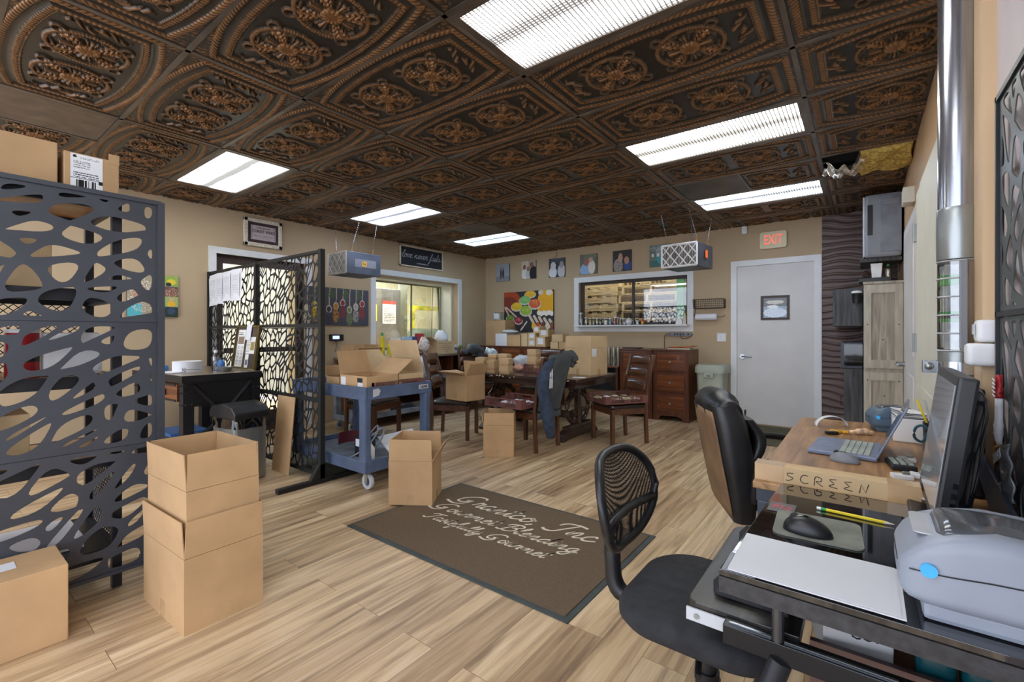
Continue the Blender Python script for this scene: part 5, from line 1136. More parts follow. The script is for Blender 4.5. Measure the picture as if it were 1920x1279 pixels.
# jars and bits on the window ledge
JY = YB-.09; GJ = 'jars and trinkets on the back window ledge'
def xj(px): return (-3.865+.00872*(px-1078))*.986
def jar(label, px, r, h, fill, cap, body='jar'):
    t = thing('spice_jar', label, 'jar', (xj(px), JY, 1.3405), group=GJ)
    obj('jar_glass', lathe(BM(), [(r*.95, 0), (r, .006), (r, h*.8), (r*.8, h*.88)], n=16), M[body], t, smooth=50)
    if fill: obj('contents', lathe(BM(), [(r*.9, .004), (r*.92, h*.7), (0, h*.7)], n=14), pm('jar_contents_'+fill, fill, .8), t, smooth=50)
    obj('jar_lid', lathe(BM(), [(r*.88, h*.86), (r*.88, h), (0, h)], n=14), M[cap], t, smooth=50)
for a in (('tall clear jar with silver lid at the left end of the window ledge', 1091, .036, .21, '', 'steel'), ('clear jar right of the tall jar on the ledge', 1102, .03, .13, '', 'white'), ('jar of pale yellow spice on the ledge', 1111, .027, .12, 'c9b377', 'cream'), ('jar of olive spice on the ledge', 1118, .026, .125, '8c8a55', 'cream'),
          ('slim clear jar with white lid, fifth on the ledge', 1125, .022, .12, '', 'white'), ('jar of dark peppercorns on the ledge', 1132, .024, .115, '45433f', 'steel'), ('jar with a white paper wrap on the ledge', 1143, .034, .11, 'e8e6de', 'white'), ('jar of light blue salt on the ledge', 1152, .03, .105, '7fa6bb', 'white'),
          ('red jar with white lid on the ledge', 1161, .027, .13, 'a8313a', 'white'), ('thin jar of grey pepper on the ledge', 1167, .014, .12, '6b665e', 'white'), ('jar of tan spice right of the thin pepper jar', 1172, .023, .11, 'a9845a', 'cream'), ('wide white-topped jar left of the teapot', 1179, .033, .10, '', 'white'),
          ('black jar with white label right of the teapot', 1197, .022, .085, '26262a', 'black'), ('white lidded black jar near the star ornament', 1204, .025, .085, 'e5e5e5', 'black'), ('short clear glass near the right end of the ledge', 1261, .03, .06, '', 'white')): jar(*a)
t = thing('teapot', 'small white teapot on the window ledge', 'teapot', (xj(1188), JY, 1.3405), group=GJ)
obj('pot_body', lathe(BM(), [(.025, 0), (.05, .03), (.052, .05), (.035, .085), (0, .095)], n=20), M['white'], t, smooth=60); obj('spout', tube(BM(), [(.04, 0, .04), (.065, 0, .07), (.07, 0, .09)], .008, sm=3), M['white'], t); obj('knob', sph(BM(), (0, 0, .103), .01, u=10, v=8), M['white'], t, smooth=True)
t = thing('star_ornament', 'yellow and red star ornament on the window ledge', 'ornament', (xj(1214), JY, 1.3405), group=GJ); obj('star', prism(BM(), [(.05*(1 if i % 2 == 0 else .45)*math.sin(PI*i/5), .05+.055*(1 if i % 2 == 0 else .45)*math.cos(PI*i/5)) for i in range(10)], -.01, .01, 'y'), M['red'], t); obj('bear', sph(BM(), (0, -.02, .035), .024, (.9, .7, 1.3), u=12, v=8), M['gold'], t, smooth=True)
t = thing('tag_holder', 'white pointed plastic tag holder standing on the ledge', 'holder', (xj(1277), JY, 1.3405), group=GJ); obj('holder_body', prism(BM(), [(-.05, 0), (.05, 0), (.045, .05), (.02, .09), (-.02, .09), (-.045, .05)], -.02, .02, 'y'), M['white'], t, bev=.004)
bottle('yellow and white bottle at the right end of the window ledge', (xj(1288)-.02, JY, 1.3405), .024, .16, 'cream', 'yellow', group=GJ)
# trash can right
t = thing('trash_can', 'sage green plastic trash can beside the grey-white door', 'trash can', (-1.61, 6.56, 0))
bm = BM(); loft(bm, [[(p[0]*f, p[1]*f, z) for p in rrect(.36, .34, .05)] for f, z in ((.8, 0), (.86, .3), (.95, .66), (.95, .68))]); obj('bin_body', bm, M['sage'], t, smooth=40)
bm = BM(); loft(bm, [[(p[0]*f, p[1]*f, z) for p in rrect(.38, .36, .06)] for f, z in ((1, .68), (1.02, .7), (1.0, .765), (.9, .79), (.4, .775), (.1, .77))]); obj('lid', bm, M['sage'], t, smooth=50)
obj('latch', bb(BM(), -.06, .06, -.2, -.18, .62, .69, bev=.01), M['sage'], t); obj('latch_slot', bb(BM(), -.02, .02, -.203, -.199, .645, .655), M['black'], t)
# ================================================================== utility carts
def utility_cart(label, cx, cy, L, D, ztop, zlow, m, mtop, lip=.1, group=None, sign=False):
    t = thing('utility_cart', label, 'cart', (cx, cy, 0), 0, group)
    def tray(z1, name, lp):
        bm = BM(); z0 = z1-lp
        bb(bm, -L/2+.01, L/2-.01, -D/2+.01, D/2-.01, z0+.02, z0+.035)
        for s in (-1, 1): bb(bm, -L/2, L/2, s*D/2-.012*(s+1)/1 if False else s*D/2-(.024 if s > 0 else 0), s*D/2+(.0 if s > 0 else .024), z0, z1); bb(bm, s*L/2-(.024 if s > 0 else 0), s*L/2+(0 if s > 0 else .024), -D/2+.024, D/2-.024, z0, z1)
        return obj(name, bm, M[m], t, bev=.006)
    tt = tray(ztop, 'top_tray', lip); obj('tray_floor', bb(BM(), -L/2+.03, L/2-.03, -D/2+.03, D/2-.03, ztop-lip+.036, ztop-lip+.04), M[mtop], tt)
    tl = tray(zlow, 'lower_tray', lip*.95); obj('tray_floor', bb(BM(), -L/2+.03, L/2-.03, -D/2+.03, D/2-.03, zlow-lip*.95+.036, zlow-.045), M[mtop], tl)
    for sx in (-1, 1):
        for sy in (-1, 1):
            bm = BM(); x0, y0 = sx*(L/2-.05), sy*(D/2-.035)
            loft(bm, [[(x0+p[0]*f, y0+p[1]*f, z) for p in rrect(.085, .06, .015)] for z, f in ((zlow-.02, 1.15), (zlow+.06, 1), (ztop-lip-.05, 1), (ztop-lip+.005, 1.15))]); obj('leg', bm, M[m], t, smooth=40)
            zb = zlow-lip*.95; r = min(.062, zb*.45); bm = BM(); x1, y1 = sx*(L/2-.06), sy*(D/2-.07)
            cyl(bm, (x1, y1, zb), (x1, y1, zb-.012), .03, n=14); 
            for q in (-1, 1): bb(bm, x1-.016, x1+.016, y1+q*.02-.002, y1+q*.02+.002, r*.8, zb-.01)
            c = obj('caster', bm, M['chrome'], t)
            bm = BM(); lathe(bm, [(r*.55, -.012), (r*.95, -.014), (r, -.006), (r, .006), (r*.95, .014), (r*.55, .012), (r*.55, -.012)], n=26, rot=(PI/2, 0, 0), c=(x1, y1, r)); obj('wheel', bm, M['lgrey'], c, smooth=40)
            bm = BM(); cyl(bm, (x1, y1-.01, r), (x1, y1+.01, r), r*.56, n=22); obj('hub', bm, M['cart'], c, smooth=40)
    return t
c1 = utility_cart('blue-grey two-tray utility cart standing beside the black screen', -3.55, 2.43, 1.1, .68, .80, .235, 'cart', 'carttop')
obj('name_plate', bb(BM(), .5505, .553, .19, .295, .74, .775), M['lgrey'], c1); text('ULINE', .028, M['ink'], c1, (.554, .243, .7565), (PI/2, 0, PI/2), offset=.0005)
obj('torn_sticker', prism(BM(), [(-.27, .72), (-.215, .73), (-.2, .765), (-.22, .785), (-.27, .78)], .5505, .5525, 'x'), M['lgrey'], c1)
obj('handle_end', bb(BM(), -.62, -.55, -.25, .25, .74, .8, bev=.015), M['cart'], c1)
c2 = utility_cart('long low grey utility cart along the left wall under the window counter', -5.14, 4.22, 1.95, .42, .62, .19, 'carttop', 'carttop', lip=.07)
c2.rotation_euler = (0, 0, PI/2); 
# things in the blue-grey cart
t = carton('flat wide kraft box with white and black labels in the blue-grey cart', (-3.23, 2.29, .742), R(0), .36, .3, .135, {'l': 20, 'b': 55}, .2, 'carton', tape=False)
obj('white_label', bb(BM(), -.165, -.1, -.152, -.1505, .02, .12), M['paper'], t); obj('black_label', bb(BM(), .06, .125, -.153, -.1505, .085, .12), M['ink'], t); obj('barcode_label', bb(BM(), .065, .13, -.152, -.1505, .03, .083), M['paper'], t)
carton('kraft box with one tall flap raised, at the back of the blue-grey cart', (-3.28, 2.61, .742), R(0), .4, .27, .13, {'b': -14, 'l': 50}, .29, 'carton2', tape=False)
carton('small dark-sided box at the left end of the blue-grey cart', (-3.62, 2.3, .742), 0, .2, .2, .1, {'l': 30}, .1, 'carton', tape=False)
crate('narrow brown crate rail at the right edge of the blue-grey cart', (-3.035-.01, 2.44, .742), PI/2, .5, .05, .085)
t = thing('label_gun', 'black device with grey cables on the lower tray of the blue-grey cart', 'device', (-3.3, 2.3, .19)); obj('case', box(BM(), (0, 0, .09), (.13, .12, .18), bev=.01), M['black'], t); obj('white_label', bb(BM(), -.04, .045, -.063, -.0605, .09, .15), M['paper'], t)
bm = BM(); tube(bm, [(.05, 0, .18), (.1, .05, .26), (.15, 0, .2), (.12, -.08, .1), (-.02, -.14, .01), (-.12, -.12, .005)], .006, sm=5); tube(bm, [(.06, .02, .17), (.14, .08, .24), (.18, .02, .15), (.12, -.05, .05)], .008, sm=5); obj('cables', bm, M['grey'], t)
t = thing('strap_coil', 'dark red flat strap coiled on the lower tray of the cart', 'strap', (-3.58, 2.4, .19)); bm = BM()
grid(bm, lambda u, v: ((.16+.02*u)*math.cos(2.6*u+1.2), (.14)*math.sin(2.6*u+1.2), .03+.1*v), 24, 2); obj('strap', bm, pm('dark_red_webbing', '5f1f26', .8), t, solid=.01)
o = obj('white_board', box(BM(), (0, 0, 0), (.34, .26, .008), (0, 0, 0)), M['paper'], None, loc=(-3.17, 2.58, .28), rot=(R(25), R(-4), R(80))); tag(o, 'white foam board with scribbles tilted in the lower tray of the cart', 'board')
t = thing('white_jug', 'small white plastic jug beside the cables on the lower cart tray', 'jug', (-3.14, 2.22, .19)); obj('jug_body', lathe(BM(), [(.045, 0), (.05, .02), (.05, .1), (.025, .14)], n=18), M['white'], t, smooth=50); obj('jug_cap', lathe(BM(), [(.02, .14), (.02, .16), (0, .16)], n=14), M['white'], t)
# big cartons on / under the low cart
carton('tall open kraft carton on the left end of the long low cart', (-5.14, 3.50, .595), R(-4), .34, .34, .30, {'f': 0, 'r': 36, 'b': 0, 'l': 0}, .17, 'carton')
carton('large closed carton on the lower tray of the long low cart', (-5.14, 3.62, .1465), R(0), .3, .5, .26, closed=True, m='carton')
carton('open carton in the middle of the long low cart', (-5.14, 4.1, .595), R(3), .3, .34, .17, {'r': 60, 'l': 20, 'f': 40}, .14, 'carton2')
o = obj('plastic_bag', bb(BM(), 0, .01, 0, .01, 0, .01), M['bag']); bpy.data.objects.remove(o)
bagged('plastic_bag', 'clear bag with blue printing on the long low cart', 'bag', (-5.1, 4.5, .595), (.25, .25, .26), M['bag'], 51)
o = obj('kraft_pad', box(BM(), (0, 0, .03), (.2, .3, .06), bev=.004), M['cream'], None, loc=(-5.12, 4.6, .1465)); tag(o, 'pale pad of paper on the lower tray of the long cart', 'pad')
# ================================================================== window counter along left wall
t = thing('wall_counter', 'wooden-topped counter under the left window, crowded with bags and boxes', 'counter', (-5.62, 4.75, 0))
obj('countertop', bb(BM(), -.21, .23, -1.2, 1.25, .84, .875, bev=.004), M['topwood'], t)
bm = BM(); bb(bm, -.2, -.18, -1.15, 1.2, .02, .84)
for y in (-1.15, -.5, .1, .7, 1.18): bb(bm, -.18, .2, y, y+.025, 0, .84)
bb(bm, -.18, .2, -1.12, 1.18, .5, .52); obj('cabinet_frame', bm, M['cabframe'], t)
o = obj('red_bowl', lathe(BM(), [(.04, 0), (.09, .03), (.11, .1), (.08, .13), (0, .14)], n=22), M['red'], None, smooth=50, loc=(-5.6, 5.15, .521)); tag(o, 'dark red rounded container inside the window counter', 'container')
tp = .8755
def pouch(label, y, x, w_, h, col, cols, seed, name='spice_pouch'):
    t = thing(name, label, 'bag', (x, y, tp), R(80)); bm = BM()
    def f(u, v): d = .045*math.sin(PI*min(1, v*1.15+.08))*math.sin(PI*u)+.004; return ((u-.5)*w_*(1-.06*math.sin(PI*v)), -d, v*h)
    grid(bm, f, 12, 12); grid(bm, lambda u, v: (f(u, v)[0], -f(u, v)[1], f(u, v)[2]), 12, 12); obj('pouch_film', bm, pm('pouch_film_%d' % seed, col, .3, var=.1, bump=.3, bscale=30), t, smooth=True)
    rs = random.Random(seed)
    sh = [('e', rs.uniform(.2, .8), rs.uniform(.15, .8), rs.uniform(.08, .2), rs.uniform(.06, .16), c) for c in cols]
    picture('front_print', w_*.7, h*.55, 24, 30, col, sh+[('t', .15, .8, .85, .95, 2, cols[0])], t, (0, -.056, h*.42), seed=seed, m=M['print'])
bottle('yellow squeeze bottle with green cap on the counter, left end', (-5.72, 4.28, tp), .04, .34, 'yellow', 'green'); bottle('second yellow bottle beside the first on the counter', (-5.64, 4.36, tp), .036, .22, 'yellow', 'yellow')
pouch('white pouch with red floral print on the counter', 4.5, -5.68, .17, .27, 'e6e2da', ['b33a4a', 'd98a9a', '4a4a55', 'c94a3a'], 1)
pouch('light blue and white gingerbread pouch on the counter', 4.72, -5.68, .18, .28, 'a9c9e6', ['b8743a', 'f0ece6', 'e6c24a', 'f4f2ee'], 2)
pouch('dark navy and white pouch on the counter', 4.88, -5.72, .15, .28, '3a4f7a', ['e8e8ea', 'e8e8ea', '9aa4b8'], 3)
pouch('red-topped clear pouch of crackers on the counter', 5.01, -5.72, .17, .33, 'b03840', ['d8c8c0', 'cdb8ae'], 4)
bagged('cracker_bag', 'clear crinkled bag of pale crackers before the red pouch', 'bag', (-5.52, 4.93, tp), (.16, .2, .27), pm('crinkled_pale_bag', 'cdbfb6', .25, var=.25, scale=25, bump=1, bscale=40), 60)
for i, (x, y) in enumerate(((-5.52, 4.52), (-5.5, 4.66))): o = obj('cutting_board', box(BM(), (0, 0, .012), (.2, .3, .022), bev=.008), M['carton'], None, loc=(x, y, tp+.025*i), rot=(0, 0, .1*i)); tag(o, ['lower orange-brown wooden cutting board on the counter', 'upper orange-brown wooden cutting board on the counter'][i], 'cutting board')
o = obj('black_strap', tube(BM(), [(-5.5, 4.55, tp+.055), (-5.47, 4.68, tp+.11), (-5.42, 4.8, tp+.05), (-5.43, 4.83, tp+.012)], .008, sm=4), M['black']); tag(o, 'black strap arching over the cutting boards', 'strap')
t = carton('kraft box with black handwriting on the counter below the window', (-5.58, 5.35, tp), R(0), .26, .4, .205, {'l': 70, 'f': 62}, .16, 'carton2', tape=False)
bm = BM(); rs = random.Random(8)
def scrawl(bm, P, x0, z0, w_, h_):
    x = x0
    while x < x0+w_:
        l = rs.uniform(.012, .03); pts = [P(x+l*k/5, z0+rs.uniform(0, h_)) for k in range(6)]; tube(bm, pts, .0013, n=4, sm=2); x += l+.008
for k, (a, w_) in enumerate(((-.16, .3), (-.1, .16), (-.15, .28), (-.06, .15), (-.04, .07))): scrawl(bm, lambda u, v: (.1315, u, v), a, .16-.033*k, w_, .016)
for k, (a, w_) in enumerate(((-.1, .14), (-.1, .17), (-.08, .14))): scrawl(bm, lambda u, v: (u, -.2015, v), a, .15-.035*k, w_, .016)
obj('handwriting', bm, M['ink'], t)
bagged('white_bag', 'large white plastic bag resting on the handwritten box', 'bag', (-5.64, 5.42, tp+.14), (.2, .26, .24), M['paper'], 61)
for i, y in enumerate((5.68, 5.78)):
    t = thing('mug', ('left', 'right')[i]+' white and blue patterned mug near the right end of the window sill', 'mug', (-5.68, y, tp), group='mugs below the left window'); obj('mug_body', lathe(BM(), [(.035, 0), (.038, .01), (.038, .14), (.033, .14), (.033, .01)], n=20), M['white'], t, smooth=50); obj('blue_pattern', lathe(BM(), [(.0385, .04), (.0385, .09)], n=20), M['blue'], t, smooth=50)
t = thing('potted_plant', 'tiny dark succulent in a grey pot below the window corner', 'plant', (-5.66, 5.9, tp)); obj('pot', lathe(BM(), [(.03, 0), (.04, .06), (.035, .06)], n=18), M['grey'], t, smooth=50); bm = BM()
for i in range(16): a = i*2.4; r_ = .01+.002*i; sph(bm, (r_*math.cos(a), r_*math.sin(a), .075+.002*(16-i)), .016, (.7, .7, 1.4), u=8, v=6)
obj('leaves', bm, M['herb'], t, smooth=True)
o = obj('paper_sheets', grid(BM(), lambda u, v: (-5.53+.18*u, 3.62+.42*v, tp+.003+.02*abs(math.sin(4*v+u))), 6, 12), M['paper'], None, solid=.002, smooth=True); tag(o, 'loose white sheets at the left end of the counter', 'paper')
# clothes heaped on the corner chair, black bin before it
def clothes(name, label, pts, r, m):
    bm = BM(); tube(bm, pts, r, n=14, sm=5)
    for v in bm.verts: v.co += Vector((.012*math.sin(40*v.co.z+9*v.co.y), .012*math.sin(35*v.co.x), .008*math.sin(50*v.co.y)))
    o = obj(name, bm, m, None, smooth=True); tag(o, label, 'clothing')
clothes('dark_shirt', 'dark blue-grey clothing draped over the far corner chair', [(-5.16, 5.46, .90), (-5.12, 5.6, .95), (-5.10, 5.74, .92), (-5.05, 5.8, .76)], [.05, .09, .09, .06], M['jacket'])
clothes('patterned_cloth', 'white patterned cloth beside the dark clothing on the corner chair', [(-5.02, 5.84, .92), (-4.92, 5.88, .88), (-4.85, 5.87, .76)], [.06, .08, .05], pm('white_blue_patterned_cloth', 'c9d3da', .8, var=.25, scale=22))
t = thing('storage_bin', 'black bin with a white label on the corner chair seat', 'bin', (-4.94, 5.53, .452), R(20)); obj('bin_body', box(BM(), (0, 0, .15), (.24, .2, .3), bev=.01), M['black'], t); obj('white_label', bb(BM(), -.07, .05, -.103, -.1005, .2, .28), M['paper'], t)
# ================================================================== far right corner
t = thing('tall_cabinet', 'tall grey-oak cabinet with panelled side standing by the wave panel', 'cabinet', (.158, 6.2, 0))
bm = BM(); bb(bm, -.15, .15, -.42, .42, 0, 1.70); obj('case', bm, M['greywood'], t, bev=.003)
obj('top', bb(BM(), -.155, .155, -.43, .43, 1.70, 1.725, bev=.003), M['greywood'], t)
for z0, z1 in ((.04, .83), (.87, 1.69)):
    p = BM()
    for a, b, c, d in ((-.15, -.09, z0, z1), (.09, .15, z0, z1), (-.09, .09, z0, z0+.08), (-.09, .09, z1-.08, z1)): bb(p, a, b, -.438, -.42, c, d)
    obj('side_panel', p, pm('grey_oak_rail_%d' % int(z0*100), 'b5b0a2', .6, var=.1, scale=4, stretch=(8, 8, 1)), t)
bm = BM()
for x, z in ((-.12, 1.3), (-.12, .75), (.12, 1.3), (.12, .75), (0, 1.15), (.01, .6)): cyl(bm, (x, -.437, z), (x, -.441, z), .006, n=8)
obj('screws', bm, M['black'], t)
t = thing('wall_unit', 'large grey plastic-cased unit mounted high beside the wave panel', 'appliance', (.158, 6.1, 1.96))
obj('casing', box(BM(), (.0, 0, .31), (.28, .7, .62), bev=.025), M['grey'], t); obj('front_bezel', box(BM(), (-.147, 0, .31), (.02, .66, .6), bev=.012), M['lgrey'], t); obj('side_vent', bb(BM(), -.12, -.08, -.353, -.3495, .22, .52), M['black'], t)
obj('side_door', bb(BM(), -.02, .138, -.354, -.35, .05, .6, bev=.002), pm('mid_grey_plastic', '787c86', .45), t); obj('grip', bb(BM(), .0, .12, -.358, -.353, .5, .56, bev=.004), M['grey'], t)
o = obj('support_shelf', bb(BM(), -.02, .3, 5.8, 6.4, 1.925, 1.958), M['barnwood']); tag(o, 'dark shelf directly under the grey wall unit', 'shelf')
o = obj('black_tray', bb(BM(), -.03, .22, 5.79, 6.1, 1.7265, 1.765, bev=.004), M['black']); tag(o, 'black tray on top of the tall grey-oak cabinet', 'tray')
t = thing('pine_cone', 'brown pine cone on the tray above the tall cabinet', 'pine cone', (.03, 5.85, 1.7665)); bm = BM()
for i in range(60): a = i*2.4; z = .005+i*.0013; r_ = .034*math.sin(PI*(i+8)/75); sph(bm, (r_*math.cos(a), r_*math.sin(a), z), .009, (1.1, 1.1, .5), u=6, v=5)
obj('scales', bm, pm('dark_cone_brown', '4a3a30', .8), t)
t = thing('planter', 'white square ribbed planter on top of the tall cabinet', 'planter', (.11, 5.86, 1.7665)); bm = BM(); loft(bm, [[(p[0]*f, p[1]*f, z) for p in rrect(.09, .09, .006)] for z, f in ((0, .8), (.14, 1.05))]); obj('pot', bm, M['white'], t)
bottle('green and clear bottle beside the white planter', (.2, 5.88, 1.7665), .03, .13, 'clearcup', 'green'); bottle('yellow bottle behind the white planter', (.2, 6.02, 1.7665), .02, .14, 'yellow', 'yellow')
o = obj('string_lights', tube(BM(), [(.13, 5.9, 1.92), (.2, 5.82, 1.86), (.27, 5.83, 1.89), (.28, 5.82, 1.82), (.24, 5.81, 1.8), (.275, 5.81, 1.735)], .006, sm=5), M['blackmetal']); tag(o, 'dark tangled cord hanging over the tall cabinet edge', 'cord')
t = thing('wall_cabinet', 'small weathered black cabinet on the wave panel', 'cabinet', (-.12, 6.4, 1.29)); obj('case', bb(BM(), -.14, .12, -.3, .37, 0, .4, bev=.003), M['barnwood'], t)
obj('cup_holder', lathe(BM(), [(.035, .24), (.042, .33), (.045, .335), (.045, .36), (0, .362)], n=20, c=(.07, -.35, 0)), M['black'], t, smooth=50); obj('cup_lid', lathe(BM(), [(.046, .345), (.046, .362), (.03, .37)], n=20, c=(.07, -.35, 0)), M['white'], t, smooth=50)
t = thing('microwave', 'dark blue-black small oven beside the tall cabinet', 'microwave', (-.1, 6.3, .835)); obj('case', bb(BM(), -.09, .1, -.2, .4, 0, .28, bev=.005), M['blue'] if False else pm('navy_appliance', '27303f', .3), t); obj('door_glass', bb(BM(), -.06, .1, -.204, -.2, .03, .26), M['gloss'], t)
t = thing('base_cabinet', 'weathered black base cabinet under the small oven', 'cabinet', (-.1, 6.3, 0)); obj('case', bb(BM(), -.06, .1, -.2, .45, 0, .832, bev=.003), M['barnwood'], t); obj('pull', tube(BM(), [(-.062, -.1, .42), (-.09, -.1, .42), (-.09, -.1, .52), (-.062, -.1, .52)], .006), M['black'], t)
o = obj('door_closer_box', box(BM(), (XR-.035, 4.72, 2.28), (.07, .16, .12), bev=.004), M['doorc']); tag(o, 'cream box mounted on the right wall above the first door', 'box')
# ================================================================== duct with clear cup dispenser
PXc, PYc = .252, 2.1
t = thing('duct_pipe', 'tall shiny metal duct on the right wall running up to the ceiling', 'pipe', (PXc, PYc, 0))
obj('pipe', lathe(BM(), [(.052, 1.62), (.052, ZC+.02)], n=40, c=(0, 0, 0)), M['pipem'], t, smooth=50); obj('collar', lathe(BM(), [(.0545, 1.46), (.0555, 1.465), (.0555, 1.62), (.053, 1.63)], n=40), M['steel'], t, smooth=50)
t = thing('cup_dispenser', 'stacked clear containers with green lids clamped under the metal duct', 'dispenser', (PXc, PYc, 0))
obj('clear_sleeve', lathe(BM(), [(.053, 1.16), (.053, 1.455)], n=36), M['clearcup'], t, smooth=50)
obj('stacked_cups', lathe(BM(), [(.044, 1.17), (.047, 1.22), (.044, 1.222), (.047, 1.29), (.044, 1.295), (.047, 1.36), (.044, 1.365), (.047, 1.44)], n=30), pm('milky_cups', 'b9bab4', .3, var=.15, scale=20), t, smooth=50)
for z in (1.158, 1.215, 1.275, 1.335, 1.395, 1.452): obj('ring', lathe(BM(), [(.0535, z), (.0565, z+.002), (.0535, z+.005)], n=36), M['lgrey'], t, smooth=50)
for z in (1.375, 1.255): obj('green_lid', lathe(BM(), [(.0495, z), (.0505, z+.004), (.0505, z+.03), (.048, z+.034)], n=30), M['green'], t, smooth=50)
obj('black_band', lathe(BM(), [(.051, 1.266), (.0512, 1.268), (.0512, 1.277), (.051, 1.279)], n=30), M['black'], t)
obj('brown_housing', grid(BM(), lambda u, v: (.0565*math.cos(R(-82+120*u)), .0565*math.sin(R(-82+120*u)), 1.165+.285*v), 14, 2), pm('taupe_housing', '7d7062', .4), t, solid=.003, smooth=True)
obj('grey_spine', box(BM(), (.004, -.058, 1.31), (.018, .012, .285), (0, 0, .1), bev=.002), M['grey'], t)
for z in (1.40, 1.36, 1.20): obj('wall_tab', bb(BM(), .05, XR-PXc-.036, -.008, .008, z, z+.02), pm('slate_tab', '5b6473', .5), t)
obj('lower_collar', lathe(BM(), [(.05, 1.08), (.052, 1.085), (.052, 1.155), (.05, 1.16)], n=36), M['steel'], t, smooth=50); obj('black_base', lathe(BM(), [(.05, .98), (.052, 1.0), (.052, 1.075)], n=30), M['black'], t, smooth=50)
o = thing('wall_clamp', 'bright zinc clamp strap holding the dispenser to the wall post', 'clamp', (PXc, PYc, 1.105)); bm = BM(); lathe(bm, [(.053, -.02), (.0575, -.02), (.0575, .02), (.053, .02)], n=36); bb(bm, .04, XR-PXc-.003, -.07, -.055, -.012, .018); bb(bm, -.09, -.05, -.02, .02, -.02, .02); obj('strap', bm, M['chrome'], o, smooth=40)
obj('bolt', sph(BM(), (-.075, -.022, .003), .013, u=12, v=8), M['steel'], o, smooth=True)
o = obj('black_bin', bb(BM(), .19, .275, 1.83, 1.97, .752, 1.06, bev=.008), M['black']); tag(o, 'tall black desk bin behind the monitor against the wall', 'bin')
for i, (y, z) in enumerate(((1.93, 1.225), (1.92, 1.155))):
    t = thing('air_freshener', ('upper', 'lower')[i]+' white plastic dispenser on the tan wall post', 'dispenser', (XR-.028-.012*i, y+.0, z)); obj('shell', box(BM(), (0, 0, 0), (.045+.02*i, .07, .066), bev=.014, seg=3), M['white'], t, smooth=50); obj('button', bb(BM(), -.028, -.024, -.015, .01, -.01, .02), M['lgrey'], t)
# ================================================================== desks on the right
def desk(label, x0, x1, y0, y1, z, legs=True):
    t = thing('desk', label, 'desk', ((x0+x1)/2, (y0+y1)/2, 0)); W_, D_ = x1-x0, y1-y0
    obj('desktop', bb(BM(), -W_/2, W_/2, -D_/2, D_/2, z-.022, z, bev=.003), M['deskwood'], t)
    bm = BM(); bb(bm, -W_/2+.01, W_/2-.01, -D_/2+.005, -D_/2+.035, z-.06, z-.022); bb(bm, -W_/2+.01, W_/2-.01, D_/2-.035, D_/2-.005, z-.06, z-.022); bb(bm, -W_/2+.005, -W_/2+.035, -D_/2+.035, D_/2-.035, z-.06, z-.022); obj('metal_rail', bm, pm('gunmetal_tube', '3a3f49', .45, metal=.3), t)
    for sx in (-1, 1):
        for sy in (-1, 1): obj('leg', box(BM(), (sx*(W_/2-.03), sy*(D_/2-.022), (z-.06)/2), (.035, .035, z-.06), bev=.003), pm('gunmetal_leg', '454a55', .45, metal=.3), t)
    return t
desk('rustic oak desk with dark metal legs holding the open laptop', -.278, .30, 1.622, 2.715, .75)
desk('second rustic oak desk end beyond the laptop desk', -.268, .30, 2.725, 3.02, .75)
DT = .7505
t = thing('screen_box', 'long taped cardboard box marked SCREEN lying on the oak desk edge', 'box', (-.075, 1.675, DT), R(0)); obj('box_body', box(BM(), (0, 0, .026), (.40, .058, .052), bev=.002), M['carton2'], t)
obj('tape', bb(BM(), -.2005, -.12, -.0295, .0295, -.0, .0527), M['tape'], t); obj('tape', bb(BM(), .13, .2005, -.0295, .0295, 0, .0527), M['tape'], t)
LS = {'S': [(.8, .9), (.2, .85), (.3, .55), (.8, .4), (.3, .05), (0, .1)], 'C': [(.9, .85), (.4, .9), (.1, .4), (.4, .05), (.9, .1)], 'R': [(.1, 0), (.2, .9), (.75, .85), (.7, .5), (.25, .45), (.9, 0)], 'E': [(.8, .95), (.15, .85), (.6, .5), (.1, .2), (.9, .05)], 'N': [(.1, 0), (.25, .9), (.65, .1), (.9, 1.0)]}
bm = BM(); x = -.115
for ch in 'SCREEN':
    tube(bm, [(x+p[0]*.026, -.0302, .011+p[1]*.028) for p in LS[ch]], .0011, n=5, sm=3 if ch != 'N' else 0); x += .036
obj('handwriting', bm, M['ink'], t)
o = obj('paper_strip', prism(BM(), [(-.17, 1.715), (.16, 1.708), (.2, 1.722), (-.165, 1.775)], DT, DT+.004), M['paper']); tag(o, 'long white paper strip behind the SCREEN box on the desk', 'paper')
# laptop
t = thing('laptop', 'open slate-blue laptop on the rustic oak desk', 'laptop', (-.055, 2.265, DT), R(-4))
obj('base', box(BM(), (0, 0, .009), (.215, .29, .016), bev=.005), M['laptop'], t); obj('keyboard_deck', bb(BM(), -.02, .085, -.13, .13, .0168, .0178), M['laptop'], t)
k_ = BM()
for i in range(5):
    for j in range(13): box(k_, (-.005+.019*i+.004, -.12+.02*j, .0185), (.0155, .0168, .002))
obj('keys', k_, M['keys'], t); obj('touchpad', bb(BM(), -.09, -.035, -.05, .05, .0168, .0174), pm('touchpad', '7685a0', .35), t)
bm = BM(); box(bm, (0, 0, .105), (.007, .29, .21), bev=.003); sc2 = obj('lid', bm, M['laptop'], t, loc=(.105, 0, .014), rot=(0, R(24), 0)); obj('display', bb(BM(), -.0045, -.0036, -.135, .135, .012, .2), M['screen'], sc2)
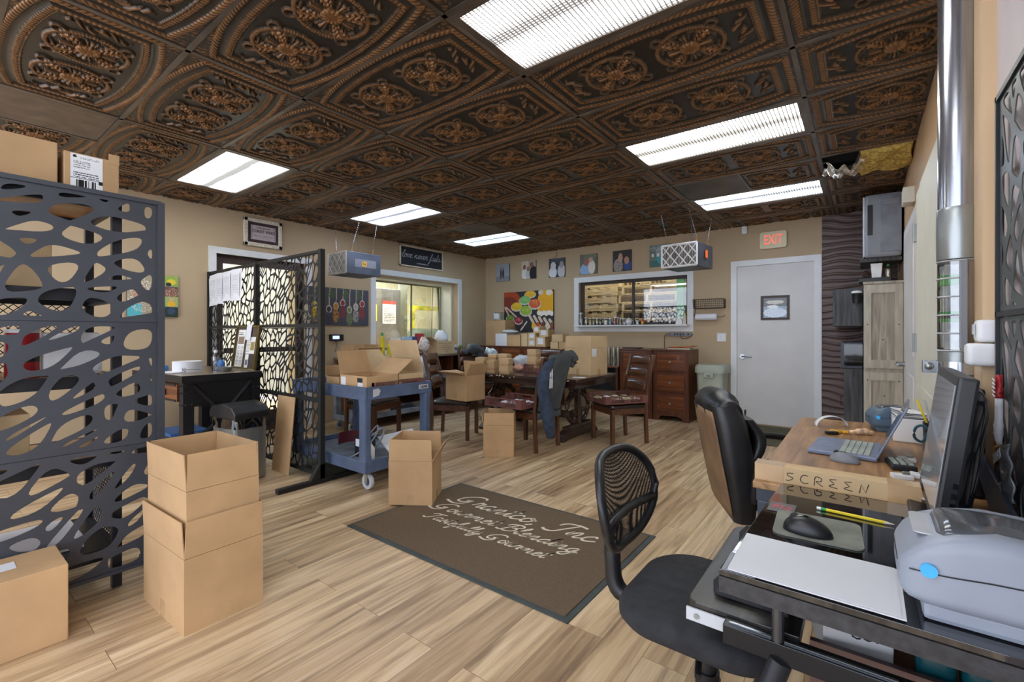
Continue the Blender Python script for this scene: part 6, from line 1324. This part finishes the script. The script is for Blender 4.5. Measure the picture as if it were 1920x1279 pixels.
def mouse(label, loc, rz, L=.1, W=.062, H=.036, m='grey', top='black'):
    t = thing('computer_mouse', label, 'mouse', loc, rz); bm = BM(); sph(bm, (0, 0, 0), .5, (L, W, H*2), u=24, v=14)
    for v in bm.verts:
        if v.co.z < 0: v.co.z = max(v.co.z, -.001)
        v.co.y *= 1-.15*math.sin(PI*(v.co.x/L+.5))*.5; v.co.z *= 1+.3*(v.co.x/L)
    for v in bm.verts: v.co.z += .001
    obj('shell', bm, M[m], t, smooth=True); bm = BM(); sph(bm, (.008, 0, .002), .5, (L*.8, W*.55, H*2.06), u=20, v=12)
    bmesh.ops.delete(bm, geom=[v for v in bm.verts if v.co.z < H*.62], context='VERTS'); obj('top_buttons', bm, M[top], t, smooth=True)
    bm = BM(); cyl(bm, (L*.26, -.004, H*.86), (L*.26, .004, H*.86), .009, n=14); obj('scroll_wheel', bm, M['black'], t)
mouse('grey wireless mouse in front of the laptop', (-.052, 2.06, DT), R(172), .095, .058, .034, 'grey', 'black')
t = thing('label_strip', 'curled white label strip arching on the second desk', 'label', (-.12, 2.79, DT), R(25)); obj('strip', grid(BM(), lambda u, v: (-.075*math.cos(PI*u), (v-.5)*.035+.03*u, .05*math.sin(PI*u)+.001), 18, 2), M['paper'], t, solid=.001, smooth=True)
t = thing('keys_with_lanyard', 'car key with beaded brass and fabric lanyard on the desk', 'keys', (-.09, 2.6, DT), R(20)); obj('key_fob', box(BM(), (-.03, -.015, .008), (.05, .028, .014), (0, 0, .2), bev=.005), M['black'], t)
bm = BM()
for i in range(7): sph(bm, (-.02+.01*i, .02+.006*math.sin(i*2), .008), .009, u=10, v=8)
obj('beads', bm, M['gold'], t, smooth=True); bm = BM(); tube(bm, [(.05, .02, .01), (.08, .015, .014), (.11, .02, .014), (.14, .015, .01)], [.008, .014, .016, .01], n=10, sm=4); obj('fabric_tassel', bm, pm('floral_fabric', 'c9a98a', .8, var=.3, scale=60), t, smooth=True)
def label_printer(label, loc, rz, S, m, ledm='led'):
    t = thing('label_printer', label, 'printer', loc, rz); L, W, H = .21*S, .185*S, .128*S
    bm = BM(); rings = []
    for f, wz, h in ((-.5, .62, .30), (-.485, .78, .42), (-.44, .9, .6), (-.34, .98, .80), (-.18, 1, .93), (.05, 1, 1), (.3, 1, .98), (.45, .96, .88), (.5, .86, .7)):
        a, b, c = W*wz, H*h, .2*min(W*wz, H*h); z0 = .022*S+(.05*S*(1-wz))*1.3
        rings.append([(f*L, p[0], z0+b/2+p[1]) for p in rrect(a, b, c, 6)])
    obj('shell', loft(bm, rings), M[m], t, smooth=60)
    obj('base', box(BM(), (.015*S, 0, .016*S), (L*.86, W*.86, .032*S), bev=.008*S), M[m], t)
    bm = BM(); V = []
    def win(u, v): x = (-.27+.70*u)*L; y = (v-.5)*W*.74; return (x, y, .022*S+H*(.955+.055*math.sin(PI*u))+.002*S-.008*S*(2*v-1)**4-.012*S*(u < .02))
    obj('dark_window', grid(bm, win, 14, 10), M['tint'] if False else pm('smoky_window', '54575c', .12, var=.1, scale=10), t, smooth=True, solid=.003*S)
    bm = BM(); pts = []
    for i in range(16): f = -.44+.9*i/15; pts.append((f*L, -W/2*min(1, .925+.35*(f+.44))-.0006, .022*S+H*(.50+.06*math.sin(f*3)-.1*max(0, f))))
    tube(bm, pts, .0012*S, n=5); obj('seam', bm, M['black'], t)
    bm = BM(); cyl(bm, (-.33*L, -W/2*.97, .022*S+H*.49), (-.33*L, -W/2*1.0-.0045*S, .022*S+H*.49), .0105*S, n=24); obj('feed_button', bm, M[ledm], t)
    obj('slot', bb(BM(), -.5*L-.001, -.47*L, -W*.28, W*.28, .022*S+H*.42, .022*S+H*.45), M['black'], t)
    return t
label_printer('blue-grey label printer on the far desk behind the laptop lid', (.1, 2.86, DT), R(10), .8, 'printerb')
t = thing('paper_tray', 'white box stacked with papers and cards behind the laptop', 'box', (.165, 2.66, DT)); obj('box_body', box(BM(), (0, 0, .05), (.12, .16, .1), bev=.004), M['white'], t)
for i in range(4): obj('envelope', box(BM(), (0, 0, .106+.006*i), (.12-.01*i, .15, .003), (0, .05*(i-1.5), .1*i)), M['paper' if i % 2 else 'lgrey'], t)
t = thing('scissors', 'scissors with blue-green handle upright beside the monitor', 'scissors', (.185, 2.44, DT)); bm = BM()
tube(bm, [(0, 0, .035+.0), (-.02, 0, .05), (-.018, 0, .085), (.0, 0, .1), (.02, 0, .085), (.012, 0, .05)], .005, n=8, sm=3, closed=True); obj('handle', bm, pm('teal_handle', '2f6b80', .4), t, smooth=True); obj('blade', box(BM(), (.01, .01, .02), (.012, .004, .04)), M['steel'], t)
t = thing('pencil_cup', 'black desk cup with pens and a yellow pencil near the wall', 'cup', (.235, 2.55, DT)); obj('cup', lathe(BM(), [(.035, 0), (.038, .1), (.034, .1), (.03, .01)], n=20), M['black'], t, smooth=50)
for i, (dx, c) in enumerate(((-.055, 'yellow'), (-.03, 'lgrey'), (.0, 'white'), (.02, 'black'))): obj('pen', cyl(BM(), (0, 0, .02), (dx, .01*i, .19), .004, n=8), M[c], t)
t = thing('desk_calculator', 'small grey keypad with raised keys between laptop and monitor', 'calculator', (.105, 2.09, DT), R(8)); obj('case', box(BM(), (0, 0, .01), (.07, .11, .02), bev=.005), M['black'], t); bm = BM()
for i in range(3):
    for j in range(4): box(bm, (-.02+.02*i, -.035+.024*j, .022), (.014, .017, .006), bev=.001)
obj('keys', bm, M['keys'], t)
for i, (x, y, a, lb) in enumerate(((.10, 1.93, .2, 'white clip-on badge lying nearest the SCREEN box'), (.145, 1.97, -.3, 'white plastic tag beside the keypad'), (.125, 2.2, .1, 'pale plastic holder behind the keypad'))):
    t = thing('plastic_holder', lb, 'holder', (x, y, DT), a); obj('body', box(BM(), (0, 0, .008), (.055, .035, .015), bev=.004), M['white'], t); obj('clip', box(BM(), (.01, 0, .02), (.02, .012, .008), bev=.002), M['steel'], t)
# monitor
t = thing('computer_monitor', 'thick black computer monitor seen edge-on, glare painted on its glass', 'monitor', (.14, 1.565, .765), rot=(0, R(7), R(-1)))
H_, W_ = .34, .41
obj('bezel', box(BM(), (.0, 0, H_/2+.02), (.034, W_, H_), bev=.006), M['black'], t)
obj('screen', bb(BM(), -.0185, -.0168, -W_/2+.022, W_/2-.022, .045, H_), pm('screen_painted_glare', 'a2a7ac', .12, var=.04, coat=.5), t)  # pale base colour stands in for the reflection on the glass
bm = BM(); loft(bm, [[(x, p[0]*f, H_/2+.015+p[1]*f2) for p in rrect(W_*.96, H_*.93, .05)] for x, f, f2 in ((.015, 1, 1), (.028, .97, .96), (.045, .78, .8), (.055, .5, .55))]); obj('rear_shell', bm, M['gloss'], t, smooth=50)
for i in range(4): obj('button', box(BM(), (.006, -W_/2-.001, .06+.022*i), (.008, .004, .012)), M['gloss'], t)
bm = BM(); bb(bm, .02, .05, -.04, .04, -.015, .12); obj('stand_neck', bm, M['black'], t); obj('stand_foot', box(BM(), (.02, 0, -.008), (.13, .16, .014), bev=.005), M['black'], t)
o = thing('monitor_arm', 'dark navy flat metal bar slanting down at the right edge', 'bracket', (0, 0, 0)); obj('bar', prism(BM(), [(1.97, .86), (1.9, .90), (1.82, .885), (1.25, .78), (1.25, .62), (1.55, .70)], .262, .27, 'x'), pm('navy_metal_bar', '3a4458', .5, metal=.2), o, bev=.002)
t = thing('snack_bag', 'crumpled grey and black snack bag with white letters beside the hanging screen', 'bag', (.276, 1.60, .875), rot=(R(-25), 0, 0)); obj('film', grid(BM(), lambda u, v: (-.008*math.sin(PI*u)-.003*math.sin(17*v+5*u), (u-.5)*.075, (v-.5)*.14), 10, 16), pm('grey_foil_bag', '83868a', .3, metal=.4, var=.3, scale=40), t, solid=.004, smooth=True)
text('ZZELS', .03, M['paper'], t, (-.0145, 0, .045), (PI/2, 0, -PI/2), ext=.0006, offset=.0008); picture('barcode', .035, .035, 24, 24, 'e6e6e6', [('b', .1, .1, .9, .9, 12, '222222')], t, (-.0135, .01, -.035), (0, 0, -PI/2), M['paperprint'])
t = thing('ribbon_ornament', 'red, white and gold braided ribbon ornament hanging on the tan post', 'ornament', (.28, 1.705, 0)); bm = BM(); tube(bm, [(0, 0, 1.11), (0, .004, 1.07), (0, 0, 1.05)], [.007, .01, .008], n=10, sm=3); obj('red_knot', bm, M['red'], t, smooth=True)
bm = BM(); 
for i in range(5): tube(bm, [(-.009, -.008, 1.055+.01*i), (-.012, 0, 1.06+.01*i), (-.009, .008, 1.055+.01*i)], .0018, n=5)
obj('white_bands', bm, M['paper'], t); obj('ribbon', tube(BM(), [(0, 0, 1.05), (0, .006, .98), (0, .002, .93)], [.008, .01, .007], n=8, sm=3), M['paper'], t, smooth=True); bm = BM()
for i in range(9): sph(bm, (.004*math.sin(i*2), .014*math.cos(i*1.7), .905+.006*i-.02), .01, u=8, v=6)
obj('gold_beads', bm, M['brass'], t, smooth=True)
# ---- black glass computer desk
GZ = .76
t = thing('computer_desk', 'black glass-topped computer desk with tubular frame in the right foreground', 'desk', (0, 0, 0))
obj('glass_top', prism(BM(), [(-.222, .955), (.31, .945), (.31, 1.612), (-.197, 1.612)], GZ-.012, GZ), pm('black_glass', '08090b', .05, var=.3, scale=20, coat=1), t, bev=.001)
obj('side_panel', prism(BM(), [(-.222, .952), (.31, .942), (.31, .962), (-.222, .972)], GZ-.042, GZ-.012), pm('dusty_black_edge', '2c2c2e', .45, var=.25, scale=60), t)
bm = BM(); bb(bm, -.205, -.165, .975, 1.6, GZ-.045, GZ-.013); bb(bm, -.165, .3, 1.56, 1.6, GZ-.045, GZ-.013); obj('under_frame', bm, M['black'], t)
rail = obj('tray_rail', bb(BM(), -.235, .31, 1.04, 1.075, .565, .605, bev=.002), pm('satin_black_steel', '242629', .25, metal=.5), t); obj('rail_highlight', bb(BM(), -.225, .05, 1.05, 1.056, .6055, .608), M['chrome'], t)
obj('drawer_slide', bb(BM(), -.318, -.232, 1.066, 1.072, .572, .6, bev=.001), M['lgrey'], t); bm = BM(); cyl(bm, (-.295, 1.066, .586), (-.295, 1.063, .586), .006, n=12); obj('screw', bm, M['steel'], t)
obj('strut', cyl(BM(), (-.135, 1.052, .6), (-.135, 1.052, .72), .0115, n=18), M['chrome'] if False else pm('dark_chrome_tube', '55585c', .2, metal=.8), t, smooth=40)
obj('leg', cyl(BM(), (-.13, 1.05, .57), (-.30, .99, .02), .022, n=18), pm('dark_tube_leg', '33363c', .3, metal=.5), t, smooth=40); obj('leg', cyl(BM(), (-.13, 1.53, .57), (-.28, 1.56, .02), .022, n=18), pm('dark_tube_leg_rear', '33363c', .3, metal=.5), t, smooth=40)
obj('leg', bb(BM(), .26, .3, 1.0, 1.04, 0, .71), M['black'], t); obj('leg', bb(BM(), .26, .3, 1.54, 1.58, 0, .71), M['black'], t)
obj('keyboard_tray', prism(BM(), [(-.3, 1.075), (-.1, 1.075), (-.1, 1.585), (-.285, 1.585), (-.31, 1.575), (-.318, 1.55), (-.32, 1.1), (-.315, 1.085)], .585, .612), wood('black_ash_laminate', '141312', '3f3b36', .35, 1), t, bev=.002)
obj('lower_shelf', bb(BM(), -.08, .3, 1.25, 1.56, .445, .46), wood('red_brown_shelf', '5b423a', '7d6054', .45, 0), t); obj('shelf_lip', bb(BM(), -.095, .3, 1.235, 1.25, .38, .525), wood('red_brown_lip', '4d3630', '6b4f45', .45, 0), t)
o = obj('gel_pad', prism(BM(), [(-.27, 1.13), (-.125, 1.13), (-.125, 1.56), (-.285, 1.56), (-.292, 1.5), (-.272, 1.38), (-.272, 1.25), (-.285, 1.17)], .613, .628), M['fabric'], None, bev=.003); tag(o, 'black wavy-edged pad on the pulled-out keyboard tray', 'pad')
t = thing('document_holder', 'ridged black plastic tray edge under the white paper', 'tray', (-.19, 1.04, GZ+.001)); bm = BM()
for i in range(6): bb(bm, -.024+.0075*i, -.0195+.0075*i, -.08, -.005, 0, .003)
bb(bm, -.028, .03, -.085, .0, 0, .001); obj('ridges', bm, M['grey'], t)
t = thing('paper_stack', 'stack of blank white paper on the black glass desk', 'paper', (-.075, 1.05, GZ+.0045), R(-.3)); bm = BM(); box(bm, (0, 0, .001), (.262, .195, .002)); obj('sheets', bm, pm('bright_copy_paper', 'c9cbd0', .6, var=.01), t); bm = BM(); box(bm, (-.004, .002, .0025), (.257, .19, .0006), (0, 0, .01)); obj('top_sheet', bm, pm('bright_copy_paper_top', 'cdcfd4', .6, var=.01), t)
t = thing('mouse_pad', 'dusty grey mouse pad on the black glass desk', 'mouse pad', (-.085, 1.285, GZ+.0005), R(3)); obj('pad', prism(BM(), rrect(.17, .165, .02), 0, .003), M['padmat'], t)
mouse('black contoured mouse on the dusty grey mouse pad', (-.1, 1.24, GZ+.0038), R(178), .098, .062, .036, 'black', 'gloss')
t = thing('pencil', 'yellow pencil lying on the black glass desk', 'pencil', (-.02, 1.423, GZ+.0045), R(-5)); obj('barrel', cyl(BM(), (-.055, 0, 0), (.062, 0, 0), .0038, n=6), M['yellow'], t); obj('tip', cyl(BM(), (.062, 0, 0), (.08, 0, 0), .0038, .0006, n=8), M['cream'], t); obj('ferrule', cyl(BM(), (-.066, 0, 0), (-.055, 0, 0), .004, n=10), M['green'], t); obj('eraser', cyl(BM(), (-.075, 0, 0), (-.066, 0, 0), .0038, n=10), M['white'], t)
t = thing('red_letter_card', 'dark card with red letters at the left edge of the glass desk', 'card', (-.168, 1.385, GZ+.001)); obj('card', box(BM(), (0, 0, .0005), (.06, .075, .001)), pm('olive_card', '3b3a35', .4), t); text('BYII', .045, M['red'], t, (0, 0, .0012), (0, 0, R(-12)), ext=.0003, offset=.001, sx=.6)
t = label_printer('large grey label printer with blue-lit button in the right foreground', (.152, 1.065, GZ+.001), R(0), 1.0, 'printer')
obj('top_bezel', prism(BM(), rrect(.035, .11, .01, cx=-.068), .128, .1305), M['lgrey'], t)
# things under the desk
t = thing('copy_paper_ream', 'blue and white wrapped ream of copy paper under the desk', 'paper ream', (-.03, 1.38, .4605), R(12)); obj('wrapper', box(BM(), (0, 0, .065), (.13, .2, .13), bev=.004), M['white'], t); obj('blue_band', bb(BM(), -.072, .072, -.102, .102, .09, .12), M['blue'], t); text('COPY', .03, M['ink'], t, (0.025, -.1025, .085), (PI/2, R(0), 0), ext=.0004)
for i, x in enumerate((.12, .19)):
    t = thing('teal_bottle', ('left', 'right')[i]+' teal plastic bottle bound with green tape under the desk', 'bottle', (x, 1.30, .4605), group='teal bottles under the desk'); obj('bottle_body', box(BM(), (0, 0, .07), (.064, .07, .13), bev=.02, seg=3), pm('teal_plastic', '14505a', .25), t, smooth=50)
o = obj('power_cable', tube(BM(), [(.02, 1.5, .7), (.06, 1.42, .6), (.14, 1.40, .56), (.24, 1.45, .6)], .008, sm=5), M['black']); tag(o, 'black cable looping under the glass desk', 'cable')
# ================================================================== chairs at the desks
t = thing('task_chair', 'small black task chair with mesh back at the glass desk', 'chair', (-.345, 1.35, 0))
bm = BM(); rings = []
for f, z in ((.80, .425), (.93, .435), (1.0, .455), (1.0, .475), (.97, .49), (.9, .497), (.5, .499)): rings.append([(p[0]*f, p[1]*f, z-.01*(p[0]/.2)**2*(f > .8)) for p in rrect(.42, .44, .13, 8)])
obj('seat', loft(bm, rings), M['fabric'], t, smooth=60)
def br(s, u): # backrest plane point, s across -1..1, u up 0..1
    return (-.215-.05*u-.035*(1-abs(s)**2)*.8+.02*math.sin(PI*u), s*(.165+.03*math.sin(PI*min(1, u*1.1))), .57+.275*u)
loopn = []
for k in range(40):
    a = 2*PI*k/40; s = math.copysign(abs(math.cos(a))**.62, math.cos(a)); u = .5+.5*math.copysign(abs(math.sin(a))**.62, math.sin(a)); s *= (.78+.22*min(1, u*2.2)); loopn.append(br(s, u))
bm = BM(); tube(bm, loopn, .014, n=10, closed=True); obj('back_frame', bm, M['black'], t, smooth=True)
m_, t_, b_ = nt('back_mesh'); L = t_.links; v_ = coords(t_, (1, 1, 1)); w1_ = N(t_, 'ShaderNodeTexVoronoi'); w1_.inputs['Scale'].default_value = 260; w1_.inputs['Randomness'].default_value = .1; L.new(v_, w1_.inputs[0]); g_ = N(t_, 'ShaderNodeMath', operation='GREATER_THAN'); g_.inputs[1].default_value = .36; L.new(w1_.outputs['Distance'], g_.inputs[0]); L.new(g_.outputs[0], b_.inputs['Alpha']); b_.inputs['Base Color'].default_value = (*hx('1b1b1d'), 1); b_.inputs['Roughness'].default_value = .7
bm = BM(); grid(bm, lambda u, v: br((2*u-1)*.97*(.78+.22*min(1, v*2.2))*(1-.25*abs(2*v-1)**6), .02+.96*v), 14, 12); obj('back_mesh', bm, m_, t, smooth=True)
bm = BM(); tube(bm, [br(s, .36) for s in (-.9, -.4, 0, .4, .9)], .014, n=8); tube(bm, [br(0, .36), (-.285, 0, .62), (-.285, 0, .5), (-.27, 0, .42), (-.2, 0, .395), (-.08, 0, .4)], [.018, .022, .026, .028, .026, .024], n=10, sm=4); obj('back_support', bm, M['black'], t, smooth=True)
bm = BM(); bb(bm, -.1, .1, -.09, .09, .39, .43, bev=.01); obj('tilt_mechanism', bm, M['black'], t); obj('lever', tube(BM(), [(0, -.05, .41), (.02, -.16, .395), (.03, -.2, .39)], .008, sm=3), M['black'], t)
bm = BM(); cyl(bm, (0, 0, .1), (0, 0, .28), .032, n=20); cyl(bm, (0, 0, .28), (0, 0, .4), .024, n=20); obj('gas_column', bm, M['black'], t, smooth=40)
def starbase(t, mm='black', r=.3):
    for k in range(5):
        a = 2*PI*k/5+.5; x, y = math.cos(a), math.sin(a); bm = BM(); tube(bm, [(.02*x, .02*y, .1), (r*.6*x, r*.6*y, .085), (r*x, r*y, .065)], [.024, .02, .014], n=8, sm=3); ar = obj('base_arm', bm, M[mm], t, smooth=True)
        bm = BM(); cyl(bm, (r*x-y*.022, r*y+x*.022, .028), (r*x+y*.022, r*y-x*.022, .028), .027, n=16); obj('caster', bm, M['black'], ar, smooth=40)
starbase(t)
t = thing('office_chair', 'black leather executive chair with worn brown back at the oak desk', 'chair', (-.34, 2.72, 0), R(117))
bm = BM(); prof = [(.275, .30), (.30, .42), (.335, .60), (.365, .78), (.38, .86)]
rings = []
for (y, z), th, wd in zip(prof, (.10, .13, .15, .15, .13), (.44, .49, .51, .50, .46)): rings.append([(p[0], y-th/2+p[1], z) for p in rrect(wd, th, th*.38, 6)])
obj('backrest', loft(bm, rings), M['leather'], t, smooth=50)
obj('worn_rear_panel', grid(BM(), lambda u, v: ((u-.5)*.44*(1-.08*abs(2*v-1)**3), (lambda zz: np.interp(zz, [.3, .42, .6, .78, .86], [.275, .30, .335, .365, .38]))(.33+.5*v)+.004+.012*math.sin(PI*u), .33+.5*v), 12, 14), M['leatherw'], t, smooth=True, solid=.006)
bm = BM(); tube(bm, [(-.215, .30, .825), (-.1, .305, .84), (.1, .305, .84), (.215, .30, .825)], [.062, .085, .085, .062], n=16, sm=4); obj('headrest', bm, M['leather'], t, smooth=True)
bm = BM(); 
for z0, z1, th in ((.40, .60, .05), (.61, .80, .05)):
    loft(bm, [[(p[0], np.interp(z, [.3, .42, .6, .78, .86], [.275, .30, .335, .365, .38])-.15-th*math.sin(PI*(z-z0+.01)/(z1-z0+.02))+p[1], z) for p in rrect(.42, .05, .02, 4)] for z in np.linspace(z0, z1, 7)])
obj('back_cushion', bm, M['leather'], t, smooth=50)
bm = BM(); rings = []
for f, z in ((.9, .36), (1, .39), (1.02, .43), (.95, .47), (.6, .48)): rings.append([(p[0]*f, p[1]*f-.02, z) for p in rrect(.5, .46, .1, 6)])
obj('seat', loft(bm, rings), M['leather'], t, smooth=60)
for s in (-1, 1):
    bm = BM(); tube(bm, [(s*.25, .2, .42), (s*.29, .2, .55), (s*.29, .15, .62), (s*.29, -.12, .62), (s*.29, -.2, .56), (s*.25, -.16, .42)], .02, n=10, sm=4); obj('armrest', bm, M['black'], t, smooth=True)
bm = BM(); cyl(bm, (0, 0, .1), (0, 0, .37), .028, n=18); obj('gas_column', bm, M['black'], t, smooth=40); starbase(t, r=.29)
